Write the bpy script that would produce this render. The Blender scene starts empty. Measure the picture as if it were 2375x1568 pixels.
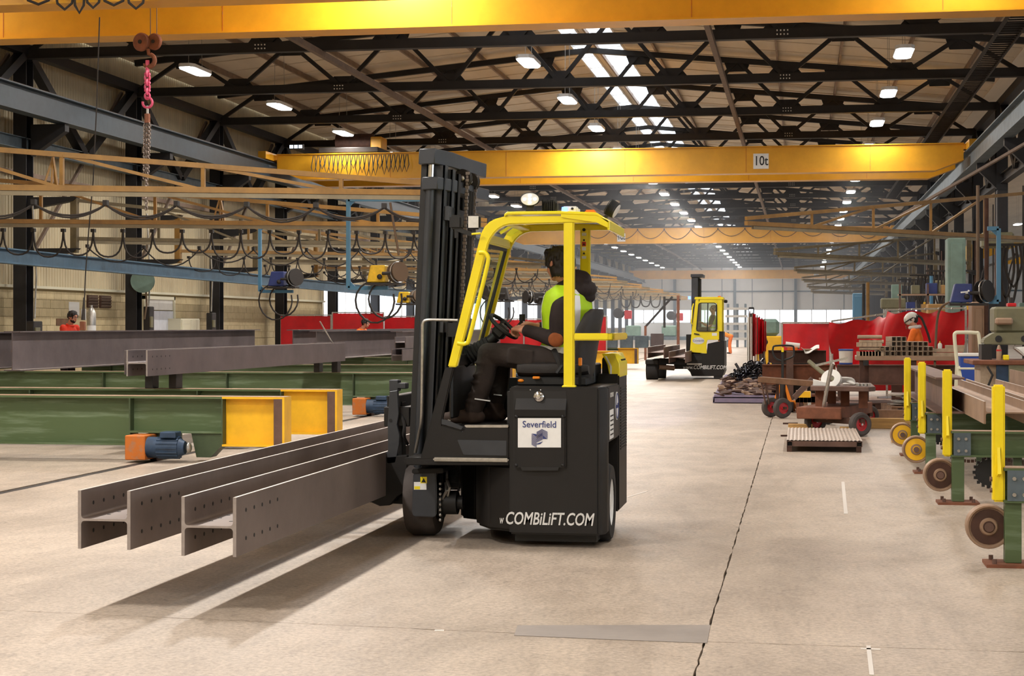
import bpy, bmesh, math, random
from mathutils import Vector, Matrix, Euler
random.seed(7)
S = bpy.context.scene
C = S.collection
PI = math.pi
# ------------------------------------------------------------------ camera
FPX, CXP, HZ, CAMH = 4000.0, 1187.5, 755.0, 1.5
TH = math.atan(668 / FPX)
cs, sn = math.cos(TH), math.sin(TH)
cam = bpy.data.objects.new('camera', bpy.data.cameras.new('camera'))
C.objects.link(cam)
cam.location = (0, 0, CAMH)
cam.rotation_euler = (PI / 2, 0, TH)
cam.data.sensor_width = 36
cam.data.sensor_fit = 'HORIZONTAL'
cam.data.lens = 36 * FPX / 2375
cam.data.shift_y = -(784 - HZ) / 2375
cam.data.clip_end = 1000
S.camera = cam
# ------------------------------------------------------------------ world, exposure
S.view_settings.view_transform = 'Standard'
S.view_settings.look = 'None'
S.view_settings.gamma = 1
S.view_settings.use_curve_mapping = False
S.view_settings.exposure = 0.0
W = bpy.data.worlds.new('world')
S.world = W
W.use_nodes = True
W.node_tree.nodes['Background'].inputs[0].default_value = (0.86, 0.93, 1.0, 1)
W.node_tree.nodes['Background'].inputs[1].default_value = 4.0
LAMP_W, LAMP_MID = 150.0, 560.0
LAMP_COL = (1.0, 0.935, 0.86)
S.cycles.use_denoising = True
S.cycles.max_bounces = 5
S.cycles.diffuse_bounces = 3
S.cycles.glossy_bounces = 2
S.cycles.transmission_bounces = 4
S.cycles.transparent_max_bounces = 12
S.cycles.caustics_reflective = False
S.cycles.caustics_refractive = False
S.cycles.sample_clamp_indirect = 4.0
S.cycles.use_adaptive_sampling = True
S.cycles.adaptive_threshold = 0.05

# ------------------------------------------------------------------ pixel -> place (in the hall's own axes)
def _t(px): return (px - CXP) / FPX
def atd(px, py, d):
    t = _t(px)
    return Vector((d * (t * cs - sn), d * (t * sn + cs), CAMH - (py - HZ) * d / FPX))
def onY(px, py, Y): return atd(px, py, Y / (_t(px) * sn + cs))
def onX(px, py, X): return atd(px, py, X / (_t(px) * cs - sn))
def onZ(px, py, Z=0.0): return atd(px, py, (CAMH - Z) * FPX / (py - HZ))
def V(*a): return Vector(a)

# ------------------------------------------------------------------ materials
MATS = {}
def lin(h):
    r = []
    for i in (0, 2, 4):
        v = int(h[i:i + 2], 16) / 255
        r.append(v / 12.92 if v < .04045 else ((v + .055) / 1.055) ** 2.4)
    return tuple(r) + (1,)
def M(name, hx, rough=.5, metal=0., var=.0, scale=6., bump=0., bscale=60., hx2=None, stretch=(1, 1, 1), coat=0., lo=.35, hi=.7, spec=.5):
    m = bpy.data.materials.new(name); m.use_nodes = True
    nt = m.node_tree; b = nt.nodes['Principled BSDF']; L = nt.links.new
    b.inputs['Roughness'].default_value = rough
    b.inputs['Metallic'].default_value = metal
    b.inputs['Coat Weight'].default_value = coat
    b.inputs['Specular IOR Level'].default_value = spec
    c = lin(hx); b.inputs['Base Color'].default_value = c
    if var or hx2 or bump:
        tc = nt.nodes.new('ShaderNodeTexCoord'); mp = nt.nodes.new('ShaderNodeMapping')
        mp.inputs['Scale'].default_value = stretch
        L(tc.outputs['Object'], mp.inputs[0])
    if var or hx2:
        n = nt.nodes.new('ShaderNodeTexNoise'); n.inputs['Scale'].default_value = scale
        n.inputs['Detail'].default_value = 5; n.inputs['Roughness'].default_value = .65
        L(mp.outputs[0], n.inputs['Vector'])
        r = nt.nodes.new('ShaderNodeValToRGB')
        r.color_ramp.elements[0].position = lo; r.color_ramp.elements[1].position = hi
        c2 = lin(hx2) if hx2 else tuple(min(1, v * (1 + var)) for v in c[:3]) + (1,)
        c1 = c if hx2 else tuple(v * (1 - var) for v in c[:3]) + (1,)
        r.color_ramp.elements[0].color = c1; r.color_ramp.elements[1].color = c2
        L(n.outputs['Fac'], r.inputs[0]); L(r.outputs[0], b.inputs['Base Color'])
    if bump:
        n2 = nt.nodes.new('ShaderNodeTexNoise'); n2.inputs['Scale'].default_value = bscale
        n2.inputs['Detail'].default_value = 3
        L(mp.outputs[0], n2.inputs['Vector'])
        bp = nt.nodes.new('ShaderNodeBump'); bp.inputs['Strength'].default_value = bump
        bp.inputs['Distance'].default_value = .01
        L(n2.outputs['Fac'], bp.inputs['Height']); L(bp.outputs[0], b.inputs['Normal'])
    MATS[name] = m
    return m
def emit(name, col, st):
    m = bpy.data.materials.new(name); m.use_nodes = True
    nt = m.node_tree; nt.nodes.clear()
    e = nt.nodes.new('ShaderNodeEmission'); o = nt.nodes.new('ShaderNodeOutputMaterial')
    e.inputs[0].default_value = tuple(col) + (1,); e.inputs[1].default_value = st
    nt.links.new(e.outputs[0], o.inputs[0])
    MATS[name] = m; return m
def glass(name, tint=(1, 1, 1), refl=.08, haze=0.0):
    m = bpy.data.materials.new(name); m.use_nodes = True
    nt = m.node_tree; nt.nodes.clear(); L = nt.links.new
    o = nt.nodes.new('ShaderNodeOutputMaterial'); mx = nt.nodes.new('ShaderNodeMixShader')
    tr = nt.nodes.new('ShaderNodeBsdfTransparent'); gl = nt.nodes.new('ShaderNodeBsdfGlossy')
    tr.inputs[0].default_value = tuple(tint) + (1,); gl.inputs['Roughness'].default_value = .03
    mx.inputs[0].default_value = refl
    L(tr.outputs[0], mx.inputs[1]); L(gl.outputs[0], mx.inputs[2])
    src = mx
    if haze:
        df = nt.nodes.new('ShaderNodeBsdfTranslucent'); df.inputs[0].default_value = (.9, .9, .9, 1)
        m2 = nt.nodes.new('ShaderNodeMixShader'); m2.inputs[0].default_value = haze
        L(mx.outputs[0], m2.inputs[1]); L(df.outputs[0], m2.inputs[2]); src = m2
    L(src.outputs[0], o.inputs[0])
    MATS[name] = m; return m

# ------------------------------------------------------------------ mesh builder
class MB:
    def __init__(s): s.v = []; s.f = []
    def add(s, vs, fs):
        k = len(s.v); s.v += [Vector(p) for p in vs]; s.f += [tuple(i + k for i in f) for f in fs]; return s
    def box(s, c, size, R=None):
        c = Vector(c); hx, hy, hz = size[0] / 2, size[1] / 2, size[2] / 2
        vs = [Vector((x, y, z)) for x in (-hx, hx) for y in (-hy, hy) for z in (-hz, hz)]
        if R is not None: vs = [R @ p for p in vs]
        return s.add([p + c for p in vs], [(0, 1, 3, 2), (4, 6, 7, 5), (0, 4, 5, 1), (2, 3, 7, 6), (0, 2, 6, 4), (1, 5, 7, 3)])
    def bx(s, x0, x1, y0, y1, z0, z1): return s.box(((x0 + x1) / 2, (y0 + y1) / 2, (z0 + z1) / 2), (abs(x1 - x0), abs(y1 - y0), abs(z1 - z0)))
    def frame(s, p, q, up=(0, 0, 1)):
        d = (Vector(q) - Vector(p)).normalized(); u = Vector(up)
        if abs(d.dot(u)) > .98: u = Vector((0, 1, 0)) if abs(d.y) < .9 else Vector((1, 0, 0))
        a = d.cross(u).normalized(); b = a.cross(d).normalized(); return d, a, b
    def bar(s, p, q, w, h, up=(0, 0, 1)):
        p, q = Vector(p), Vector(q); d, a, b = s.frame(p, q, up)
        vs = [o + a * (i * w / 2) + b * (j * h / 2) for o in (p, q) for i, j in ((-1, -1), (1, -1), (1, 1), (-1, 1))]
        return s.add(vs, [(0, 1, 2, 3), (7, 6, 5, 4), (0, 4, 5, 1), (1, 5, 6, 2), (2, 6, 7, 3), (3, 7, 4, 0)])
    def poly(s, pts, vec):                      # prism: polygon swept by vec
        n = len(pts); vec = Vector(vec); a = [Vector(p) for p in pts]
        return s.add(a + [p + vec for p in a], [tuple(range(n))[::-1], tuple(range(n, 2 * n))] + [(i, (i + 1) % n, n + (i + 1) % n, n + i) for i in range(n)])
    def sec(s, prof, p, q, up=(0, 0, 1)):       # profile (a,b) swept from p to q
        p, q = Vector(p), Vector(q); d, a, b = s.frame(p, q, up)
        return s.poly([p + a * x + b * y for x, y in prof], q - p)
    def cyl(s, p, q, r, r2=None, n=12, cap=True):
        p, q = Vector(p), Vector(q); r2 = r if r2 is None else r2; d, a, b = s.frame(p, q)
        vs = [o + (a * math.cos(2 * PI * i / n) + b * math.sin(2 * PI * i / n)) * rr for o, rr in ((p, r), (q, r2)) for i in range(n)]
        fs = [(i, (i + 1) % n, n + (i + 1) % n, n + i) for i in range(n)]
        if cap: fs += [tuple(range(n))[::-1], tuple(range(n, 2 * n))]
        return s.add(vs, fs)
    def lathe(s, prof, p, axis, n=20):          # prof: (r, t) along axis from p
        p = Vector(p); d, a, b = s.frame(p, p + Vector(axis)); vs = []; fs = []
        for r, t in prof:
            for i in range(n):
                an = 2 * PI * i / n; vs.append(p + d * t + (a * math.cos(an) + b * math.sin(an)) * r)
        for k in range(len(prof) - 1):
            for i in range(n): fs.append((k * n + i, k * n + (i + 1) % n, (k + 1) * n + (i + 1) % n, (k + 1) * n + i))
        ring = prof[0] == prof[-1]
        if prof[0][0] > 1e-5 and not ring: fs.append(tuple(range(n))[::-1])
        if prof[-1][0] > 1e-5 and not ring: fs.append(tuple((len(prof) - 1) * n + i for i in range(n)))
        return s.add(vs, fs)
    def tube(s, pts, r, n=6, closed=False, rs=None):
        pts = [Vector(p) for p in pts]; m = len(pts); vs = []; fs = []
        prev = None
        for i, p in enumerate(pts):
            d = (pts[(i + 1) % m] - pts[i - 1]) if closed else (pts[min(i + 1, m - 1)] - pts[max(i - 1, 0)])
            d = d.normalized() if d.length > 1e-9 else Vector((0, 0, 1))
            if prev is None:
                u = Vector((0, 0, 1)) if abs(d.z) < .9 else Vector((0, 1, 0)); a = d.cross(u).normalized()
            else:
                a = prev - d * prev.dot(d); a = a.normalized() if a.length > 1e-6 else d.orthogonal().normalized()
            prev = a; b = d.cross(a); rr = rs[i] if rs else r
            vs += [p + (a * math.cos(2 * PI * k / n) + b * math.sin(2 * PI * k / n)) * rr for k in range(n)]
        for i in range(m if closed else m - 1):
            j = (i + 1) % m
            fs += [(i * n + k, i * n + (k + 1) % n, j * n + (k + 1) % n, j * n + k) for k in range(n)]
        if not closed: fs += [tuple(range(n))[::-1], tuple((m - 1) * n + k for k in range(n))]
        return s.add(vs, fs)
    def ring(s, c, R, r, axis, n=24, m=6):
        c = Vector(c); d, a, b = s.frame(c, c + Vector(axis))
        return s.tube([c + (a * math.cos(2 * PI * i / n) + b * math.sin(2 * PI * i / n)) * R for i in range(n)], r, m, True)
    def ball(s, c, rad, n=10, m=6, R=None):
        c = Vector(c); rad = rad if hasattr(rad, '__len__') else (rad,) * 3; vs = []; fs = []
        for j in range(m + 1):
            ph = PI * j / m
            for i in range(n):
                p = Vector((rad[0] * math.sin(ph) * math.cos(2 * PI * i / n), rad[1] * math.sin(ph) * math.sin(2 * PI * i / n), rad[2] * math.cos(ph)))
                vs.append(c + (R @ p if R is not None else p))
        for j in range(m):
            for i in range(n): fs.append((j * n + i, (j + 1) * n + i, (j + 1) * n + (i + 1) % n, j * n + (i + 1) % n))
        return s.add(vs, fs)
    def loft(s, rings, cap=True):
        n = len(rings[0]); vs = [Vector(p) for r in rings for p in r]
        fs = [(k * n + i, k * n + (i + 1) % n, (k + 1) * n + (i + 1) % n, (k + 1) * n + i) for k in range(len(rings) - 1) for i in range(n)]
        if cap: fs += [tuple(range(n))[::-1], tuple((len(rings) - 1) * n + i for i in range(n))]
        return s.add(vs, fs)
    def grid(s, fn, nu, nv, closed_u=False):
        vs = [Vector(fn(i / nu, j / nv)) for j in range(nv + 1) for i in range(nu + 1)]
        return s.add(vs, [(j * (nu + 1) + i, j * (nu + 1) + i + 1, (j + 1) * (nu + 1) + i + 1, (j + 1) * (nu + 1) + i) for j in range(nv) for i in range(nu)])
    def move(s, Mx): s.v = [Mx @ p for p in s.v]; return s
    def build(s, name, mat, parent=None, smooth=False, bevel=0., seg=1, label=None, weld=False, remesh=None, sm_it=0, thick=0.):
        me = bpy.data.meshes.new(name); me.from_pydata([tuple(p) for p in s.v], [], s.f)
        bm = bmesh.new(); bm.from_mesh(me)
        if weld: bmesh.ops.remove_doubles(bm, verts=bm.verts, dist=weld if weld is not True else 1e-5)
        if not thick: bmesh.ops.recalc_face_normals(bm, faces=bm.faces)
        if bevel:
            es = [e for e in bm.edges if len(e.link_faces) == 2 and e.calc_face_angle(0) > .5]
            bmesh.ops.bevel(bm, geom=es, offset=bevel, segments=seg, affect='EDGES', clamp_overlap=True)
        bm.to_mesh(me); bm.free()
        if remesh or thick:
            o = bpy.data.objects.new('tmp', me); C.objects.link(o)
            if remesh:
                r = o.modifiers.new('r', 'REMESH'); r.mode = 'VOXEL'; r.voxel_size = remesh
                if sm_it:
                    r = o.modifiers.new('s', 'SMOOTH'); r.iterations = sm_it; r.factor = .5
            if thick:
                r = o.modifiers.new('t', 'SOLIDIFY'); r.thickness = thick; r.offset = 0
            m2 = bpy.data.meshes.new_from_object(o.evaluated_get(bpy.context.evaluated_depsgraph_get()))
            bpy.data.objects.remove(o); me = m2; me.name = name
        me.materials.clear(); me.materials.append(MATS[mat] if isinstance(mat, str) else mat)
        if smooth or remesh:
            me.polygons.foreach_set('use_smooth', [True] * len(me.polygons))
            if not remesh: 
                try: me.set_sharp_from_angle(angle=.7)
                except Exception: pass
        return link(name, me, parent, label)
def link(name, me, parent=None, label=None):
    o = bpy.data.objects.new(name, me); C.objects.link(o)
    if parent is not None:
        o.parent = parent
        w = Vector((0, 0, 0)); p = parent
        while p is not None: w += p.location; p = p.parent
        o.location = -w
    else:
        n = len(me.vertices)
        if n:
            co = [0.] * (3 * n); me.vertices.foreach_get('co', co)
            c = Vector(((min(co[0::3]) + max(co[0::3])) / 2, (min(co[1::3]) + max(co[1::3])) / 2, min(co[2::3])))
            me.transform(Matrix.Translation(-c)); o.location = c
    if label: o['label'] = label
    return o
def tag(o, label, cat, group=None, kind=None):
    o['label'] = label
    if cat: o['category'] = cat
    if group: o['group'] = group
    if kind: o['kind'] = kind
    return o
def thing(name, label, cat, loc, group=None):
    o = bpy.data.objects.new(name, None); C.objects.link(o); o.empty_display_size = .1
    o.location = loc; return tag(o, label, cat, group)
def struct(o, label=None):
    o['kind'] = 'structure'
    if label: o['label'] = label
    return o
def dup(o, loc=None, rotz=None, label=None, group=None, parent=None):
    r = o.copy(); C.objects.link(r)
    if parent is not None: r.parent = parent
    if loc is not None: r.location = loc
    if rotz is not None: r.rotation_euler = (0, 0, rotz)
    if label: r['label'] = label
    if group: r['group'] = group
    for ch in list(o.children): dup(ch, parent=r)
    return r
def again(o, off, parent):                       # one more piece sharing o's mesh, moved by off
    r = o.copy(); C.objects.link(r); r.parent = parent; r.location = o.location + Vector(off); return r
def ibeam(mb, p, q, h, w, tf, tw, up=(0, 0, 1)):
    a = w / 2; b = h / 2
    return mb.sec([(-a, -b), (a, -b), (a, -b + tf), (tw / 2, -b + tf), (tw / 2, b - tf), (a, b - tf), (a, b), (-a, b), (-a, b - tf), (-tw / 2, b - tf), (-tw / 2, -b + tf), (-a, -b + tf)], p, q, up)
def text(s, size, org, ux, uy, mat, parent, name='lettering', depth=.003, shear=0., bold=0., align='CENTER', label=None, sx=1.):
    cu = bpy.data.curves.new('t', 'FONT'); cu.body = s; cu.size = size; cu.shear = shear; cu.offset = bold * size
    cu.align_x = align; cu.align_y = 'CENTER'; cu.extrude = depth / 2; cu.resolution_u = 3
    o = bpy.data.objects.new('t', cu); C.objects.link(o)
    me = bpy.data.meshes.new_from_object(o.evaluated_get(bpy.context.evaluated_depsgraph_get()))
    bpy.data.objects.remove(o)
    ux = Vector(ux).normalized(); uy = Vector(uy).normalized(); uz = ux.cross(uy)
    R = Matrix((ux, uy, uz)).transposed().to_4x4()
    me.transform(Matrix.Translation(Vector(org)) @ R @ Matrix.Diagonal((sx, 1, 1, 1)))
    me.materials.clear(); me.materials.append(MATS[mat]); me.name = name
    return link(name, me, parent, label)
ORD = 'first second third fourth fifth sixth seventh eighth ninth tenth eleventh twelfth thirteenth fourteenth fifteenth sixteenth seventeenth eighteenth nineteenth twentieth'.split() + ['twenty-first', 'twenty-second', 'twenty-third', 'twenty-fourth', 'twenty-fifth']
def sag(p, q, drop, n=8):
    p, q = Vector(p), Vector(q)
    return [p.lerp(q, i / n) - Vector((0, 0, drop * 4 * (i / n) * (1 - i / n))) for i in range(n + 1)]

# ------------------------------------------------------------------ material list
M('steel_dark', '2a2624', .6, .2, .3, 3)
M('truss_steel', '26221f', .65, .2, .25, 2)
M('tie_brown', '6f5d4f', .7, 0, .2, 3)
M('column_black', '1d1c1f', .6, .1, .3, 2)
M('roof_sheet', 'd6c8b2', .7, 0, .12, .6, 0, 60, None, (1, .15, 1))
M('purlin', '8a7462', .6, .1, .2, 2)
M('cladding', 'cdbf9f', .6, 0, .14, 1.2, 0, 60, None, (1, 1, .15))
M('cladding_white', 'dcd8d2', .6, 0, .06, .5)
M('block', 'c9b78f', .85, 0, .10, 5, .2, 50)
M('mortar', 'a8966f', .9)
M('crane_paint', 'dfa224', .38, 0, .10, 1.2, .05, 8)
M('jib_paint', '8f692f', .5, 0, .22, 3)
M('jib_old', '64563a', .6, 0, .25, 4)
M('low_blue', '4a6a80', .5, .1, .2, 3)
M('joint_fill', '5d534b', .9)
M('rail_blue', '2c3a44', .5, .1, .2, 3)
M('rail_grey', '5d6a72', .55, .3, .25, 3)
M('rail_beige', '857960', .6, .1, .15, 3)
M('cable', '2a2420', .7)
M('cable_tan', '6b5846', .7)
M('yellow_truck', 'f0dc14', .33, 0, .03, 4, coat=.3)
M('truck_black', '191716', .5, 0, .10, 6, .06, 220, spec=.35)
M('truck_dark', '121111', .55)
M('mast_grey', '383b40', .42, .25, .12, 5)
M('chrome', 'c8c8c8', .18, 1)
M('alu', 'b5b2ac', .38, .9, .15, 30)
M('rubber', '232121', .85, 0, .2, 10, .15, 80)
M('tyre_grey', '4a4340', .85, 0, .2, 8)
M('white_paint', 'e6e6e2', .5)
M('sticker_white', 'e8e8e6', .5, 0, .05, 9)
M('navy', '2c3a78', .5)
M('ink', '161616', .6)
M('decal_grey', 'd9d9d7', .5, 0, .1, 20)
M('beam_steel', '7b6d66', .5, .3, .14, 2.5, .04, 120)
M('painted_highlight', 'd2c8c0', .4, .2, .15, 20)  # pale colour for highlights painted along steel edges
M('girder_steel', '63595a', .5, .3, .2, 1.6)
M('green_paint', '4d5f3c', .5, 0, 0, 4.5, .05, 40, '83947a', (.22, 1, 2.6), lo=.5, hi=.82)
M('green_dark', '3c4a30', .55, 0, .25, 3)
M('scratch', '8fc79a', .6)
M('yellow_paint', 'efb81c', .45, 0, .10, 4)
M('post_yellow', 'f2d915', .42, 0, .05, 5)
M('rust', '7a4a33', .75, .1, .3, 5)
M('rust_dark', '4d3328', .75, .15, .3, 5)
M('rust_steel', '6a5147', .6, .3, .25, 4)
M('orange_box', 'bb661c', .6, 0, .2, 14, 0, 60, '94745c', lo=.5, hi=.75)
M('motor_blue', '2a3f58', .45, .1, .3, 8)
M('red_screen', 'bd101a', .38, 0, .16, 2.5)
M('red_hub', 'b3262c', .5)
M('timber', 'c99f63', .8, 0, .25, 4, .1, 30, None, (.3, 3, 3))
M('timber_dark', '6d4f38', .85, 0, .3, 5)
M('tube_steel', 'b09a82', .5, .3, .2, 6)
M('plate_lav', '8d84a0', .45, .5, .15, 4)
M('tan_steel', '9c8069', .55, .25, .15, 3)
M('white_plastic', 'dedbd4', .5, 0, .05, 4)
M('blue_plastic', '24469a', .5)
M('skin', 'c98d72', .55)
M('hair', '1c1411', .6, 0, .3, 40)
M('hivis', 'b9e21a', .65, 0, .08, 8)
M('reflect', 'eef0f2', .35)
M('hoodie', '261c1c', .9, 0, .15, 12, .15, 90)
M('trouser', '2f2622', .9, 0, .25, 10, .2, 60)
M('boot', '3a2b22', .8)
M('patch_brown', '8a4a22', .9, 0, .15, 20)
M('saw_cut', '9a908a', .5, .2, .12, 20)
M('coverall', 'f2741a', .7, 0, .1, 8)
M('coverall_red', 'ee3d1e', .7, 0, .1, 8)
M('seat_black', '24201f', .6, 0, .15, 8, .12, 120)
M('orange_plastic', 'f08a18', .45)
M('amber', 'f27a18', .3)
M('feeder_blue', '2c3a72', .5, 0, .12, 6)
M('hanger_blue', '4a7c9c', .45)
M('feeder_yellow', 'e0b524', .5, 0, .2, 8)
M('pink', 'c8496f', .5)
M('chain', '8b8078', .4, .8)
M('machine_green', '706c52', .55, 0, .15, 5)
M('machine_pale', '748d82', .55, 0, .15, 3)
M('door_pale', 'cfd2da', .55, 0, .08, 3)
M('cream', 'd8d2b8', .55)
M('paper', 'e2e0da', .8)
M('patch_grey', '8c837c', .7, 0, .1, 3)
M('line_white', 'cfc8c0', .7)
M('card', 'a98452', .85)
M('orange_top', 'f5951f', .7, 0, .08, 8)
M('plate_rib', 'a8988a', .5, .2, .15, 9)
M('clamp_shine', '3a3a3e', .22, .85, .3, 9)
emit('lamp_glow', (.93, .97, 1.0), 14)
emit('led', (.8, .9, 1.0), 2.2)
emit('blue_led', (.1, .2, 1.0), 6)
glass('pane', (.97, .99, 1), .06)
glass('pane_frost', (.97, .98, 1), .05, .12)
glass('cab_glass', (.86, .92, .88), .10)
glass('visor', (.75, .7, .6), .15)
def floor_mat():
    m = bpy.data.materials.new('concrete'); m.use_nodes = True
    nt = m.node_tree; b = nt.nodes['Principled BSDF']; L = nt.links.new
    tc = nt.nodes.new('ShaderNodeTexCoord')
    def nz(sc, det, stretch=(1, 1, 1), dist=0.):
        mp = nt.nodes.new('ShaderNodeMapping'); mp.inputs['Scale'].default_value = stretch
        L(tc.outputs['Object'], mp.inputs[0])
        n = nt.nodes.new('ShaderNodeTexNoise'); n.inputs['Scale'].default_value = sc; n.inputs['Detail'].default_value = det
        n.inputs['Roughness'].default_value = .7; n.inputs['Distortion'].default_value = dist
        L(mp.outputs[0], n.inputs['Vector']); return n.outputs['Fac']
    def ramp(src, p0, c0, p1, c1):
        r = nt.nodes.new('ShaderNodeValToRGB'); r.color_ramp.elements[0].position = p0; r.color_ramp.elements[1].position = p1
        r.color_ramp.elements[0].color = c0; r.color_ramp.elements[1].color = c1; L(src, r.inputs[0]); return r.outputs[0]
    def mult(a, bb, fac=1.):
        x = nt.nodes.new('ShaderNodeMix'); x.data_type = 'RGBA'; x.blend_type = 'MULTIPLY'; x.inputs[0].default_value = fac
        L(a, x.inputs[6]); L(bb, x.inputs[7]); return x.outputs[2]
    base = ramp(nz(.55, 8, (1, 1, 1), .6), .35, lin('a29588'), .68, lin('bfb1a3'))
    g = lambda v: (v, v * .99, v * .975, 1)
    a = mult(base, ramp(nz(38, 6), .36, g(.66), .62, g(1.08)))
    a = mult(a, ramp(nz(1.1, 6, (1.6, .45, 1), 1.2), .32, g(.80), .56, g(1.04)))
    a = mult(a, ramp(nz(7, 8, (1, 1, 1), 2), .30, g(.72), .46, g(1)))
    L(a, b.inputs['Base Color'])
    r = nt.nodes.new('ShaderNodeMapRange'); r.inputs[3].default_value = .36; r.inputs[4].default_value = .62
    L(nz(2.5, 5), r.inputs[0]); L(r.outputs[0], b.inputs['Roughness'])
    bp = nt.nodes.new('ShaderNodeBump'); bp.inputs['Strength'].default_value = .12; bp.inputs['Distance'].default_value = .01
    L(nz(60, 4), bp.inputs['Height']); L(bp.outputs[0], b.inputs['Normal'])
    MATS['concrete'] = m
floor_mat()
# ================================================================== the hall shell
XL, XR, XM = -19.6, 6.2, -6.65
YB = 203.0
BAY = [40.3 + 7.2 * i for i in range(23)]
def roofz(x, xm=XM): return 10.55 - .096 * abs(x - xm)
def wob(p, q, step, amp):
    p, q = Vector(p), Vector(q); n = max(1, int((q - p).length / step)); d = (q - p).normalized(); nn = Vector((-d.y, d.x, 0)); out = []
    for i in range(n):
        e = 0 if i == 0 else random.uniform(-1, 1) * amp * (2.2 if random.random() < .06 else 1)
        out.append(p.lerp(q, i / n) + nn * e)
    return out
fl = MB().bx(XL - .3, 34, -12, YB + 1, -.12, -.03).build('floor', 'joint_fill'); struct(fl, 'pale worn concrete floor of the fabrication hall')
def slab(x0, x1, ya0, ya1, yb0, yb1, step=.09, amp=.004):
    g = .0045
    pts = wob((x0 + g, ya0 + g, 0), (x1 - g, ya1 + g, 0), step, amp) + wob((x1 - g, ya1 + g, 0), (x1 - g, yb1 - g, 0), step, amp) \
        + wob((x1 - g, yb1 - g, 0), (x0 + g, yb0 - g, 0), step, amp) + wob((x0 + g, yb0 - g, 0), (x0 + g, ya0 + g, 0), step, amp)
    MB().poly([p - Vector((0, 0, .05)) for p in pts], (0, 0, .05)).build('slab', 'concrete', fl)
XS = [XL - .2, -7.13, -.446, 7.0, 33.5]
for k in range(4):
    x0, x1 = XS[k], XS[k + 1]
    if k == 1: x0 = -7.02
    j = [8.9, 8.75, 8.22, 8.12, 8.0]
    slab(x0, x1, -11.5, -11.5, j[k], j[k + 1])
    slab(x0, x1, j[k], j[k + 1], 20.4 if k > 1 else 31, 20.4 if k > 1 else 31, .12)
    slab(x0, x1, 20.4 if k > 1 else 31, 20.4 if k > 1 else 31, 62, 62, .3)
    slab(x0, x1, 62, 62, 128, 128, 2, 0)
    slab(x0, x1, 128, 128, YB, YB, 2, 0)
o = MB().poly([(-3.1 + random.uniform(-.01, .01) + k * .0, 0, 0) for k in range(0)] or
    [onZ(1200, 1451, .001), onZ(1648, 1450, .001), onZ(1640, 1492, .001), onZ(1400, 1483, .001), onZ(1192, 1474, .001)], (0, 0, .0015)).build('repair_patch', 'patch_grey', fl)
ml = MB()
for a, b_, w in (((1452, 1003), (1640, 1008), .05), ((1450, 916), (1642, 921), .06)):
    ml.bar(onZ(*a) + V(0, 0, .001), onZ(*b_) + V(0, 0, .001), w, .004)
for a, b_, w in (((1955, 1118), (1962, 1192), .03), ((2014, 1498), (2022, 1566), .02), ((1996, 1505), (2042, 1507), .03), ((1008, 1463), (1030, 1463), .03), ((1450, 1155), (1500, 1140), .02)): ml.bar(onZ(*a) + V(0, 0, .001), onZ(*b_) + V(0, 0, .001), w, .003)
ml.build('painted_line', 'line_white', fl)
rl = MB().bx(-7.115, -7.035, -11, 70, -.03, -.004).build('trim_1', 'steel_dark'); struct(rl, 'flush steel rail sunk in the floor under the green carriers')

# ---- roofs
def roof(xm, half, name, ridge_open):
    m = MB()
    for sgn in (-1, 1):
        xs = [(-.62 if sgn < 0 else 1.05) if ridge_open else 0, sgn * half]
        a, b_ = xm + xs[0], xm + xs[1]
        for x0, x1 in ((a, b_),):
            m.poly([(x0, -12, roofz(x0, xm)), (x1, -12, roofz(x1, xm)), (x1, -12, roofz(x1, xm) + .06), (x0, -12, roofz(x0, xm) + .06)], (0, YB + 13, 0))
    if ridge_open:                                # opaque ridge between and beyond the two glazed strips
        m.poly([(xm - .1, -12, roofz(xm) - .0), (xm + .1, -12, roofz(xm)), (xm + .1, -12, roofz(xm) + .1), (xm - .1, -12, roofz(xm) + .1)], (0, YB + 13, 0))
    return struct(m.build(name, 'roof_sheet'), 'tan sheet roof liner over purlins')
ce = roof(XM, 12.9, 'ceiling', True)
ce2 = roof(19.3, 13.1, 'ceiling.001', False); ce2['label'] = 'sheet roof of the next bay beyond the columns'
# sheet side laps: shallow ribs running down the slope, joined as one part
lap = MB()
for k in range(60):
    y = 34 + k * 1.8
    for sgn in (-1, 1):
        a, b_ = XM + (1.05 if sgn > 0 else -.62), XM + sgn * 12.8
        lap.bar((a, y, roofz(a) - .01), (b_, y, roofz(b_) - .01), .03, .03)
lo = lap.build('sheet_lap', 'roof_sheet', ce); lo['kind'] = 'stuff'
p0 = None
for i in range(-6, 8):
    x = XM + .25 + i * 1.9 if i >= 0 else XM + .35 + i * 1.9
    if abs(x - XM) > 12.7: continue
    if p0 is None:
        p0 = MB().sec([(-.03, -.09), (.03, -.09), (.03, -.07), (-.01, -.07), (-.01, .09), (-.03, .09)], (x, -12, roofz(x) - .10), (x, YB, roofz(x) - .10)).build('purlin', 'purlin', ce); px0 = x
    else: again(p0, (x - px0, 0, roofz(x) - roofz(px0)), ce)
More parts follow.
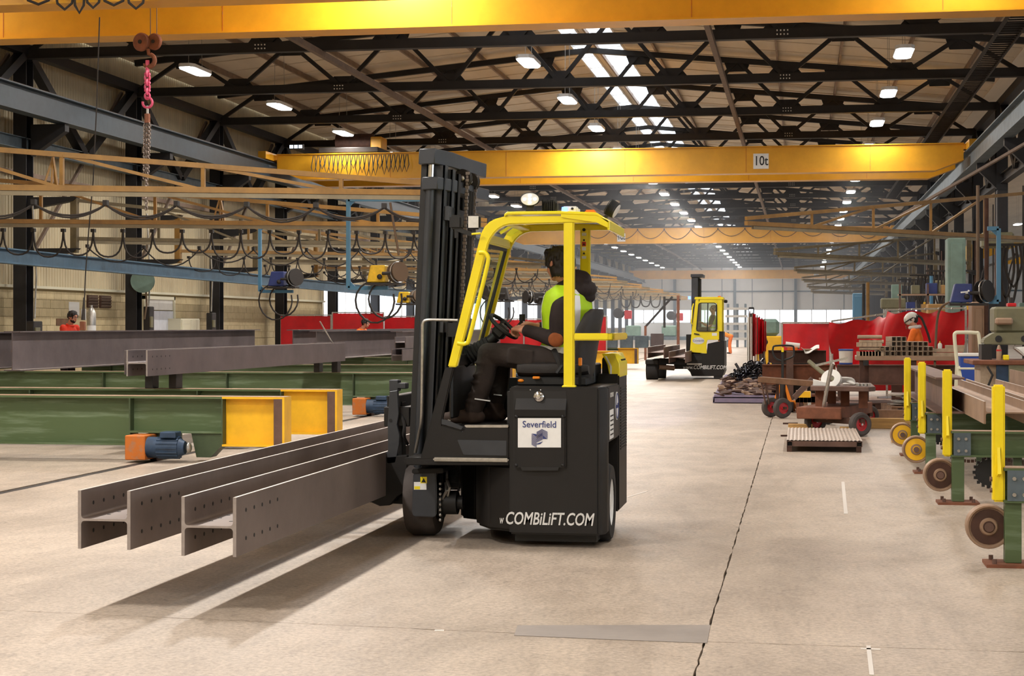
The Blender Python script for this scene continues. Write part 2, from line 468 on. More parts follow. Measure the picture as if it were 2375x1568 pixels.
# ---- glazed ridge strips, with bars
wn = 1
for (a, b_) in ((.1, 1.05), (-.62, -.1)):
    fr = MB()
    for x in (a, b_): fr.bar((XM + x, -12, roofz(XM + x) + .03), (XM + x, YB, roofz(XM + x) + .03), .06, .12)
    y = 33.5
    while y < 200: fr.bar((XM + a, y, roofz(XM + a) + .02), (XM + b_, y, roofz(XM + b_) + .02), .05, .08); y += 2.4
    w = struct(fr.build('window_%d' % wn, 'cladding_white'), 'glazed rooflight strip along the ridge'); wn += 1
    q0 = None
    for k in range(89):
        yk = 33.5 + (k - 18) * 2.4
        if q0 is None: q0 = MB().poly([(XM + a, yk + .02, roofz(XM + a) + .06), (XM + b_, yk + .02, roofz(XM + b_) + .06), (XM + b_, yk + .02, roofz(XM + b_) + .07), (XM + a, yk + .02, roofz(XM + a) + .07)], (0, 2.38, 0)).build('pane', 'pane_frost', w)
        else: again(q0, (0, k * 2.4, 0), w)

# ---- left wall: blockwork, corrugated sheet, window band further down
YW = 69.6
wl = MB().bx(XL - .25, XL - .03, -12, YW, 0, 2.5).bx(XL - .25, XL, YW, YB, 0, 1.2)
wl = struct(wl.build('wall_left', 'mortar'), 'left side wall of pale blocks below cream corrugated sheet')
nt = MATS['block'].node_tree
oi = nt.nodes.new('ShaderNodeObjectInfo'); mr = nt.nodes.new('ShaderNodeMapRange'); mr.inputs[3].default_value = .90; mr.inputs[4].default_value = 1.05
nt.links.new(oi.outputs['Random'], mr.inputs[0])
mx = nt.nodes.new('ShaderNodeMix'); mx.data_type = 'RGBA'; mx.blend_type = 'MULTIPLY'; mx.inputs[0].default_value = 1
bs = nt.nodes['Principled BSDF']; src = bs.inputs['Base Color'].links[0].from_socket
nt.links.new(src, mx.inputs[6]); nt.links.new(mr.outputs[0], mx.inputs[7]); nt.links.new(mx.outputs[2], bs.inputs['Base Color'])
b0 = None; rest = MB(); lower = MB(); n = 0
for i in range(78):
    for c in range(6):
        y = 34.2 + i * .455 + (c % 2) * .2275; z = 1.165 + c * .225; j = random.uniform(-.004, .004)
        if y > YW - .3: continue
        if i < 50:
            if b0 is None: b0 = MB().box((XL - .04, y, z), (.1, .447, .2185)).build('block', 'block', wl, bevel=.004); y0, z0 = y, z
            else: again(b0, (j, y - y0, z - z0), wl)
        else: rest.box((XL - .04 + j, y, z), (.1, .447, .2185))
rest.build('block', 'block', wl)['kind'] = 'stuff'
for y0_, y1_ in ((-12, 34.0),): lower.bx(XL - .09, XL + .01, y0_, y1_, 0, 2.5)
lower.bx(XL - .09, XL + .01, 34, YW, 0, 1.04); lower.build('block_base', 'block', wl)
def corr(x, y0, y1, z0, z1, pitch=.17, dep=.035):
    m = MB(); pts = []; y = y0; k = 0
    while y < y1:
        for f, d_ in ((0, 0), (.25, 0), (.4, dep), (.65, dep), (.8, 0)): pts.append((y + f * pitch, x + d_))
        y += pitch
    nv = len(pts)
    vs = [(xx, yy, z0) for yy, xx in pts] + [(xx, yy, z1) for yy, xx in pts]
    return m.add(vs, [(i, i + 1, nv + i + 1, nv + i) for i in range(nv - 1)])
corr(XL, -12, YW, 2.5, 9.4).build('cladding_sheet', 'cladding', wl)
corr(XL, YW, YB, 3.3, 9.4, .5).build('cladding_sheet', 'cladding', wl)
MB().bx(XL - .02, XL + .1, -12, YW, 2.46, 2.53).build('ledge', 'cream', wl)
for z in (5.3,): MB().bx(XL + .03, XL + .12, -12, YB, z, z + .12).build('sheeting_rail', 'purlin', wl)
for k in range(18):
    y0_ = YW + .1 + k * 7.2; y1_ = min(y0_ + 7.1, YB)
    fr = MB().bx(XL - .1, XL, y0_, y1_, 1.2, 1.27).bx(XL - .1, XL, y0_, y1_, 3.23, 3.3)
    for q in range(5): fr.bx(XL - .09, XL - .01, y0_ + q * (y1_ - y0_ - .06) / 4, y0_ + q * (y1_ - y0_ - .06) / 4 + .06, 1.2, 3.3)
    w = struct(fr.build('window_%d' % wn, 'cladding_white'), 'bright side window band'); wn += 1
    for q in range(4):
        a = y0_ + q * (y1_ - y0_) / 4 + .04
        MB().bx(XL - .055, XL - .045, a, a + (y1_ - y0_) / 4 - .06, 1.26, 3.24).build('pane', 'pane_frost', w)
# door and vents in the block wall
dy0, dy1 = onX(328, 720, XL).y, onX(400, 720, XL).y
d = MB().bx(XL + .0, XL + .1, dy0, dy0 + .1, 0, 2.4).bx(XL, XL + .1, dy1 - .1, dy1, 0, 2.4).bx(XL, XL + .1, dy0, dy1, 2.3, 2.4)
d = struct(d.build('door_1', 'cream'), 'pale double door with small top lights in the block wall')
for q in range(2):
    a = dy0 + .1 + q * (dy1 - dy0 - .2) / 2; b_ = a + (dy1 - dy0 - .2) / 2 - .01
    lf = MB().bx(XL + .02, XL + .07, a, b_, .02, 1.95).build('door_leaf', 'door_pale', d)
    MB().bx(XL + .07, XL + .1, a + .12 if q else b_ - .2, a + .2 if q else b_ - .12, 1.0, 1.2).build('handle', 'alu', lf)
    tr = MB().bx(XL + .04, XL + .05, a, b_, 1.98, 2.3).build('pane', 'white_plastic', d)
hv = thing('wall_vent', 'dark double louvred vent hatch high in the block wall', 'vent', onX(227, 700, XL + .02))
for q, (a, b_) in enumerate(((200, 224), (229, 254))):
    ya, yb = onX(a, 700, XL).y, onX(b_, 700, XL).y
    MB().bx(XL + .0, XL + .05, ya, yb, 2.0, 2.35).build('vent_frame', 'rust_dark', hv, bevel=.006)
    for s_ in range(4): MB().box((XL + .06, (ya + yb) / 2, 2.05 + s_ * .08), (.03, yb - ya - .06, .05), Euler((0, .6, 0)).to_matrix()).build('slat', 'tie_brown', hv)

# ---- end wall
wb = MB().bx(XL, 33, YB, YB + .2, 0, 1.75).bx(XL, 33, YB, YB + .15, 3.4, 10.6)
wb = struct(wb.build('wall_back', 'cladding_white'), 'white panelled end wall far down the hall')
for k in range(16):
    x = XL + .1 + k * 3.5
    if k: MB().bx(x - .04, x + .04, YB - .05, YB, 3.4, 10).build('panel_joint', 'rail_grey', wb)
MB().bx(XL, 33, YB - .12, YB, 5.4, 5.55).build('sheeting_rail', 'rail_grey', wb)
for k, x in enumerate([-14.5, -7.5, -.5, 6.5, 13.5, 20.5, 27.5]):
    ibeam(MB(), (x, YB - .3, 0), (x, YB - .3, 10), .35, .3, .03, .03, (0, 1, 0)).build('wind_post', 'rail_grey', wb)
for k in range(7):
    x0, x1 = -19.4 + k * 7.0 - (2.1 if k else 0) + 0, 0
    x0 = [-19.4, -14.4, -7.4, -.4, 6.6, 13.6, 20.6][k]; x1 = [-14.6, -7.6, -.6, 6.4, 13.4, 20.4, 27.4][k]
    fr = MB().bx(x0, x1, YB, YB + .1, 1.75, 1.85).bx(x0, x1, YB, YB + .1, 3.3, 3.4)
    for q in range(5): fr.bx(x0 + q * (x1 - x0 - .1) / 4, x0 + q * (x1 - x0 - .1) / 4 + .1, YB, YB + .1, 1.75, 3.4)
    w = struct(fr.build('window_%d' % wn, 'cladding_white'), 'bright window of the end wall'); wn += 1
    for q in range(4): MB().bx(x0 + .1 + q * (x1 - x0) / 4, x0 + (q + 1) * (x1 - x0) / 4 - .02, YB + .04, YB + .06, 1.83, 3.32).build('pane', 'pane_frost', w)
# ---- far wall of the next bay
wf = struct(MB().bx(XL - .3, 33, -12.2, -12, 0, 10.6).build('wall_front', 'cladding'), 'end wall behind the camera')
wr = MB().bx(32.3, 32.5, 10, YB, 0, 2.6).bx(32.3, 32.5, 10, YB, 4.8, 9.4)
wr = struct(wr.build('wall_right', 'rail_grey'), 'far side wall of the next bay')
for k in range(14):
    y = 30 + k * 12.4
    fr = MB().bx(32.3, 32.4, y, y + 12.2, 2.6, 2.7).bx(32.3, 32.4, y, y + 12.2, 4.7, 4.8)
    for q in range(5): fr.bx(32.3, 32.4, y + q * 3.03, y + q * 3.03 + .1, 2.6, 4.8)
    w = struct(fr.build('window_%d' % wn, 'cladding_white'), 'window of the next bay'); wn += 1
    for q in range(4): MB().bx(32.34, 32.36, y + .1 + q * 3.03, y + 3.0 + q * 3.03, 2.7, 4.7).build('pane', 'pane_frost', w)

# ---- columns
def column(x, y, name='steel_column', mat='column_black', w=.34):
    return struct(ibeam(MB(), (x, y, 0), (x, y, 8.3), .42, w, .03, .02, (0, 1, 0)).build(name, mat), 'dark steel column')
c0 = column(-19.05, 25.9)
cols = [(-19.05, 33.1)] + [(-19.05, y) for y in BAY] + [(6.1, y) for y in [33.1] + BAY]
for x, y in cols:
    r = dup(c0, V(x, y, 0)); struct(r, 'dark steel column of the %s row' % ('left' if x < 0 else 'right'))
# ---- side lattice girders with V braces over the crane rails
for x, side in ((-19.0, 'left'), (6.15, 'right')):
    g = thing('lattice_girder', 'dark lattice bracing girder above the %s crane rail' % side, 'girder', (x, 33.1, 6.0))
    ibeam(MB(), (x, 18, 6.0), (x, YB, 6.0), .3, .22, .02, .015).build('bottom_chord', 'rail_grey' if x < 0 else 'column_black', g)
    MB().bar((x, 18, 8.35), (x, YB, 8.35), .25, .25).build('top_chord', 'column_black', g)
    ba = bb = None
    for i in range(-2, 21):
        y = 40.3 + 7.2 * i
        if ba is None:
            ba = MB().bar((x, y + .2, 8.2), (x, y + 3.5, 6.1), .22, .24, (1, 0, 0)).build('brace', 'column_black', g)
            bb = MB().bar((x, y + 7.0, 8.2), (x, y + 3.7, 6.1), .22, .24, (1, 0, 0)).build('brace', 'column_black', g); yy = y
        else: again(ba, (0, y - yy, 0), g); again(bb, (0, y - yy, 0), g)
for q, y in enumerate([BAY[0] - 7.2] + BAY[:6]):
    for dz in (0,):
        MB().bar((-19.3, y + .3, 2.7), (-19.3, y + 6.9, 8.2), .08, .08, (1, 0, 0)).build('wind_brace', 'tie_brown', wl)
# ---- trusses
def truss(Y, label):
    r = thing('roof_truss', label, 'truss', (XM, Y, 8.25), 'roof trusses across the hall')
    tz = lambda x: roofz(x) - .27
    P = lambda x, z: V(x, Y, z)
    MB().bar(P(-19.0, 8.25), P(6.0, 8.25), .2, .22).bx(-19, 6, Y - .12, Y + .12, 8.12, 8.15).build('bottom_chord', 'truss_steel', r)
    for x0 in (-19.0, 5.9): MB().bar(P(x0, tz(x0)), P(XM, tz(XM)), .16, .17).build('top_chord', 'truss_steel', r)
    nb = [-19 + 3.1 * i for i in range(9)]; ntp = [-17.45 + 3.1 * i for i in range(8)]
    for i, x in enumerate(ntp):
        MB().bar(P(nb[i], 8.25), P(x, tz(x)), .1, .11).build('diagonal', 'truss_steel', r)
        MB().bar(P(nb[i + 1], 8.25), P(x, tz(x)), .1, .11).build('diagonal', 'truss_steel', r)
        z = tz(x)
        MB().poly([P(x - .42, z), P(x + .42, z), P(x + .30, z - .34), P(x - .30, z - .34)], (0, .02, 0)).build('gusset', 'truss_steel', r)
    for i, x in enumerate(nb[1:-1]):
        MB().poly([P(x - .5, 8.3), P(x + .5, 8.3), P(x + .26, 8.58), P(x - .26, 8.58)], (0, .02, 0)).build('gusset', 'truss_steel', r)
    for x in (-12.9, -.4):
        bp = MB()
        for dx in (-.12, -.04, .04, .12):
            for dz in (-.04, .05): bp.box((x + dx, Y - .11, 8.25 + dz), (.03, .03, .03))
        bp.build('splice_bolts', 'white_plastic', r)
    return r
t0 = truss(BAY[0], 'dark steel roof truss directly behind the nearest orange crane girder')
for i, y in enumerate(BAY[1:]):
    dup(t0, V(XM, y, 8.25), label='dark steel roof truss, %s one back from the nearest orange crane' % ORD[i + 1])
for x, w in ((-11.4, 'left'), (-2.0, 'right')):
    o = MB().bar((x, 33, 8.06), (x, YB, 8.06), .12, .14).build('tie_bar', 'tie_brown')
    tag(o, 'long brown tie running under the trusses, %s of the rooflight' % w, 'tie')
ct = thing('cable_tray', 'ladder cable tray under the roof along the right columns', 'cable tray', (4.6, 36, 8.0))
tr = MB()
for dx in (-.25, .25): tr.bx(4.6 + dx - .02, 4.6 + dx + .02, 33, 90, 8.0, 8.1)
tr.build('side_rail', 'steel_dark', ct)
rg = MB()
for k in range(190): rg.bx(4.35, 4.85, 33 + k * .3, 33.04 + k * .3, 8.02, 8.05)
rg.build('rung', 'steel_dark', ct)['kind'] = 'stuff'
# ---- high-bay lamps
def lamp(x, y, label, wire):
    z = 8.0
    r = thing('high_bay_lamp', label, 'lamp', (x, y, z), 'high bay lamps')
    MB().poly([V(x - .22, y - .62, z + .03), V(x - .13, y - .78, z + .03), V(x + .13, y - .78, z + .03), V(x + .22, y - .62, z + .03), V(x + .22, y + .62, z + .03), V(x + .13, y + .78, z + .03), V(x - .13, y + .78, z + .03), V(x - .22, y + .62, z + .03)], (0, 0, .09)).build('housing', 'sticker_white', r)
    MB().poly([V(x - .20, y - .60, z), V(x - .12, y - .76, z), V(x + .12, y - .76, z), V(x + .20, y - .60, z), V(x + .20, y + .60, z), V(x + .12, y + .76, z), V(x - .12, y + .76, z), V(x - .20, y + .60, z)], (0, 0, .03)).build('diffuser', 'lamp_glow', r)
    m = MB()
    for s_ in (-1, 1): m.bar((x, y + s_ * .5, z + .12), (x, y + s_ * .45, wire), .012, .012)
    m.build('suspension_wire', 'alu', r)
    return r
ROW = [(-15.3, 'left'), (-6.65, 'middle'), (2.45, 'right')]
la = bpy.data.lights.new('lamp_light', 'AREA'); la.shape = 'RECTANGLE'; la.size = .4; la.size_y = 1.5; la.energy = LAMP_W; la.color = LAMP_COL
lm = la.copy(); lm.energy = LAMP_MID
def lit(x, y, z=7.97):
    o = bpy.data.objects.new('lamp_light', lm if abs(x - XM) < 1 else la); C.objects.link(o); o.location = (x, y, z); return o
lp = None
for k in range(22):
    y = 42.3 + 7.25 * k
    for x, nm in ROW:
        lb = 'white high bay lamp, %s lamp of the %s row behind the near crane' % (ORD[k], nm)
        if lp is None: lp = lamp(x, y, lb, roofz(x) + .02)
        else: dup(lp, V(x, y, 8.0), label=lb)
        if k < 14 or k % 2: lit(x, y)
for k in range(1, 8):                             # the rows run on over the camera
    for x, nm in ROW:
        dup(lp, V(x, 42.3 - 7.25 * k, 8.0), label='white high bay lamp, %s of the %s row before the near crane' % (ORD[k - 1], nm))
        lit(x, 42.3 - 7.25 * k)
for k in range(9):                                # next bay
    dup(lp, V(13.0, 38 + 14 * k, 7.6), label='white lamp of the next bay, %s from the front' % ORD[k]); lit(13.0, 38 + 14 * k, 7.57)
# ---- thin factory haze filling the far part of the hall
hm = bpy.data.materials.new('haze'); hm.use_nodes = True
nt = hm.node_tree; nt.nodes.clear()
vs_ = nt.nodes.new('ShaderNodeVolumeScatter'); vo = nt.nodes.new('ShaderNodeOutputMaterial')
vs_.inputs['Color'].default_value = (.93, .95, 1, 1); vs_.inputs['Density'].default_value = .0023; vs_.inputs['Anisotropy'].default_value = .3
nt.links.new(vs_.outputs[0], vo.inputs['Volume'])
MATS['haze'] = hm
hz = MB().bx(XL + .3, 5.2, 62, YB - .6, .05, 8.9).build('haze', 'haze')
tag(hz, 'thin bluish haze hanging in the far half of the hall', None, kind='stuff')
# ================================================================== crane rails, cranes, jibs, cables
for x, side in ((-18.0, 'left'), (5.42, 'right')):
    g = thing('crane_rail_girder', 'long blue-grey crane rail girder carried by the %s columns' % side, 'crane rail', (x, 18, 6.42))
    ibeam(MB(), (x, 18, 6.8), (x, YB - .5, 6.8), .62, .34, .03, .02).build('girder_beam', 'rail_blue' if x < 0 else 'rail_grey', g)
    MB().bx(x - .04, x + .04, 18, YB - .5, 7.1, 7.16).build('rail', 'rust_steel', g)
    c_ = None
    for i, y in enumerate([25.9, 33.1] + BAY):
        xx = (-18.8, -17.9) if x < 0 else (5.36, 5.95)
        if c_ is None: c_ = MB().poly([V(xx[0] if x < 0 else xx[1], y - .12, 6.48), V(xx[1] if x < 0 else xx[0], y - .12, 6.48), V(xx[1] if x < 0 else xx[0], y - .12, 6.3), V(xx[0] if x < 0 else xx[1], y - .12, 5.7)], (0, .24, 0)).build('corbel', 'column_black', g); y0 = y
        else: again(c_, (0, y - y0, 0), g)
g = tag(ibeam(MB(), (-17.3, 16, 3.1), (-17.3, 92, 2.86), .34, .24, .03, .02).build('low_rail_beam', 'low_blue'), 'long blue beam running low along the left columns', 'beam')
def crane(Y, label, sign=None, signx=0, x0=-17.75, x1=5.2, two=True, hgt=.86, sg='10t'):
    r = thing('bridge_crane', label, 'crane', (XM, Y, 6.5), 'orange bridge cranes')
    for k, y in enumerate([Y] + ([Y + 3.0] if two else [])):
        m = MB().poly([(x0, y, 6.86), (x0 + .9, y, 6.53), (x1 - .9, y, 6.53), (x1, y, 6.86), (x1, y, 6.5 + hgt), (x0, y, 6.5 + hgt)], (0, .5, 0))
        m.build('box_girder', 'crane_paint', r, bevel=.006)
        fl = MB().bx(x0 + .9, x1 - .9, y - .06, y + .56, 6.5, 6.53).bar((x0 + .9, y + .25, 6.515), (x0, y + .25, 6.845), .62, .03).bar((x1 - .9, y + .25, 6.515), (x1, y + .25, 6.845), .62, .03)
        fl.bx(x0, x1, y - .05, y + .55, 6.5 + hgt, 6.53 + hgt)
        fl.build('flange', 'crane_paint', r)
        sm = MB()
        for q in range(1, 6): sm.bx(x0 + q * 4 - .006, x0 + q * 4 + .006, y - .004, y, 6.53, 6.5 + hgt)
        sm.build('weld_seam', 'orange_box', r)['kind'] = 'stuff'
    for x in (-18.0, 5.42):
        e = MB().bx(x - .14, x + .14, Y - .9, Y + (4.4 if two else 1.4), 7.16, 7.42)
        e.bx(min(x, x0 if x < 0 else x1) - (.0 if x < 0 else .0), max(x, x0 if x < 0 else x1) + .0, Y, Y + .5, 7.18, 7.36)
        if two: e.bx(min(x, x0 if x < 0 else x1), max(x, x0 if x < 0 else x1), Y + 3, Y + 3.5, 7.18, 7.36)
        e.build('end_carriage', 'crane_paint', r, bevel=.01)
    if sign:
        sx, sy0, sz = sign
        p = MB().box((sx, Y - .012, sz), (.50, .02, .50)).build('capacity_sign', 'sticker_white', r)
        text(sg, .44, (sx, Y - .024, sz), (1, 0, 0), (0, 0, 1), 'ink', p, depth=.002, sx=.8, bold=.008)
    return r
nc = crane(25.3, 'nearest orange double girder crane across the top of the picture', hgt=1.15)
s1 = onY(1765, 374, 57.2)
k1 = crane(57.2, 'orange double girder crane behind the black mast with a 10t sign', (s1.x, 0, s1.z))
s2 = onY(1441, 551, 105)
k2 = crane(105, 'orange crane seen over the open cab, third from the front', (s2.x, 0, s2.z), two=False, hgt=.9)
s3 = onY(1893, 636, 186)
k3 = crane(186, 'farthest orange crane, in front of the white end wall', (s3.x, 0, s3.z), two=False, hgt=.9)
# trolley and cable bunch at the left end of the second crane
tv = thing('crane_trolley', 'dark hoist trolley on the left end of the 10t crane', 'hoist', (-15.2, 58.7, 7.42))
MB().bx(-16.3, -14.2, 57.3, 60.6, 7.42, 7.6).build('trolley_frame', 'steel_dark', tv, bevel=.02)
MB().cyl((-16.0, 58.6, 7.9), (-14.7, 58.6, 7.9), .3, n=18).build('hoist_drum', 'rust_dark', tv, True)
MB().bx(-14.7, -14.3, 58.2, 59.0, 7.6, 8.05).build('motor', 'crane_paint', tv, bevel=.03)
lb = thing('light_box', 'small lit triple beacon beside the trolley of the 10t crane', 'lamp', (-16.9, 57.0, 7.5))
MB().bx(-17.25, -16.75, 56.95, 57.1, 7.53, 7.70).build('housing', 'steel_dark', lb)
for q in range(3): MB().bx(-17.22 + q * .16, -17.1 + q * .16, 56.93, 56.95, 7.56, 7.67).build('beacon', 'led', lb)
def festoon(name, label, pts, drop, r, group, mat='cable', clamp='steel_dark', strands=1, cat='cable'):
    o = thing(name, label, cat, pts[0], group)
    m = MB(); cl = MB()
    for i in range(len(pts) - 1):
        dr = drop * random.uniform(.75, 1.15)
        for s_ in range(strands):
            m.tube(sag(pts[i] - V(0, 0, .03), pts[i + 1] - V(0, 0, .03), dr * (1 - .16 * s_), 10), r, 5)
    for p in pts: cl.box(p, (.07, .09, .08))
    m.build('cable', mat, o, True); b_ = cl.build('cable_clamp', clamp, o); b_['kind'] = 'stuff'
    return o
def uloops(name, label, pts, drop, r, group, wid=.62):   # long narrow hanging loops
    o = thing(name, label, 'cable', pts[0], group); m = MB(); cl = MB()
    for i in range(len(pts) - 1):
        p, q = pts[i], pts[i + 1]; dr = drop * random.uniform(.8, 1.1); out = []
        for k in range(13):
            u = k / 12; e = u - .1 * math.sin(2 * PI * u) * 1.2
            out.append(p.lerp(q, e) - V(0, 0, dr * (1 - (abs(2 * u - 1)) ** 2.2)))
        m.tube(out, r, 5); cl.box(p, (.08, .1, .07))
    m.build('cable', 'cable', o, True); cl.build('cable_clamp', 'steel_dark', o)['kind'] = 'stuff'
    return o
festoon('crane_cable', 'dark drooping cable along the front of the third orange crane', [V(-13 + 1.62 * i, 104.9, 7.35) for i in range(12)], .55, .018, 'crane cables')
cbm = thing('cable_bunch', 'bunch of hanging cable loops on the left end of the 10t crane', 'cable', (-13.5, 57.0, 7.35))
for i in range(22):
    x = -16.4 + i * .155; dz = random.uniform(.45, .8) if i < 17 else .6
    MB().tube([V(x, 57.0, 7.3), V(x - .06, 56.95, 7.3 - dz * .6), V(x + .02, 56.95, 7.3 - dz), V(x + .1, 56.95, 7.3 - dz * .6), V(x + .05, 57.0, 7.3)], .017, 5).build('cable', 'cable', cbm, True)
cb2 = thing('cable_coil', 'loops of cable hanging from the top of the nearest crane', 'cable', onY(150, 0, 25.2))
for a, b_, dp in ((60, 118, 10), (130, 170, 22), (172, 196, 30), (200, 232, 18), (238, 290, 12), (296, 335, 20)):
    p, q = onY(a, -14, 25.15), onY(b_, -14, 25.15); z = onY(a, dp, 25.15).z
    MB().tube([p, p.lerp(q, .08) + V(0, 0, (z - p.z) * .6), p.lerp(q, .5) + V(0, 0, z - p.z), p.lerp(q, .92) + V(0, 0, (z - p.z) * .6), q], .022, 6).build('cable', 'cable', cb2, True)

# ---- hook block, pink grab chain
YH = 27.4
hp = onY(341, 100, YH)
hb = thing('hook_block', 'brown crane hook block hanging under the nearest crane', 'hook', hp)
for dx, rr in ((-.10, .155), (.13, .14)):
    MB().lathe([(0, -.035), (rr * .9, -.035), (rr, -.02), (rr * .93, 0), (rr, .02), (rr * .9, .035), (0, .035)], hp + V(dx, 0, .02), (.25, 1, 0), 22).build('sheave', 'rust', hb, True)
    MB().cyl(hp + V(dx - .012, -.05, .02), hp + V(dx, .04, .02), rr * .22, n=12).build('sheave_hub', 'ink', hb, True)
MB().box(hp + V(.01, .02, .0), (.2, .07, .16)).build('block_frame', 'rust_dark', hb, bevel=.02)
for dx in (.06, .17): MB().cyl(hp + V(dx, 0, .1), hp + V(dx, 0, 1.1), .008, n=6).build('rope', 'cable_tan', hb)
hk = [hp + V(.02, 0, -.1)] + [hp + V(.03 + .105 * math.sin(a), 0, -.29 + .105 * math.cos(a)) for a in [x * .35 for x in range(0, 13)]]
MB().tube(hk, .03, 8, rs=[.034] + [.03 + .012 * math.sin(i / 12 * PI) for i in range(12)] + [.012]).build('hook', 'rust', hb, True)
def links(p, q, n, L, w, r, mat, parent, name='link'):
    p, q = Vector(p), Vector(q); d = (q - p).normalized(); o0 = None
    for i in range(n):
        c = p.lerp(q, (i + .5) / n); side = V(1, 0, 0) if i % 2 else V(0, 1, 0)
        pts = [c + d * (L / 2 * math.cos(a)) + side * (w / 2 * math.sin(a)) for a in [k * PI / 6 for k in range(12)]]
        MB().tube(pts, r, 5, True).build(name, mat, parent, True)
pc = thing('chain_sling', 'pink chain sling with hooks and grey chain under the hook block', 'chain', onY(343, 150, YH))
ptx = lambda y, dx=0: onY(342 + dx, y, YH)
MB().tube([ptx(140), ptx(168)], .035, 8).build('master_link', 'pink', pc, True)
links(ptx(165), ptx(228), 6, .105, .085, .02, 'pink', pc)
for yy in (172, 192, 210): MB().box(ptx(yy), (.1, .06, .05)).build('shackle', 'pink', pc, bevel=.012)
hk = [ptx(224)] + [ptx(238) + V(.085 * math.sin(a), 0, .085 * math.cos(a)) for a in [x * .38 for x in range(0, 14)]]
MB().tube(hk, .022, 7).build('sling_hook', 'pink', pc, True)
MB().box(ptx(255), (.03, .03, .14)).build('connector', 'alu', pc)
MB().tube([ptx(264), ptx(285)], .05, 7).build('collar', 'rust', pc)
for dx, n, y1 in ((-6, 26, 415), (5, 26, 410), (0, 30, 486)):
    links(ptx(285, dx), ptx(y1, dx * .7 - 3), n, (y1 - 285) / n * YH / 4000 * 1.5, .045, .011, 'chain', pc)

pw = thing('pendant_cable', 'thin pendant cable hanging from the nearest crane to a push button box', 'cable', onY(190, 765, 27))
MB().tube([onY(231, 40, 26), onY(224, 250, 26.4), onY(216, 420, 26.8), onY(205, 545, 27), onY(198, 640, 27), onY(194, 740, 27)], .011, 6).build('cable', 'cable', pw, True)
MB().tube([onY(195, 690, 27), onY(193, 742, 27)], .03, 8, rs=[.014, .035]).build('sleeve', 'cable', pw, True)
MB().box(onY(192, 756, 27), (.09, .06, .15)).build('button_box', 'rust', pw, bevel=.01)

# ---- swinging jib arms with festoon cables
def jib(root, tip, label, mat='jib_paint', h=.95, z=3.65, braces=True, mast=True, rail='rail_beige', group='yellow lattice jib arms'):
    A = V(root[0], root[1], z); B = V(tip[0], tip[1], z); n = int((B - A).length / 2.0)
    r = thing('jib_crane', label, 'jib crane', A, group)
    MB().bar(A, B, .09, .09).build('lower_chord', mat, r)
    d_ = (B - A).normalized()
    MB().bar(A - V(0, 0, .085) + d_ * .4, B - V(0, 0, .085) - d_ * .2, .06, .07).build('trolley_rail', rail, r)
    MB().bar(A + V(0, 0, h), B + V(0, 0, .1), .07, .08).build('top_chord', mat, r)
    for i in range(1, n):
        u = i / n; p = A.lerp(B, u); t_ = p + V(0, 0, h * (1 - u) + .1 * u)
        MB().bar(p, t_, .06, .06).build('post', mat, r)
        if braces and i < n - 1:
            p2 = A.lerp(B, (i + 1) / n)
            MB().bar(t_, p2, .04, .05).build('lattice_brace', mat, r)
    if mast:
        MB().bar(A - V(0, 0, .35), A + V(0, 0, h + .1), .17, .17).build('mast', mat, r, bevel=.01)
        sx = -1.2 if A.x < 0 else .5
        for zz, hh in ((z + h, .22), (z - .32, .2)):
            MB().poly([A + V(sx, -.12, zz - z - hh), A + V(sx, -.12, zz - z + .08), A + V(.12 if sx < 0 else -.12, -.12, zz - z + .08), A + V(0, -.12, zz - z - .02)], (0, .24, 0)).build('wall_bracket', 'column_black', r)
    return r, A, B
def along(A, B, step, dz, u0=.03, u1=.97):
    n = max(2, int((B - A).length * (u1 - u0) / step)); return [A.lerp(B, u0 + (u1 - u0) * i / n) - V(0, 0, dz) for i in range(n + 1)]
A1, B1 = (-17.6, 23.4), (-5.2, 27.55)
_, A, B = jib(A1, B1, 'nearest and highest yellow jib arm at the left', mast=False)
festoon('festoon_cable', 'drooping double cable under the nearest yellow jib arm', along(A, B, 1.0, .22, .3, .97), .26, .016, 'festoon cables', strands=2)
_, A, B = jib((-17.7, 32.9), (-6.6, 36.25), 'second yellow jib arm from the front at the left')
uloops('festoon_cable', 'row of narrow cable loops under the second left jib arm', along(A, B, .58, .18), .52, .02, 'festoon cables')
dirs = [(.87, .49)]
for k, y in enumerate(BAY[:14]):
    L = 10.3; an = math.radians([29, 31, 30, 28, 33, 27, 30, 29, 31, 28, 30, 27, 32, 30][k])
    _, A, B = jib((-17.7, y), (-17.7 + L * math.cos(an), y + L * math.sin(an)), 'yellow jib arm hinged to the left column, %s one behind the near pair' % ORD[k], 'jib_old' if k % 2 == 0 else 'jib_paint')
    if k < 10:
        (uloops if k % 3 else festoon)('festoon_cable', 'hanging cable loops under the %s left jib arm behind the near pair' % ORD[k], along(A, B, .75 if k % 3 else 1.3, .18), .5 if k % 3 else .42, .018, 'festoon cables')
_, A, B = jib((5.75, 44.3), (-1.12, 36.55), 'near yellow jib arm reaching in from the right edge', h=1.15, braces=True)
_, A, B = jib((5.75, 61.3), (-.75, 51.9), 'brownish jib arm behind and below the near right one', 'jib_old', h=1.0)
for k, y in enumerate([76.3, 90.7, 105, 119]):
    jib((5.75, y), (-.2 + .3 * k, y - 8.5), 'brown jib arm on the right columns, %s one behind the near two' % ORD[k], 'jib_old')
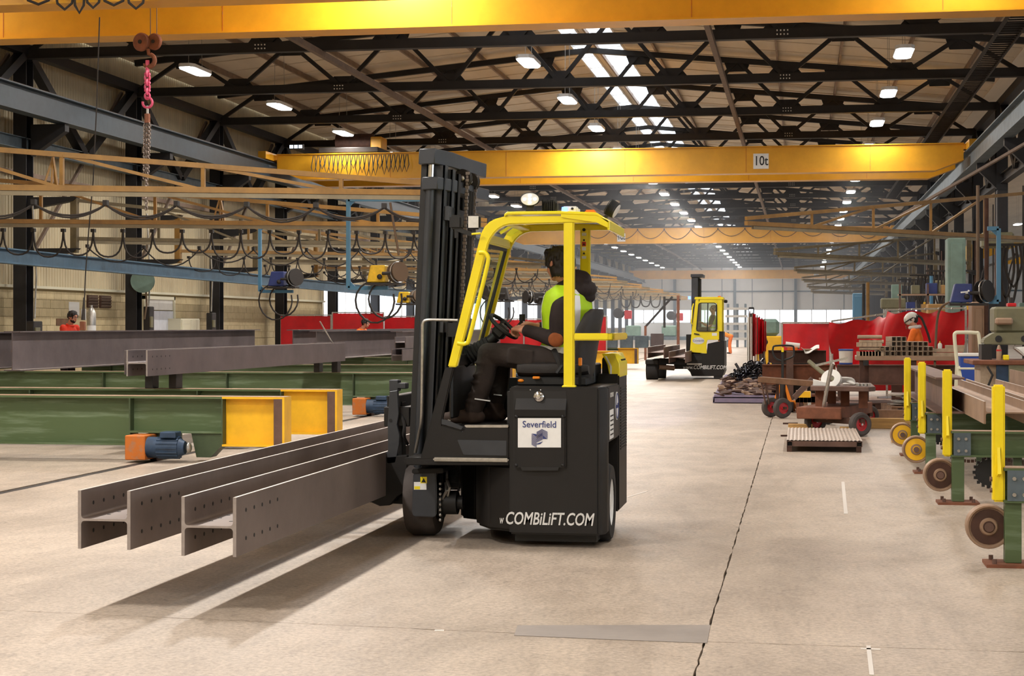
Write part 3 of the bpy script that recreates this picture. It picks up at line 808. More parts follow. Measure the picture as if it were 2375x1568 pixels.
# pyramid trolley hangers standing on the two near arms
for n_, (px, y0_, y1_, Yp) in enumerate(((123, 365, 441, 25.6), (511, 455, 514, 35.0))):
    hg = thing('trolley_hanger', 'small yellow pyramid hanger on the %s left jib arm' % ('nearest' if n_ == 0 else 'second'), 'bracket', onY(px, y1_, Yp))
    tp, bt = onY(px, y0_, Yp), onY(px, y1_, Yp)
    for dx, dyy in ((-.13, -.1), (.13, -.1), (0, .12), (.02, -.1)):
        MB().bar(tp, bt + V(dx, dyy, 0), .03, .03).build('strut', 'jib_paint', hg)

# ---- welding wire feeders on their hangers
def feeder(pos, label, body, s=1., flip=1, text_=False, hang=None, loops=True):
    p = Vector(pos); r = thing('wire_feeder', label, 'welding feeder', p, 'welding wire feeders')
    b_ = MB().poly([p + V(-.28 * s * flip, -.14, 0), p + V(.10 * s * flip, -.14, 0), p + V(.10 * s * flip, -.14, .34 * s), p + V(-.2 * s * flip, -.14, .34 * s)], (0, .3 * s, 0)).build('case', body, r, bevel=.015)
    MB().bx(p.x - .3 * s, p.x + .38 * s, p.y - .16, p.y + .2, p.z - .05, p.z - .01).build('tray', 'steel_dark', r)
    c = p + V(.32 * s * flip, 0, .2 * s)
    MB().lathe([(0, -.09), (.2 * s, -.09), (.2 * s, -.07), (.10 * s, -.065), (.10 * s, .065), (.2 * s, .07), (.2 * s, .09), (0, .09)], c, (.75 * flip, -.6, .1), 22).build('wire_reel', 'cable_tan' if 'yellow' in body else 'cable', r, True)
    MB().ring(c + V(.02, -.02, 0), .205 * s, .012, (.75 * flip, -.6, .1), 24, 6).build('reel_rim', 'alu', r, True)
    m = MB()
    m.ball(p + V(.0, -.19, .1), (.05, .05, .05)); m.cyl(p + V(.05, -.2, .16), p + V(.2, -.2, .16), .03)
    m.build('drive_rollers', 'steel_dark', r, True)[ 'kind'] = 'stuff'
    if loops:
        for q, (R_, off) in enumerate(((.42 * s, (-.12, -.05, -.36)), (.36 * s, (.05, .05, -.33)))):
            c_ = p + Vector(off); pts = [c_ + V(R_ * .95 * math.cos(a), .05 * math.sin(a * 2), R_ * math.sin(a)) for a in [x * .36 + .9 for x in range(17)]]
            MB().tube(pts, .019, 6).build('torch_hose', 'cable', r, True)
    return r
def cframe(px0, px1, pyt, pyb, Y, label, hx):
    p = onY(px0, pyt, Y); q = onY(px0, pyb, Y); t_ = onY(px1, pyt, Y); b_ = onY(hx, pyb, Y)
    r = thing('feeder_hanger', label, 'hanger', p)
    for n, a, c_ in (('upright', p, q), ('top_arm', p, t_), ('foot_arm', q, b_)): MB().bar(a, c_, .07, .07).build(n, 'hanger_blue', r)
    e = .16
    for a, c_, sg in ((p, t_, -1), (q, b_, 1)):
        dx = e if c_.x > a.x else -e
        MB().poly([a, a + V(dx, 0, 0), a + V(0, 0, sg * e)], (0, .02, 0)).build('corner_plate', 'hanger_blue', r)
    return r
cframe(603, 735, 522, 676, 38.6, 'blue C-shaped hanger holding the blue wire feeder', 680)
feeder(onY(652, 664, 38.5), 'blue wire feeder with black reel hanging at the left centre', 'feeder_blue')
cframe(808, 985, 463, 668, 31.0, 'taller pale blue C-shaped hanger holding the yellow wire feeder', 900)
feeder(onY(886, 655, 30.9), 'yellow wire feeder with large copper reel beside the black mast', 'feeder_yellow', .92)
tag(MB().tube([onY(905, 470, 31), onY(913, 520, 31), onY(920, 560, 31), onY(925, 592, 31)], .022, 7).build('feed_hose', 'cable_tan', None, True), 'tan hose running down to the yellow feeder reel', 'hose')
feeder(onY(943, 703, 41), 'small yellow wire feeder low behind the mast', 'feeder_yellow', .8, loops=False)
feeder(onY(1158, 696, 46), 'dark wire feeder seen through the cab front pillar', 'steel_dark', 1.0, -1)
feeder(onY(1248, 704, 48), 'dark wire feeder just before the driver chest', 'steel_dark', .9, -1, loops=False)
fr_ = feeder(onY(2240, 702, 30.5), 'blue wire feeder with grey reel at the right edge', 'feeder_blue', .95, loops=False)
fc_ = [c for c in fr_.children if c.name.startswith('case')][0]
MB().poly([onY(2228, 676.5, 30.35), onY(2245, 675, 30.35), onY(2245, 678.5, 30.35), onY(2228, 680, 30.35)], (0, .004, 0)).cyl(onY(2246.5, 674.5, 30.345), onY(2246.5, 674.5, 30.35), .017, n=14).poly([onY(2239.5, 679.5, 30.35), onY(2245.5, 679, 30.35), onY(2245.5, 681, 30.35), onY(2239.5, 681.5, 30.35)], (0, .004, 0)).build('maker_mark', 'sticker_white', fc_)
cframe(2316, 2290, 530, 700, 30.6, 'blue bent hanger arm of the right blue feeder', 2272)
for n_, (px, py, d_) in enumerate(((1447, 730, 120), (1568, 735, 135))):
    p = onY(px, py, d_)
    f_ = thing('wire_feeder', 'tiny red wire feeder far down the hall, %s of two' % ('left' if n_ == 0 else 'right'), 'welding feeder', p, 'welding wire feeders')
    MB().box(p + V(.3, 0, 0), (.5, .5, .6)).build('case', 'red_screen', f_, bevel=.03)
    MB().lathe([(0, -.2), (.36, -.2), (.36, .2), (0, .2)], p + V(-.35, 0, .1), (.3, 1, 0), 18).build('wire_reel', 'cable', f_, True)
# far hanging cable along the end of the hall
uloops('festoon_cable', 'wavy cable row hanging before the far end windows', [onY(1440 + 23 * i, 687, 118) for i in range(5)] , .75, .05, 'festoon cables')
# ================================================================== people
def smoothpts(pts, k=4):
    P = [Vector(p) for p in pts]; out = []
    for i in range(len(P) - 1):
        a, b, c, d = P[max(i - 1, 0)], P[i], P[i + 1], P[min(i + 2, len(P) - 1)]
        for j in range(k):
            t = j / k
            out.append(.5 * ((2 * b) + (c - a) * t + (2 * a - 5 * b + 4 * c - d) * t * t + (3 * b - a - 3 * c + d) * t ** 3))
    return out + [P[-1]]
def limb(mb, pts, rs, n=10, k=4):
    sp = smoothpts(pts, k); m = len(sp) - 1; R = []
    for i in range(len(sp)):
        u = i / m * (len(rs) - 1); j = min(int(u), len(rs) - 2); R.append(rs[j] + (rs[j + 1] - rs[j]) * (u - j))
    mb.tube(sp, .1, n, rs=R); mb.ball(sp[0], R[0], n, 6); mb.ball(sp[-1], R[-1], n, 6)
def basis(f, up=(0, 0, 1)):
    f = Vector(f).normalized(); l = Vector(up).cross(f).normalized(); u = f.cross(l).normalized()
    return Matrix((f, l, u)).transposed()          # columns: forward, left, up
def torso(mb, p0, p1, lat, ws, ds, sc=1., u0=0., u1=1., a0=0., a1=2 * PI, n=20, rows=12, bend=None):
    p0, p1 = Vector(p0), Vector(p1); lat = Vector(lat).normalized(); up = (p1 - p0).normalized(); fw = lat.cross(up).normalized(); lat = up.cross(fw).normalized()
    bend = Vector(bend) if bend else Vector((0, 0, 0))
    def f(i, j):
        u = u0 + (u1 - u0) * j; x = u * (len(ws) - 1); q = min(int(x), len(ws) - 2); t = x - q; t = t * t * (3 - 2 * t)
        w = (ws[q] + (ws[q + 1] - ws[q]) * t) * sc; d = (ds[q] + (ds[q + 1] - ds[q]) * t) * sc
        a = a0 + (a1 - a0) * i; ca, sa = math.cos(a), math.sin(a)
        e = .8; c2 = abs(ca) ** e * (1 if ca > 0 else -1); s2 = abs(sa) ** e * (1 if sa > 0 else -1)
        return p0.lerp(p1, u) + bend * (4 * u * (1 - u)) + lat * (w * c2) + fw * (d * s2)
    mb.grid(f, n, rows)
    if a1 - a0 > 6.2:
        for j in (0, 1): 
            mb.add([f(i / n, j) for i in range(n)], [tuple(range(n))])
    return f
def head(mb, c, f, s=1., up=(0, 0, 1)):
    R = basis(f, up); W = lambda x, y, z: Vector(c) + R @ Vector((x * s, y * s, z * s))
    mb.ball(W(-.006, 0, .028), (.098 * s, .077 * s, .092 * s), 16, 12, R)
    mb.ball(W(.022, 0, -.035), (.062 * s, .060 * s, .075 * s), 14, 10, R)
    mb.ball(W(.052, 0, -.088), (.024 * s, .028 * s, .02 * s), 10, 6, R)
    for y in (-.04, .04): mb.ball(W(.045, y, -.03), (.03 * s, .026 * s, .03 * s), 10, 6, R)
    mb.tube([W(.084, 0, .022), W(.1, 0, -.005), W(.108, 0, -.022)], .012, 8, rs=[.008 * s, .011 * s, .015 * s]); mb.ball(W(.1, 0, -.024), .014 * s, 8, 6)
    mb.tube([W(.079, -.045, .032), W(.09, -.02, .034), W(.09, .02, .034), W(.079, .045, .032)], .009 * s, 6)
    mb.tube([W(.08, -.025, -.055), W(.088, 0, -.054), W(.08, .025, -.055)], .008 * s, 6); mb.tube([W(.078, -.02, -.064), W(.085, 0, -.066), W(.078, .02, -.064)], .008 * s, 6)
    for y in (-1, 1):
        mb.tube([W(-.012, y * .078, .03), W(-.03, y * .086, .022), W(-.028, y * .084, -.01), W(-.01, y * .077, -.03), W(-.002, y * .076, 0), W(-.012, y * .078, .03)], .008 * s, 6)
        mb.ball(W(-.014, y * .077, 0), (.016 * s, .008 * s, .028 * s), 8, 6, R)
    return R
def face_bits(c, f, s, par, up=(0, 0, 1), beard=False, brow=True):
    R = basis(f, up); W = lambda x, y, z: Vector(c) + R @ Vector((x * s, y * s, z * s))
    for y in (-.031, .031): MB().ball(W(.078, y, .012), (.011 * s, .014 * s, .011 * s), 8, 6, R).build('eye', 'white_plastic', par, True)
    for y in (-.031, .031): MB().ball(W(.087, y, .012), .0058 * s, 8, 6).build('iris', 'ink', par, True)
    if brow:
        for y in (-1, 1): MB().tube([W(.083, y * .05, .034), W(.093, y * .03, .04), W(.093, y * .014, .036)], .006 * s, 5).build('eyebrow', 'hair', par, True)
    if beard:
        m = MB(); m.ball(W(.027, 0, -.062), (.062 * s, .063 * s, .052 * s), 14, 9, R); m.ball(W(.056, 0, -.09), (.03 * s, .033 * s, .024 * s), 10, 6, R)
        m.build('beard', 'hair', par, remesh=.008 * s, sm_it=1)
def hair_cap(c, f, s, par, mat='hair', up=(0, 0, 1), long=0., rm=.007):
    R = basis(f, up); W = lambda x, y, z: Vector(c) + R @ Vector((x * s, y * s, z * s)); m = MB()
    m.ball(W(-.018, 0, .045), (.101 * s, .085 * s, .088 * s), 16, 10, R)
    m.ball(W(-.05, 0, .005), (.066 * s, .076 * s, .08 * s), 14, 8, R)
    rnd = random.Random(3)
    for k in range(60):
        a = rnd.uniform(-2.5, 2.5); z = rnd.uniform(.0, .13); rr = .1 * math.sqrt(max(.05, 1 - ((z - .045) / .095) ** 2))
        p = W(-.018 - rr * math.cos(a) * .98 + (.0), rr * .84 * math.sin(a), z)
        q = p + R @ Vector((-.01 * math.cos(a), .012 * math.sin(a), -.03 - .02 * rnd.random())) * s
        m.tube([p, p.lerp(q, .5) + (p - Vector(c)).normalized() * .004, q], .011 * s, 5, rs=[.013 * s, .012 * s, .004 * s])
    if long:
        for k in range(16):
            a = -2.1 + 4.2 * k / 15; p = W(-.03 - .06 * math.cos(a), .074 * math.sin(a), -.01)
            m.tube([p, p + R @ Vector((-.008, 0, -long * .5)) * s, p + R @ Vector((-.002, 0, -long * (1 - .25 * abs(math.sin(a)))))], .014 * s, 6, rs=[.018 * s, .015 * s, .004 * s])
        for k in range(7):
            y = -.06 + .02 * k; p = W(.055 - abs(y) * .3, y, .105); q = W(.083 - abs(y) * .4, y * 1.12, .058 + .01 * (k % 2))
            m.tube([p, p.lerp(q, .5) + R @ Vector((.012, 0, .004)), q], .013 * s, 6, rs=[.02 * s, .014 * s, .005 * s])
    return m.build('hair', mat, par, remesh=rm * s, sm_it=1)
def hand(mb, w, d, nrm, side=1, curl=1.0, s=1., thumb=.6):
    """palm from wrist w along d; nrm points out of the palm; side +1 puts the thumb on d x nrm"""
    d = Vector(d).normalized(); nrm = Vector(nrm); nrm = (nrm - d * nrm.dot(d)).normalized(); lat = d.cross(nrm).normalized() * side; w = Vector(w)
    mb.ball(w, (.028 * s,) * 3, 10, 6)
    for k in range(4):
        o = (-.032 + .0215 * k) * s                # little .. index
        kn = w + d * (.086 - .006 * abs(k - 2)) * s + lat * o
        mb.tube([w + lat * o * .62, w.lerp(kn, .5) + lat * o * .05, kn], .014 * s, 8, rs=[.016 * s, .0155 * s, .0125 * s]); mb.ball(kn, .0125 * s, 8, 6)
        L = [.030, .039, .043, .038][k] * s; a = 0.; p = kn; pts = [kn]
        for q, fct in enumerate((1., .72, .55)):
            a += [.75, .85, .55][q] * curl * (1 + .06 * (3 - k)); p = p + (d * math.cos(a) + nrm * math.sin(a)) * L * fct; pts.append(p)
        mb.tube(smoothpts(pts, 3), .009, 8, rs=[(.0108 - .0034 * i / 9) * s for i in range(10)]); mb.ball(pts[-1], .0076 * s, 8, 6)
    b = w + d * .026 * s + lat * .022 * s; t1 = b + (lat * .8 + d * .75 + nrm * .25 * thumb).normalized() * .042 * s; t2 = t1 + (d * .9 + lat * .12 + nrm * .55 * thumb).normalized() * .032 * s; t3 = t2 + (d * .85 - lat * .12 + nrm * .7 * thumb).normalized() * .026 * s
    mb.tube(smoothpts([b - d * .012, t1, t2, t3], 3), .01, 8, rs=[(.0165 - .0075 * i / 9) * s for i in range(10)]); mb.ball(t3, .009 * s, 8, 6)

# ================================================================== the two H-beams on the forks
def hbeam(x0, x1, y0, y1, z0, hgt, label, mat='beam_steel', holes=True, group=None, name='steel_beam', tf=.018, tw=.012):
    xm = (x0 + x1) / 2
    r = thing(name, label, 'steel beam', (xm, (y0 + y1) / 2, z0), group)
    w = x1 - x0; zc = z0 + hgt / 2; m = MB(); rad = .018; prof = []
    def pr(): 
        pts = [(-w / 2, -hgt / 2), (-w / 2 + tf, -hgt / 2)]
        for (cx, cy, a0) in ((-w / 2 + tf + rad, -tw / 2 - rad, PI), ): pts += [(cx + rad * math.cos(a0 - k * PI / 8), cy + rad * math.sin(a0 - k * PI / 8)) for k in range(5)]
        pts += [(w / 2 - tf - rad + rad * math.cos(PI / 2 - k * PI / 8), -tw / 2 - rad + rad * math.sin(PI / 2 - k * PI / 8)) for k in range(5)]
        pts += [(w / 2 - tf, -hgt / 2), (w / 2, -hgt / 2)]
        return pts + [(-x, -y) for x, y in pts]
    m.poly([V(xm + a, y0, zc + b) for a, b in pr()], (0, y1 - y0, 0)).build('rolled_section', mat, r, True)
    MB().poly([V(xm + a, y0 - .0015, zc + b) for a, b in pr()], (0, .0015, 0)).build('saw_cut_end', 'saw_cut' if holes else mat, r)
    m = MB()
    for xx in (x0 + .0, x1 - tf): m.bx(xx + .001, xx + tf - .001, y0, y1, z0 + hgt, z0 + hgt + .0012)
    m.build('edge_highlight', 'painted_highlight', r)['kind'] = 'stuff'  # pale strips paint the overhead light catching the flange tops
    if holes:
        h = MB()
        for k in range(5):
            y = y0 + .16 + k * .14
            for dz in (-.075, .075):
                for xx in (x0, x1):
                    h.cyl((xx - .0015, y, zc + dz), (xx + .0015, y, zc + dz), .011, n=8)
                for xx in (x0 + tf, x1 - tf): h.cyl((xx - .0015, y, zc + dz), (xx + .0015, y, zc + dz), .011, n=8)
            for dx in (-.06, .05): h.cyl((xm + dx, y + .05, zc + tw / 2 - .001), (xm + dx, y + .05, zc + tw / 2 + .0015), .011, n=8)
        h.build('bolt_hole', 'sticker_white' if False else 'ink', r)['kind'] = 'stuff'
    return r
hbeam(-3.78, -3.487, 8.65, 16.6, .315, .31, 'grey rolled H-beam on the forks, the outer one away from the lorry cab'.replace('lorry ', 'truck '), group='steel beams carried on the forks')
hbeam(-3.205, -2.905, 8.65, 16.6, .29, .31, 'grey rolled H-beam on the forks, the inner one next to the truck', group='steel beams carried on the forks')

# ================================================================== the near side-loading forklift
Y0 = 11.5
def N(px, py, Y=Y0): return onY(px, py, Y)
fk = thing('forklift', 'black and yellow side loading forklift with an open cab carrying two steel beams', 'forklift', (-1.95, 12.2, 0))
def plate(pts, Y, dep, name, mat, bev=.006, par=None, seg=2, smooth=True): return MB().poly([N(*p, Y=Y) for p in pts], (0, dep, 0)).build(name, mat, par or fk, smooth, bev, seg)
# ---- rear body block with wheel well
XRr, zt, zb = -1.285, 1.085, .09
xa, xb = N(1181, 900).x, N(1389, 900).x
bb = MB()
bb.poly([(xa, Y0, zb), (xb, Y0, zb), (XRr, Y0 + .10, zb), (XRr, 11.70, zb), (-1.45, 11.70, zb), (-1.45, 12.9, zb), (xa, 12.9, zb)], (0, 0, zt - zb))
body = bb.build('body', 'truck_black', fk, True, .012, 2)
MB().bx(-1.449, XRr, 11.70, 12.38, .70, zt).build('wheel_arch', 'truck_black', fk, True, .01, 2)
MB().poly([(-1.449, 12.38, .16), (XRr, 12.38, .16), (XRr, 12.94, .16), (-1.35, 13.0, .16), (-1.449, 13.0, .16)], (0, 0, .99)).build('rear_panel', 'truck_black', fk, True, .012, 2)
gr = MB()
for k in range(22): gr.bx(XRr - .002, XRr + .006, 12.46, 12.88, .60 + k * .021, .61 + k * .021)
gr.build('radiator_grille', 'truck_dark', fk)['kind'] = 'stuff'
MB().bx(xa + .02, -1.36, Y0 + .12, 12.8, .03, .1).build('underbody', 'truck_dark', fk)
# rear stickers
def rear(y0, y1, pz0, pz1, mat, name, par): return MB().bx(XRr - .001, XRr + .003, y0, y1, pz0, pz1).build(name, mat, par)
lb_ = MB().lathe([(0, 0), (.1, 0), (.1, .004), (0, .004)], (XRr, 12.2, .93), (1, 0, 0), 28).build('maker_badge', 'decal_grey', fk)
lb_.scale = (1, 1, 1)
MB().ring((XRr + .005, 12.2, .93), .088, .004, (1, 0, 0), 28, 5).build('badge_ring', 'navy', lb_)
text('Combilift', .052, (XRr + .0055, 12.2, .93), (0, 1, 0), (0, 0, 1), 'navy', lb_, depth=.002)
rear(11.74, 11.98, .72, .92, 'sticker_white', 'data_plate', fk)
text('COMBI-CB', .045, (XRr + .003, 11.87, 1.02), (0, 1, 0), (0, 0, 1), 'decal_grey', fk, depth=.002)
pl = MB()
for k in range(5): pl.bx(XRr + .002, XRr + .005, 11.77, 11.95, .745 + k * .032, .755 + k * .032)
pl.build('print_lines', 'ink', fk)['kind'] = 'stuff'
# ---- wheels
def wheel(c, axis, R, w, name, par, rim='alu', tyre='rubber', rimr=.62, flat=False):
    c = Vector(c); a = Vector(axis).normalized()
    t = MB().lathe([(R * rimr, -w / 2), (R * .93, -w / 2), (R, -w / 2 + .03 if w > .08 else -w / 4), (R, w / 2 - .03 if w > .08 else w / 4), (R * .93, w / 2), (R * rimr, w / 2), (R * rimr, -w / 2)], c, a, 36).build(name, tyre, par, True)
    MB().lathe([(0, -w * .36), (R * .2, -w * .38), (R * .3, -w * .3), (R * rimr * .9, -w * .32), (R * rimr, -w * .45), (R * rimr, w * .45), (R * rimr * .9, w * .32), (R * .3, w * .3), (R * .2, w * .42), (0, w * .42)], c, a, 28).build('rim', rim, t, True)
    b_ = MB()
    dd, p_, q_ = MB().frame(c, c + a)
    for k in range(6):
        an = k * PI / 3; o = c + (p_ * math.cos(an) + q_ * math.sin(an)) * R * .42
        b_.cyl(o - a * w * .36, o + a * w * .36, R * .05, n=6)
    b_.build('wheel_nuts', 'chrome', t)['kind'] = 'stuff'
    return t
wheel((-1.375, 11.97, .27), (1, 0, 0), .27, .17, 'rear_wheel', fk, 'sticker_white')
fwc = V(-2.655, 12.10, .275)
wheel(fwc, (1, 0, 0), .275, .21, 'front_wheel', fk, 'truck_black', 'tyre_grey')
wheel((-2.2, 13.0, .25), (1, 0, 0), .25, .2, 'far_wheel', fk, 'truck_black')
# front wheel fork, fender plate and stickers
plate([(958, 1103), (964, 1090), (1010, 1090), (1013, 1140), (1012, 1195), (1006, 1200), (960, 1198), (955, 1190)], 11.80, .025, 'fender_plate', 'mast_grey')
plate([(955, 1088), (1028, 1086), (1028, 1098), (955, 1099)], 11.79, .5, 'fork_yoke', 'truck_black')
MB().cyl((-2.62, 12.1, .50), (-2.62, 12.1, .60), .13, n=24).build('steering_head', 'truck_dark', fk, True)
plate([(960, 1118), (989, 1118), (989, 1136), (960, 1136)], 11.797, .003, 'instruction_label', 'sticker_white', 0)
pl_ = plate([(975, 1106), (990, 1106), (990, 1121), (975, 1121)], 11.796, .003, 'warning_label', 'yellow_truck', 0)
plate([(977, 1119), (988, 1119), (982.5, 1109)], 11.794, .002, 'warning_triangle', 'ink', 0)
plate([(961, 1128), (974, 1128), (974, 1135), (961, 1135)], 11.795, .002, 'label_band', 'yellow_truck', 0)
hm = MB().cyl(N(1030, 1165, 11.95), N(1062, 1165, 11.95), .085, n=20).cyl(N(1022, 1165, 11.95), N(1030, 1165, 11.95), .11, n=20).cyl(N(1062, 1165, 11.95), N(1075, 1165, 11.95), .05, n=14)
hm.build('drive_motor', 'truck_dark', fk, True)
sp = MB()
for k in range(8): sp.ball(N(1021, 1122 + k * 12, 11.84), .012, 6, 5)
sp.build('chain_bolts', 'alu', fk)['kind'] = 'stuff'
for p, q in (((1038, 1150), (1036, 1112)), ((1024, 1160), (1034, 1120))): MB().tube([N(*p, Y=11.88), N((p[0] + q[0]) / 2 + 6, (p[1] + q[1]) / 2, Y=11.85), N(*q, Y=11.9)], .011, 7).build('hydraulic_hose', 'alu', fk, True)
# ---- deck, steps, side panel
plate([(938, 1062), (1181, 1062), (1181, 1079), (938, 1079)], Y0 + .02, 1.36, 'deck', 'truck_black')
plate([(1032, 852), (1052, 853), (1026, 970), (1026, 986), (1072, 999), (1082, 990), (1181, 990), (1181, 1063), (998, 1066), (974, 1066)], Y0 + .025, .05, 'side_panel', 'truck_black', .008)
plate([(1060, 1020), (1175, 1022), (1175, 1058), (1075, 1056)], Y0 + .018, .01, 'worn_step_panel', 'mast_grey', .004)
plate([(1004, 1061), (1179, 1063), (1179, 1072), (1004, 1070)], Y0 - .005, .10, 'lower_step_nosing', 'alu', .008)
plate([(1076, 986), (1179, 986), (1179, 992), (1080, 992)], Y0 + .02, .08, 'upper_step_nosing', 'alu', .004)
sl = plate([(1024, 972), (1036, 974), (1074, 990), (1070, 997), (1024, 984)], Y0 + .015, .012, 'floor_bracket', 'mast_grey', .002)
xf0, xf1 = N(1030, 990).x, N(1181, 990).x
MB().bx(xf0, xf1, Y0 + .07, 12.5, N(1100, 990).z - .03, N(1100, 990).z).build('cab_floor', 'truck_dark', fk)
# lower chassis under the step, swinging in; left end extended in place of dark shade
zc0, zc1 = .10, N(1100, 1079).z
ch = MB().poly([(xf1 + .03, Y0 + .012, zc0), (N(1125, 1200).x, 11.64, zc0), (N(1082, 1200).x, 11.88, zc0), (N(1060, 1200).x, 12.2, zc0), (N(1015, 1200).x, 12.3, zc0), (N(1015, 1200).x, 12.85, zc0), (xf1 + .03, 12.85, zc0)], (0, 0, zc1 - zc0))
ch.build('chassis', 'truck_black', fk, True, .02, 3)
# lettering on the skirt
text('COMBiLiFT.COM', .118, N(1273, 1205, Y0 - .002), (1, 0, 0), (0, 0, 1), 'decal_grey', body, depth=.003, shear=.22, bold=.014, sx=.69)
text('w', .085, N(1162, 1206, Y0 - .002) + V(-.0, .01, 0), (1, 0, 0), (0, 0, 1), 'decal_grey', body, depth=.003, shear=.22, sx=.45)
# ---- side door with sign
dr = plate([(1191, 907), (1313, 907), (1313, 1089), (1191, 1089)], Y0 - .002, .01, 'side_door', 'truck_dark', .0)
plate([(1193, 966), (1312, 966), (1312, 1087), (1193, 1087)], Y0 - .024, .03, 'door_panel', 'truck_black', .008, dr)
MB().poly([N(1193, 950, Y0 - .03), N(1193, 966, Y0 - .024), N(1193, 966, Y0), N(1196, 922, Y0)], (N(1312, 950).x - N(1193, 950).x, 0, 0)).build('door_hood', 'truck_black', dr, False, .003)
lt = MB().lathe([(0, 0), (.036, 0), (.036, .012), (.028, .02), (.02, .022), (.016, .036), (0, .038)], N(1250, 920, Y0 - .004), (0, -1, 0), 10).build('door_latch', 'chrome', dr, True)
for a, b_ in ((1197, 966), (1305, 966), (1197, 1079), (1305, 1079)):
    MB().ball(N(a, b_, Y0 - .026), (.012, .008, .012), 10, 6).build('bolt', 'truck_dark', dr, True)
plate([(1207, 1083), (1297, 1083), (1294, 1092), (1211, 1092)], Y0 - .028, .02, 'door_lip', 'truck_dark', .002, dr)
for a in (1230, 1254): MB().ball(N(a, 904.5, Y0 - .002), .006, 8, 5).build('screw', 'chrome', dr, True)
sg = plate([(1201, 970), (1301, 970), (1301, 1038), (1201, 1038)], Y0 - .029, .006, 'company_sign', 'sticker_white', 0, fk)
text('Severfield', .063, N(1251, 985, Y0 - .031), (1, 0, 0), (0, 0, 1), 'navy', sg, depth=.002, bold=.004, sx=.94)
lg = MB()
SGN = lambda x, y: N(1201 + (x - 1068) / 3.136, 970 + (y - 597) / 3.136, Y0 - .032)
for k in range(11):
    y = 713 + k * 7.2; z = 676 + k * 7.2
    if k < 7:                                             # right tower: roofline chevrons
        lg.poly([SGN(1204, z + 22), SGN(1243, z), SGN(1284, z + 20), SGN(1284, z + 23.4), SGN(1243, z + 3.6), SGN(1204, z + 25.6)], (0, .002, 0))
    lg.poly([SGN(1168, y), SGN(1204, y + 22), SGN(1204, y + 25.5), SGN(1168, y + 3.5)], (0, .002, 0))
    if k > 3: lg.poly([SGN(1204, z + 22), SGN(1248, z), SGN(1248, z + 3.6), SGN(1204, z + 25.6)], (0, .002, 0))
lg.poly([SGN(1168, 708), SGN(1203, 713), SGN(1203, 732)], (0, .002, 0))
lg.poly([SGN(1250, 726), SGN(1284, 748), SGN(1250, 748)], (0, .002, 0))
lg.poly([SGN(1196, 786), SGN(1250, 766), SGN(1232, 784), SGN(1214, 788)], (0, .002, 0))
lg.build('company_emblem', 'navy', sg)['kind'] = 'stuff'

# ---- yellow cab frame
YN, YF = Y0 + .03, 12.42
def hoop(Y, dep, name, full=True):
    outer = [(1036, 852), (1108, 562), (1114, 540), (1122, 525), (1133, 514), (1146, 507), (1168, 501), (1300, 500), (1382, 503)]
    inner = [(1382, 516), (1300, 517), (1180, 520), (1166, 524), (1154, 531), (1144, 541), (1136, 553), (1130, 566), (1057, 852)]
    ps = [(p, N(p[0], p[1])) for p in outer + inner]
    m = MB(); k = len(outer)
    o3 = [V(N(*p).x, Y, N(*p).z) for p in outer]; i3 = [V(N(*p).x, Y, N(*p).z) for p in inner][::-1]
    rings = [[o3[i], i3[i], i3[i] + V(0, dep, 0), o3[i] + V(0, dep, 0)] for i in range(k)]
    return m.loft(rings).build(name, 'yellow_truck', fk, True, .008, 2)
hoop(YN, .055, 'cab_hoop'); hoop(YF, .055, 'cab_hoop')
xp0, xp1 = N(1305.5, 700).x, N(1330, 700).x
z5 = N(1318, 512).z
MB().bx(xp0, xp1, YN - .002, YN + .06, zt - .02, z5).build('rear_post', 'yellow_truck', fk, True, .01, 2)
fp = MB().bx(xp0, xp1, YF, YF + .06, zt - .02, z5).build('rear_post', 'yellow_truck', fk, True, .01, 2)
MB().bx(xp0 - .01, xp1 + .01, YN - .012, YN + .07, zt - .03, zt + .012).build('post_foot', 'yellow_truck', fk, True, .006)
F = lambda px, py: onY(px, py, YF - .001)
def fpl(x0, x1, y0, y1, mat, name): return MB().bx(F(x0, y0).x, F(x1, y0).x, YF - .004, YF, F(x0, y1).z, F(x0, y0).z).build(name, mat, fp)
fpl(1349.5, 1360, 540, 547, 'decal_grey', 'post_label'); fpl(1350, 1359, 561, 571, 'red_screen', 'post_label'); fpl(1350, 1359, 573, 581, 'sticker_white', 'post_label'); fpl(1350, 1359, 583, 592, 'yellow_truck', 'post_label'); fpl(1349.5, 1359.5, 594, 600, 'decal_grey', 'post_label')
for yy in (587, 566): MB().poly([F(1351.5, yy + 3), F(1357.5, yy + 3), F(1354.5, yy - 3)], (0, -.006, 0)).build('warning_triangle', 'ink', fp)
for yy, r_ in ((533, .012), (557, .007)): MB().cyl(F(1354.5, yy), F(1354.5, yy) + V(0, -.006, 0), r_, n=14).build('post_hole', 'ink', fp)
# side arm bar running back from the post
b0_, b1_ = N(1330, 773), N(1422, 790)
MB().bx(b0_.x - .005, b1_.x, YN, YN + .05, b1_.z, b0_.z).build('side_bar', 'yellow_truck', fk, True, .008, 2)
MB().bx(b1_.x - .05, b1_.x, YN, YF + .05, b1_.z, b0_.z).build('back_bar', 'yellow_truck', fk, True, .008, 2)
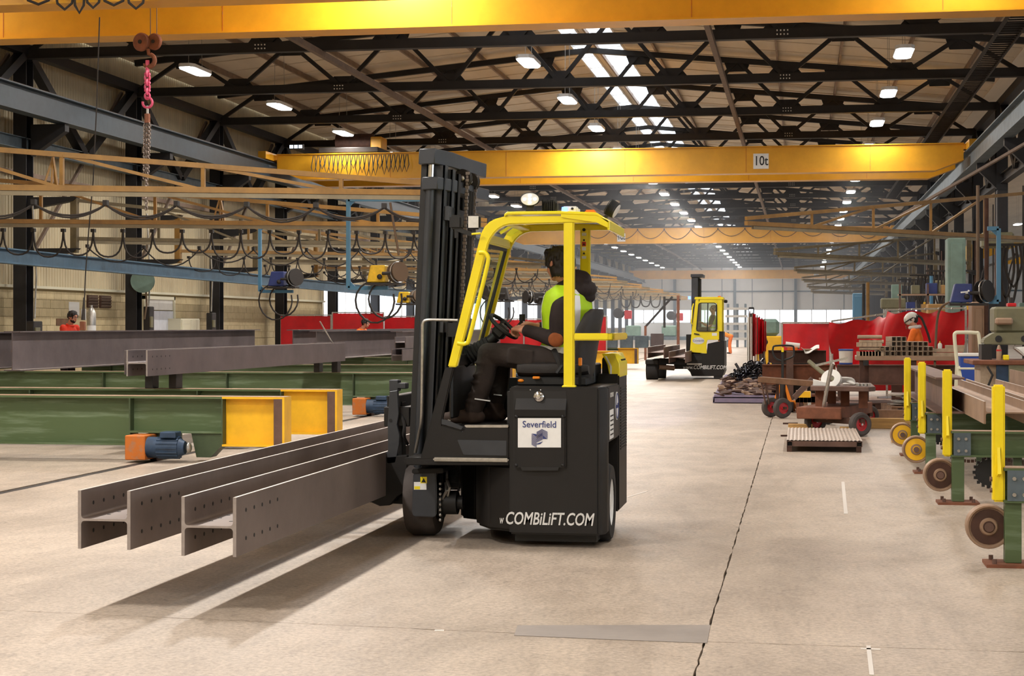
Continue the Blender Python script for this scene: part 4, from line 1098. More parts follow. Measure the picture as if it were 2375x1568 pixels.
# roof plate with sloping tail, front header with glass
rx = [N(1168, 500).x, N(1300, 500).x, N(1382, 500).x, N(1412, 500).x]; rz = N(1250, 497).z
rf = MB().loft([[V(x, YN - .01, z), V(x, YF + .065, z), V(x, YF + .065, z + .022), V(x, YN - .01, z + .022)] for x, z in ((rx[0], rz - .016), (rx[0] + .02, rz), (rx[1], rz), (rx[2], rz - .012), (rx[3], N(1420, 519).z))])
rf.build('roof', 'yellow_truck', fk, True, .005)
MB().loft([[V(x, YN - .01, z - h), V(x, YN + .02, z - h), V(x, YN + .02, z), V(x, YN - .01, z)] for x, z, h in ((rx[1], rz, .02), (rx[2], rz - .012, .045), (rx[3], N(1420, 519).z + .02, .05))]).build('roof_edge', 'yellow_truck', fk)
MB().bx(rx[3] - .012, rx[3] + .005, YN - .01, YF + .065, N(1420, 533).z, N(1420, 519).z + .02).build('roof_tail', 'yellow_truck', fk, False, .003)
for p, q, mm in (((1112, 548), (1136, 558), 'yellow_truck'), ((1040, 838), (1060, 838), 'truck_dark')):
    a, b_ = N(*p), N(*q); c_ = (a + b_) / 2
    MB().bx(c_.x - .024, c_.x + .024, YN + .02, YF + .03, c_.z - .033, c_.z + .033).build('cross_member', mm, fk, True, .01, 2)
a, b_ = N(1158, 508), N(1174, 520); MB().bx(a.x - .01, b_.x + .02, YN + .02, YF + .03, b_.z + .006, a.z).build('cross_member', 'yellow_truck', fk, True, .008)
a, b_ = N(1131, 532), N(1164, 511); mid = (YN + YF + .05) / 2
MB().bar((a.x, mid, a.z), (b_.x, mid, b_.z), .025, .02, (0, 0, 1)).build('header_bar', 'yellow_truck', fk)
MB().poly([V(a.x, YN + .055, a.z), V(b_.x, YN + .055, b_.z), V(b_.x, YF, b_.z), V(a.x, YF, a.z)], (.004, 0, .004)).build('header_glass', 'cab_glass', fk)
# windscreen in a dark seal between the front pillars
wa, wb_ = N(1122, 567), N(1053, 828)
dvec = (wb_ - wa); nn_ = V(-dvec.z, 0, dvec.x).normalized() * .006
MB().poly([V(wa.x, YN + .10, wa.z), V(wb_.x, YN + .10, wb_.z), V(wb_.x, YF - .05, wb_.z), V(wa.x, YF - .05, wa.z)], nn_).build('windscreen', 'cab_glass', fk)
se = MB(); q4 = [V(wa.x, YN + .09, wa.z), V(wb_.x, YN + .09, wb_.z), V(wb_.x, YF - .04, wb_.z), V(wa.x, YF - .04, wa.z)]
for i in range(4): se.bar(q4[i], q4[(i + 1) % 4], .022, .022)
se.build('window_seal', 'ink', fk)
for Yq in (YN + .055, YF - .045): MB().poly([V(wa.x, Yq, wa.z), V(wb_.x, Yq, wb_.z), V(wb_.x, Yq + .04, wb_.z), V(wa.x, Yq + .04, wa.z)], nn_ * 1.6).build('windscreen_flange', 'yellow_truck', fk)
MB().tube(smoothpts([N(1112, 586, 11.50), N(1124, 586, 11.49), N(1131, 594, 11.485), N(1131, 612, 11.485), N(1110, 700, 11.485), N(1088, 786, 11.485), N(1081, 796, 11.49), N(1072, 798, 11.49), N(1062, 796, 11.50)], 5), .0145, 12).build('grab_handle', 'yellow_truck', fk, True)
MB().tube([N(1115, 541), N(1094, 543)], .007, 8).build('mirror_stub', 'yellow_truck', fk, True)
# ---- roof lamps
def rl_(px, py, Y): return onY(px, py, Y)
ow = MB().lathe([(0, .05), (.05, .05), (.066, .02), (.068, 0), (.060, -.004), (.060, .008), (0, .008)], rl_(1229, 462, 11.62), (0, 1, 0), 26)
c_ = rl_(1229, 462, 11.62); ow.v = [V(c_.x + (p.x - c_.x) * 1.04, p.y, c_.z + (p.z - c_.z) * .70) for p in ow.v]
wl1 = ow.build('oval_work_lamp', 'ink', fk, True)
ol = MB().lathe([(0, -.006), (.06, -.003), (.06, .004), (0, .004)], c_, (0, 1, 0), 26); ol.v = [V(c_.x + (p.x - c_.x) * 1.04, p.y, c_.z + (p.z - c_.z) * .70) for p in ol.v]
ol.build('lens', 'sticker_white', wl1, True)
for dx, dz in ((0, .024), (.036, 0), (0, -.024), (-.036, 0), (.0, .0)): MB().ball(c_ + V(dx, -.008, dz), (.013, .004, .010), 10, 6).build('light_emitter', 'led', wl1, True)
MB().bar(c_ + V(0, .03, -.04), rl_(1229, 500, 11.65), .05, .03, (0, 1, 0)).build('bracket', 'steel_dark', wl1)
p = rl_(1277, 480, 11.75); MB().bx(p.x - .05, p.x + .05, 11.7, 11.82, p.z - .03, p.z + .035).build('rear_facing_lamp', 'ink', fk, True, .012, 2)
hs = MB()
for k in range(7): hs.bx(p.x - .05 + k * .013, p.x - .045 + k * .013, 11.68, 11.84, p.z - .03, p.z + .045)
hs.build('heat_sink', 'ink', fk)['kind'] = 'stuff'
p = rl_(1323, 487, 12.35); bs_ = MB().bx(p.x - .06, p.x + .06, 12.3, 12.45, p.z - .03, p.z + .024).build('blue_spot_lamp', 'sticker_white', fk, True, .015, 2)
MB().bx(p.x - .055, p.x - .015, 12.294, 12.302, p.z - .02, p.z + .018).build('light_emitter', 'blue_led', bs_)
MB().ball(p + V(.02, -.052, .006), .01, 10, 6).build('screw', 'ink', bs_)
p = rl_(1370, 492, 11.7); MB().bx(p.x - .036, p.x + .036, 11.66, 11.74, p.z - .014, p.z + .014).build('amber_beacon', 'amber', fk, True, .008, 2)
p = rl_(1420, 484, 11.75)
rw = MB().lathe([(0, -.03), (.05, -.025), (.056, .0), (.056, .03), (.05, .034), (0, .03)], p, (.75, -.1, -.45), 20).build('rear_work_lamp', 'ink', fk, True)
MB().lathe([(0, .036), (.05, .036), (.05, .033), (0, .033)], p, (.75, -.1, -.45), 20).build('lens', 'sticker_white', rw, True)
for k in range(7):
    MB().ring(p + V(.75, -.1, -.45).normalized() * (-.03 + k * .008), .056, .003, (.75, -.1, -.45), 18, 4).build('cooling_fin', 'ink', rw)
MB().bar(p + V(-.02, 0, -.04), rl_(1400, 505, 11.75), .03, .02).build('bracket', 'steel_dark', rw)
for px, lit_ in ((1056, False), (1098, True)):
    p = onY(px, 515, 11.86)
    w_ = MB().poly([p + V(-.045, 0, -.05), p + V(.045, 0, -.05), p + V(.045, 0, .05), p + V(-.045, 0, .05)], (0, .06, 0)).build('mast_lamp', 'ink', fk, True, .014, 2)
    if lit_: MB().bx(p.x - .036, p.x + .036, p.y - .004, p.y + .001, p.z - .04, p.z + .042).build('lens', 'decal_grey', w_, True)
    MB().bar(p + V(0, .03, -.05), p + V(.0, .03, -.11), .02, .02).build('bracket', 'ink', w_)
MB().bar(onY(1056, 530, 11.89), onY(1098, 545, 11.89), .03, .03).build('lamp_bar', 'ink', fk)

bsl = bpy.data.lights.new('blue_beam', 'SPOT'); bsl.color = (.12, .2, 1); bsl.energy = 14000; bsl.spot_size = .10; bsl.spot_blend = .7; bsl.shadow_soft_size = .02
bso = bpy.data.objects.new('blue_beam', bsl); C.objects.link(bso); p = rl_(1323, 487, 12.35) + V(0, .13, .02); bso.location = p; bso.rotation_euler = (onZ(1530, 962) - p).to_track_quat('-Z', 'Y').to_euler()
# ---- mast (leans back a little)
def shear(m):
    m.v = [V(p.x + (p.z - 1.07) * .045, p.y, p.z) for p in m.v]; return m
def chan(x0, x1, y0, y1, z0, z1, open_y, name, mat='mast_grey', t=.02):
    m = MB().bx(x0, x1, y0 if open_y > 0 else y1 - t, y0 + t if open_y > 0 else y1, z0, z1).bx(x0, x0 + t, y0, y1, z0, z1).bx(x1 - t, x1, y0, y1, z0, z1)
    return shear(m).build(name, mat, fk, False, .003)
mx = -2.713
for (ya, yb, op) in ((12.0, 12.11, 1), (13.07, 13.18, -1)): chan(mx - .0, mx + .16, ya, yb, .22, 2.64, op, 'outer_upright')
for (ya, yb, op) in ((12.13, 12.23, 1), (12.95, 13.05, -1)): chan(mx + .04, mx + .19, ya, yb, .25, 2.62, op, 'inner_upright')
for (ya, yb, op) in ((12.25, 12.33, 1), (12.85, 12.93, -1)): chan(mx + .08, mx + .21, ya, yb, .30, 2.6, op, 'third_upright', 'truck_dark')
for y in (12.02, 13.10):
    shear(MB().cyl((mx + .015 + .05, y - .06, .3), (mx + .065, y - .06, 2.48), .032, n=16)).build('lift_cylinder', 'mast_grey', fk, True)
    shear(MB().cyl((mx + .065, y - .06, 2.48), (mx + .065, y - .06, 2.68), .022, n=16)).build('piston_rod', 'chrome', fk, True)
shear(MB().bx(mx - .005, mx + .035, 11.955, 12.0, .5, 2.64)).build('mast_edge', 'truck_dark', fk)
for z0_, z1_, zx in ((2.64, 2.75, 0), (2.46, 2.55, .03)):
    pl = [(-.02 + zx, 11.92), (.10 + zx, 11.90), (.17 + zx, 12.2), (.20 + zx, 12.7), (.235 + zx, 13.0), (.25 + zx, 13.12), (.15 + zx, 13.14), (.12 + zx, 13.0), (.10 + zx, 12.7), (.06 + zx, 12.3), (-.02 + zx, 12.1)]
    shear(MB().poly([V(mx + a, b_, z0_) for a, b_ in pl], (0, 0, z1_ - z0_))).build('crosshead', 'mast_grey', fk, True, .006)
for y in (12.45, 12.75):
    c_ = V(mx + .2, y, 2.58); c_.x += (c_.z - 1.07) * .045
    s_ = MB().lathe([(.02, -.02), (.07, -.02), (.07, -.012), (.06, 0), (.07, .012), (.07, .02), (.02, .02)], c_, (.25, 1, 0), 22).build('chain_pulley', 'steel_dark', fk, True)
    MB().ball(c_ - V(.0, .03, 0), (.022, .012, .022), 10, 6).build('pulley_pin', 'alu', s_, True)
for y, z0_ in ((12.42, .6), (12.74, .6)):
    m = MB()
    for k in range(80): m.box((mx + .24 + (z0_ + k * .0255 - 1.07) * .045, y, z0_ + k * .0255), (.026 if k % 2 else .016, .028, .021))
    m.build('lift_chain', 'chain', fk)['kind'] = 'stuff'
for k in range(3): shear(MB().tube([(mx + .23, 12.5 + k * .09, .5), (mx + .23, 12.5 + k * .09, 2.5)], .014, 8)).build('mast_hose', 'rubber', fk, True)
for z in (.7, 1.45, 2.25): shear(MB().bx(mx + .15, mx + .19, 12.02, 13.16, z, z + .1)).build('mast_crossbar', 'mast_grey', fk)
shear(MB().bx(mx + .21, mx + .33, 12.06, 12.16, 1.42, 1.52)).build('mast_clamp', 'truck_dark', fk)
MB().tube(smoothpts([onY(1062, 743, 11.75), onY(1010, 742, 11.75), onY(989, 743, 11.75), onY(981, 751, 11.75), onY(980, 780, 11.75), onY(978, 960, 11.75), onY(972, 1005, 11.8), onY(963, 1050, 11.85)], 4), .011, 10).build('guard_rail', 'alu', fk, True)
# ---- carriage and forks
cxr = -2.88
MB().poly([onY(*p, Y=11.95) for p in ((903, 908), (922, 905), (925, 960), (921, 985), (927, 1010), (926, 1030), (920, 1060), (917, 1074), (897, 1076), (895, 1052), (900, 1045), (899, 985))], (0, .04, 0)).build('carriage_plate', 'mast_grey', fk, False, .004)
MB().poly([onY(*p, Y=11.95) for p in ((860, 1165), (866, 1100), (890, 1060), (945, 1055), (945, 1140), (922, 1152), (905, 1172), (880, 1174))], (0, .09, 0)).build('fork_arm', 'truck_black', fk, False, .006)
MB().bx(-2.93, -2.74, 11.99, 13.15, .78, .92).build('carriage_bar', 'truck_black', fk, False, .006)
MB().bx(-2.86, -2.74, 11.99, 13.15, .30, .46).build('carriage_bar', 'truck_black', fk, False, .006)
MB().bx(-2.91, -2.83, 12.0, 13.1, .90, 1.0).build('backrest', 'truck_black', fk, False, .006)
for px, y0_, y1_ in ((913, 881, 908), (931, 888, 902)):
    p, q = onY(px, y0_, 12.0), onY(px, y1_, 12.0); MB().bx(p.x - .034, p.x + .034, 12.0, 12.09, q.z, p.z).build('stop_block', 'mast_grey', fk, False, .006)
for y in (12.1, 13.0):
    MB().poly([(-3.95, y, .255), (-2.8, y, .215), (-2.8, y, .289), (-3.95, y, .289)], (0, .12, 0)).build('fork_blade', 'truck_dark', fk, False, .004)
    MB().bx(-2.88, -2.82, y, y + .12, .22, .95).build('fork_shank', 'truck_dark', fk, False, .004)
MB().tube(smoothpts([onY(930, 960, 12.0), onY(938, 985, 11.97), onY(936, 1010, 11.97), onY(945, 1030, 12.05)], 4), .012, 7).build('carriage_hose', 'rubber', fk, True)
MB().cyl(onY(906, 975, 11.945), onY(906, 975, 11.96), .012, n=12).build('bolt', 'ink', fk)
# ---- cab inside: console, dash, steering, pedals
MB().bx(N(1036, 900).x, N(1044, 900).x, YN + .06, 12.44, .86, 1.22).build('dash_front', 'truck_dark', fk, False, .02)
MB().bx(N(1045, 900).x, xa, 12.40, 12.45, .83, 1.12).build('inner_wall', 'truck_dark', fk)
MB().bx(N(1170, 900).x, xa + .02, YN + .08, 12.44, .83, 1.05).build('seat_riser', 'truck_dark', fk)
p0_, p1_ = onY(1075, 842, 12.0), onY(1150, 780, 12.0)
MB().tube([p0_, p1_], .04, 14).build('steering_column', 'truck_dark', fk, True)
bl = MB(); dq = (onY(1132, 795, 11.98) - onY(1088, 822, 11.98))
for k in range(7):
    c_ = onY(1088, 825, 11.98) + dq * (k / 6); bl.lathe([(.055, -.012), (.075 - .004 * k, 0), (.055, .012)], c_, dq, 18)
bl.build('column_bellows', 'rubber', fk, True)['kind'] = 'stuff'
wc = onY(1168, 757, 11.98); wax = V(-.72, .0, -.0) + V(0, 0, .62); wax = V(.62, -.12, .70)
sw = MB().ring(wc, .118, .014, wax, 34, 10).build('steering_wheel', 'ink', fk, True)
MB().ball(wc - wax.normalized() * .03, (.05, .05, .04), 12, 8).build('wheel_hub', 'truck_dark', sw, True)
dd, a_, b_ = MB().frame(wc, wc + wax)
for k in range(3):
    an = .5 + k * 2.094; MB().bar(wc - dd * .03, wc + (a_ * math.cos(an) + b_ * math.sin(an)) * .115, .03, .012).build('spoke', 'ink', sw)
hsg = MB().bar(onY(1150, 780, 11.98), onY(1172, 757, 11.98), .12, .10).build('column_shroud', 'truck_dark', fk, False, .02)
kn = onY(1211, 745, 12.2); MB().cyl(kn, kn + V(.0, .0, .05), .022, n=14).build('steering_knob', 'ink', fk, True)
MB().bar(onY(1190, 770, 12.2), kn, .02, .02).build('lever', 'ink', fk)
MB().bar(onY(1050, 965, 11.85), onY(1036, 985, 11.85), .06, .02).build('pedal', 'alu', fk)
# ---- seat
def sec_(px0, px1, y0, y1, Ya, Yb, rad):
    a, b_ = onY(px0, y1, 11.98), onY(px1, y0, 11.98); return MB().bx(a.x, b_.x, Ya, Yb, a.z, b_.z)
se_ = MB(); rings = []
for k, (px, t_) in enumerate(((1207, .02), (1212, .045), (1230, .055), (1290, .055), (1350, .05), (1372, .03))):
    c_ = onY(px, 857, 11.98); ring = []
    for q in range(20):
        a = 2 * PI * q / 20; cy, sy = math.cos(a), math.sin(a); e = .5
        ring.append(V(c_.x, 11.98 + .245 * (1 if k not in (0, 5) else .85) * abs(cy) ** e * (1 if cy > 0 else -1), c_.z + t_ * abs(sy) ** e * (1 if sy > 0 else -1) + (.012 if cy * cy > .6 else 0)))
    rings.append(ring)
seat = MB().loft(rings).build('seat_cushion', 'seat_black', fk, True, weld=True)
rings = []
for py, pxc, hw, tk in ((880, 1348, .20, .045), (850, 1350, .235, .06), (800, 1357, .24, .062), (760, 1366, .225, .056), (728, 1375, .19, .046), (717, 1379, .15, .028)):
    c_ = onY(pxc, py, 11.98); ring = []
    for q in range(22):
        a = 2 * PI * q / 22; cy, sy = math.cos(a), math.sin(a); e = .6
        y = hw * abs(cy) ** e * (1 if cy > 0 else -1); x = tk * abs(sy) ** e * (1 if sy > 0 else -1) - .07 * (y / .24) ** 2
        ring.append(V(c_.x + x + .03, 11.98 + y, c_.z))
    rings.append(ring)
MB().loft(rings).build('seat_back', 'seat_black', fk, True)
MB().bx(onY(1210, 880, 11.98).x, onY(1370, 880, 11.98).x, 11.76, 12.2, zt, onY(1290, 872, 11.98).z).build('seat_suspension', 'ink', fk, False, .01)
MB().bx(onY(1236, 876, 11.74).x, onY(1252, 876, 11.74).x, 11.72, 11.76, onY(1244, 879, 11.74).z, onY(1244, 873, 11.74).z).build('seat_lever', 'orange_plastic', fk, False, .004)
MB().ball(onY(1208, 883, 11.76), (.022, .012, .012), 10, 6).build('seat_lever', 'orange_plastic', fk, True)
p = onY(1345.5, 840, 11.66); MB().bx(p.x - .012, p.x + .012, 11.65, 11.68, p.z - .025, p.z + .03).build('belt_release', 'orange_plastic', fk, False, .005)
MB().bar(onY(1345, 850, 11.68), onY(1345, 893, 11.72), .02, .012).build('belt_stalk', 'ink', fk)
MB().tube([onY(1284, 812, 11.80), onY(1296, 838, 11.76), onY(1302, 858, 11.75)], .02, 6, rs=[.022, .022, .022]).build('seat_belt', 'rubber', fk)
hz_ = onY(1300, 862, 11.75); MB().bar(onY(1291, 866, 11.75), onY(1306, 846, 11.75), .05, .02).build('belt_buckle', 'mast_grey', fk, False, .005)
# ---- engine hood behind the seat
def E(px, py, Y=12.45): return onY(px, py, Y)
MB().poly([E(1396, 894), E(1396, 832), E(1406, 822), E(1412, 840), E(1416, 874), E(1416, 894)], (0, .5, 0)).build('hood_side', 'truck_dark', fk, False, .006)
hd = MB().poly([E(1396, 820, 12.40), E(1426, 820, 12.40), E(1437, 843, 12.40), E(1437, 876, 12.40), E(1414, 878, 12.40), E(1408, 846, 12.40)], (0, .56, 0)).build('engine_hood', 'yellow_truck', fk, True, .005, 1)
MB().poly([E(1403, 826, 12.398), E(1407, 826, 12.398), E(1419, 850, 12.398), E(1419, 868, 12.398), E(1415, 868, 12.398), E(1415, 850, 12.398)], (0, .004, 0)).build('hood_label', 'sticker_white', hd)
vg = MB()
for i in range(7):
    for j in range(5): vg.cyl(V(XRr - .02, 12.6 + i * .045, zt + .05 + j * .028), V(XRr - .003, 12.6 + i * .045, zt + .05 + j * .028), .007, n=6)
vg.build('vent_holes', 'ink', hd)['kind'] = 'stuff'
MB().bx(-1.6, -1.45, 12.3, 12.7, zt, zt + .14).build('rear_box', 'truck_dark', fk, False, .01)

# ---- the driver
PD = lambda px, py, Y=11.98: onY(px, py, Y)
dv = thing('person', 'forklift driver with dark hair in a yellow-green safety vest over a dark hoodie', 'person', PD(1300, 862))
pel, nk = PD(1306, 842), PD(1322, 658); lat = V(.50, .86, 0)       # towards his right shoulder
fwd = V(-.86, .5, 0)
ws = [.17, .165, .16, .175, .195, .19, .085]; ds = [.125, .125, .115, .122, .125, .11, .075]
hc = PD(1296, 615); hf = V(-.70, .68, -.08)
sk = MB()
head(sk, hc, hf, 1.0)
limb(sk, [nk + V(.0, 0, -.05), nk + V(-.02, 0, .02), hc + V(.02, -.02, -.07)], [.065, .056, .055])
torso(sk, pel, nk, -lat, [w * .8 for w in ws], [d * .8 for d in ds])
shl, shr = PD(1304, 690, 11.80), PD(1348, 690, 12.16)
ell, elr = PD(1292, 786, 11.74), PD(1300, 782, 12.30)
wrl, wrr = PD(1213, 765, 11.84), PD(1247, 757, 12.17)
for a, b_, c_ in ((shl, ell, wrl), (shr, elr, wrr)): limb(sk, [a + V(.01, .03 if a is shl else -.03, -.08), a.lerp(b_, .5), b_, b_.lerp(c_, .5), c_], [.035, .036, .036, .034, .028])
hand(sk, wrl, PD(1184, 757, 11.92) - wrl, V(-.25, .55, -.8), -1, 1.15, 1.0)
hand(sk, wrr, PD(1216, 748, 12.16) - wrr, V(-.2, -.2, -.95), 1, 1.0, 1.0)
hips = {1: PD(1298, 842, 11.86), 0: PD(1298, 842, 12.08)}; kn_ = {1: PD(1132, 820, 11.84), 0: PD(1158, 822, 12.16)}; an_ = {1: PD(1098, 950, 11.86), 0: PD(1150, 930, 12.18)}
for k in (0, 1): limb(sk, [hips[k], kn_[k] + V(.02, 0, -.02), an_[k]], [.06, .038, .03])
sk.build('body', 'skin', dv, remesh=.0052, sm_it=2)
face_bits(hc, hf, 1.0, dv)
hair_cap(hc, hf, 1.03, dv, long=.105, rm=.006)
ho = MB()
torso(ho, pel, nk, -lat, ws, ds)
for a, b_, c_ in ((shl, ell, wrl), (shr, elr, wrr)):
    limb(ho, [a + V(.0, .03 if a is shl else -.03, -.05), a.lerp(b_, .5), b_, b_.lerp(c_, .5), c_.lerp(b_, .12)], [.072, .062, .057, .05, .040], 14)
    w1 = c_.lerp(b_, .15); ho.tube([w1, c_.lerp(b_, .06)], .043, 14)
for k in range(5):                                       # sleeve folds
    c_ = ell.lerp(wrl, .15 + .14 * k); ho.ring(c_, .048 - .003 * k, .008, wrl - ell + V(0, .03 * (-1) ** k, .02), 16, 6)
limb(ho, [PD(1322, 668), PD(1330, 652), PD(1350, 650)], [.09, .085, .07])
ho.ball(PD(1352, 668, 12.0), (.085, .13, .065), 14, 8, basis(V(-.86, .5, .45)))
ho.ball(PD(1357, 688, 12.02), (.06, .10, .05), 14, 8, basis(V(-.86, .5, .25)))
ho.build('hoodie', 'hoodie', dv, remesh=.008, sm_it=2)
pa = MB(); pa.ball(PD(1289, 788, 11.695), (.055, .022, .05), 14, 8, basis(V(-1, .1, .35))); pa.build('elbow_patch', 'patch_brown', dv, True)
vs_ = MB(); torso(vs_, pel, nk, -lat, ws, ds, 1.10, .03, .97, 0, 2 * PI, 30, 18); 
vest = vs_.build('safety_vest', 'hivis', dv, True)
def vband(u0, u1, a0, a1, nm='reflective_band'):
    m = MB(); torso(m, pel, nk, -lat, ws, ds, 1.125, u0, u1, a0, a1, 18, 5); return m.build(nm, 'reflect', vest, True, thick=.004)
vband(.28, .40, 0, 2 * PI); vband(.10, .20, 0, 2 * PI)
for a in (.95, 2.1, 4.05, 4.95): vband(.40, .93, a - .14, a + .14)
ar = MB(); limb(ar, [shl + V(-.005, -.035, -.075), shl.lerp(ell, .55) + V(0, -.02, 0), shl.lerp(ell, .85)], [.07, .07, .06], 16)
ar.build('near_sleeve', 'hoodie', dv, remesh=.01, sm_it=2)
tr_ = MB()
tr_.ball(pel + V(0, 0, -.0), (.17, .17, .10), 16, 10)
for k in (1, 0):
    limb(tr_, [hips[k], hips[k].lerp(kn_[k], .5) + V(0, 0, .008), kn_[k]], [.098, .092, .076], 16)
    limb(tr_, [kn_[k], kn_[k].lerp(an_[k], .45) + V(.02, 0, 0), an_[k]], [.076, .070, .064], 16)
    for q in range(5): c_ = kn_[k].lerp(an_[k], .2 + .17 * q); tr_.ring(c_, .066, .009, V(.2 * (-1) ** q, .15, 1), 16, 6)
    for q in range(3): c_ = hips[k].lerp(kn_[k], .6 + .15 * q); tr_.ring(c_, .078 - .003 * q, .008, V(1, .2 * (-1) ** q, .3), 16, 6)
p = hips[1].lerp(kn_[1], .52) + V(0, -.085, .01); tr_.box(p, (.17, .03, .11), basis(kn_[1] - hips[1]))
tr_.build('trousers', 'trouser', dv, remesh=.009, sm_it=2)
for (a, b_, Yq) in (((1101, 925), (1137, 930), 11.785), ((1145, 915), (1164, 917), 12.105)):
    MB().bar(PD(*a, Y=Yq), PD(*b_, Y=Yq), .008, .008).build('ankle_reflector', 'reflect', dv)
MB().bar(PD(1211, 829, 11.76), PD(1219, 825, 11.76), .006, .007).build('pocket_tag', 'reflect', dv)
for k in (1, 0):
    m = MB(); a = an_[k]; zfl = N(1100, 990).z
    limb(m, [a + V(0, 0, .03), V(a.x, a.y, zfl + .05)], [.062, .058], 14)
    limb(m, [V(a.x + .04, a.y, zfl + .048), V(a.x - .08, a.y, zfl + .048), V(a.x - .19, a.y, zfl + .04)], [.045, .05, .04], 14)
    m.v = [V(q.x, q.y, max(q.z, zfl + .002)) for q in m.v]
    m.build('boot', 'boot', dv, remesh=.01, sm_it=1)
# ================================================================== workers
def worker(name, label, base, face, top='coverall', legs='coverall', s=1., lean=0., arms=((.28, -.12, 1.0), (.28, .12, 1.0)), hat=None, beard=False, look=None, stride=0., group=None, shoes=True, hairm='hair', collar=None, bent=None, knees=0.):
    """standing figure: base on the floor, face = direction it faces; arms = hand offsets (forward, left, height)"""
    b = Vector(base); R = basis(face); W = lambda x, y, z: b + R @ Vector((x, y, z)) * s
    r = thing(name, label, 'person', b, group)
    pel = W(-lean * .15, 0, .93 - knees); nk = W(lean, 0, 1.46 - knees - lean * .35) if bent is None else W(bent[0], 0, bent[1])
    up = (nk - pel).normalized(); lat = R @ Vector((0, 1, 0)); hc = nk + up * .05 * s + W(.02 + lean * .2, 0, .13) - b if False else nk + (up * .16 + (R @ Vector((.035, 0, .0)))) * s
    hf = look or (R @ Vector((1, 0, -lean * .6 - .1))); ws = [.165, .155, .15, .165, .185, .165, .07]; ds = [.115, .115, .105, .115, .115, .10, .065]
    ws = [w * s for w in ws]; ds = [w * s for w in ds]
    sh = [nk + lat * (q * .175 * s) - up * .06 * s for q in (1, -1)]; hd = [W(*a) for a in arms]; hp = [pel + lat * (q * .085 * s) - up * .03 * s for q in (1, -1)]
    ft = [W((.0 + stride) * 1, .11, .07), W(-stride, -.11, .07)]
    el = []
    for q in (0, 1):
        m = sh[q].lerp(hd[q], .5); L = (hd[q] - sh[q]).length; k = math.sqrt(max(.0, (.29 * s) ** 2 - (L / 2) ** 2)) if L < .58 * s else 0
        el.append(m + (lat * (.35 if q == 0 else -.35) - R @ Vector((.5, 0, .8))).normalized() * k)
    sk = MB(); head(sk, hc, hf, s * .98)
    limb(sk, [nk - up * .05 * s, nk + up * .03 * s, hc - Vector(hf).normalized() * .015 * s - V(0, 0, .05) * s], [.065 * s, .058 * s, .055 * s])
    torso(sk, pel, nk, lat, [w * .8 for w in ws], [w * .8 for w in ds])
    for q in (0, 1):
        limb(sk, [sh[q], el[q], hd[q]], [.04 * s, .034 * s, .026 * s]); d_ = (hd[q] - el[q]).normalized()
        hand(sk, hd[q], d_, V(0, 0, -1) + lat * (-.4 if q == 0 else .4), 1 if q == 0 else -1, .8, s)
        kn = hp[q].lerp(ft[q], .5) + R @ Vector((.05 + knees * .5, 0, 0)) * s; limb(sk, [hp[q], kn, ft[q]], [.055 * s, .036 * s, .03 * s])
    sk.build('body', 'skin', r, remesh=.009 * s, sm_it=1)
    face_bits(hc, hf, s * .98, r, beard=beard)
    if hat != 'hood': hair_cap(hc, hf, s * 1.0, r, hairm, rm=.009)
    j = MB(); torso(j, pel - up * .05 * s, nk, lat, ws, ds)
    for q in (0, 1):
        limb(j, [sh[q], el[q], hd[q].lerp(el[q], .14)], [.072 * s, .056 * s, .042 * s], 12)
        for k in range(3): j.ring(el[q].lerp(hd[q], .1 + .2 * k), .052 * s, .008 * s, hd[q] - el[q] + V(0, .03, .02), 12, 5)
    j.ring(nk + up * .0, .072 * s, .02 * s, up, 16, 6)
    j.build('jacket', top, r, remesh=.011 * s, sm_it=2)
    t_ = MB(); t_.ball(pel - up * .02 * s, (.15 * s, .165 * s, .12 * s), 14, 8, R)
    for q in (0, 1):
        kn = hp[q].lerp(ft[q], .5) + R @ Vector((.05 + knees * .5, 0, 0)) * s; limb(t_, [hp[q], kn, ft[q]], [.095 * s, .075 * s, .068 * s], 12)
    t_.build('trousers', legs, r, remesh=.012 * s, sm_it=2)
    for q in (0, 1):
        m = MB(); limb(m, [ft[q], ft[q] - R @ Vector((-.0, 0, .02)) * s, ft[q] + R @ Vector((.14, 0, -.025)) * s], [.055 * s, .05 * s, .042 * s], 10)
        m.v = [V(p.x, p.y, max(p.z, b.z + .002)) for p in m.v]; m.build('boot', 'boot', r, remesh=.012 * s, sm_it=1)
    return r, hc, hf, W, nk, up

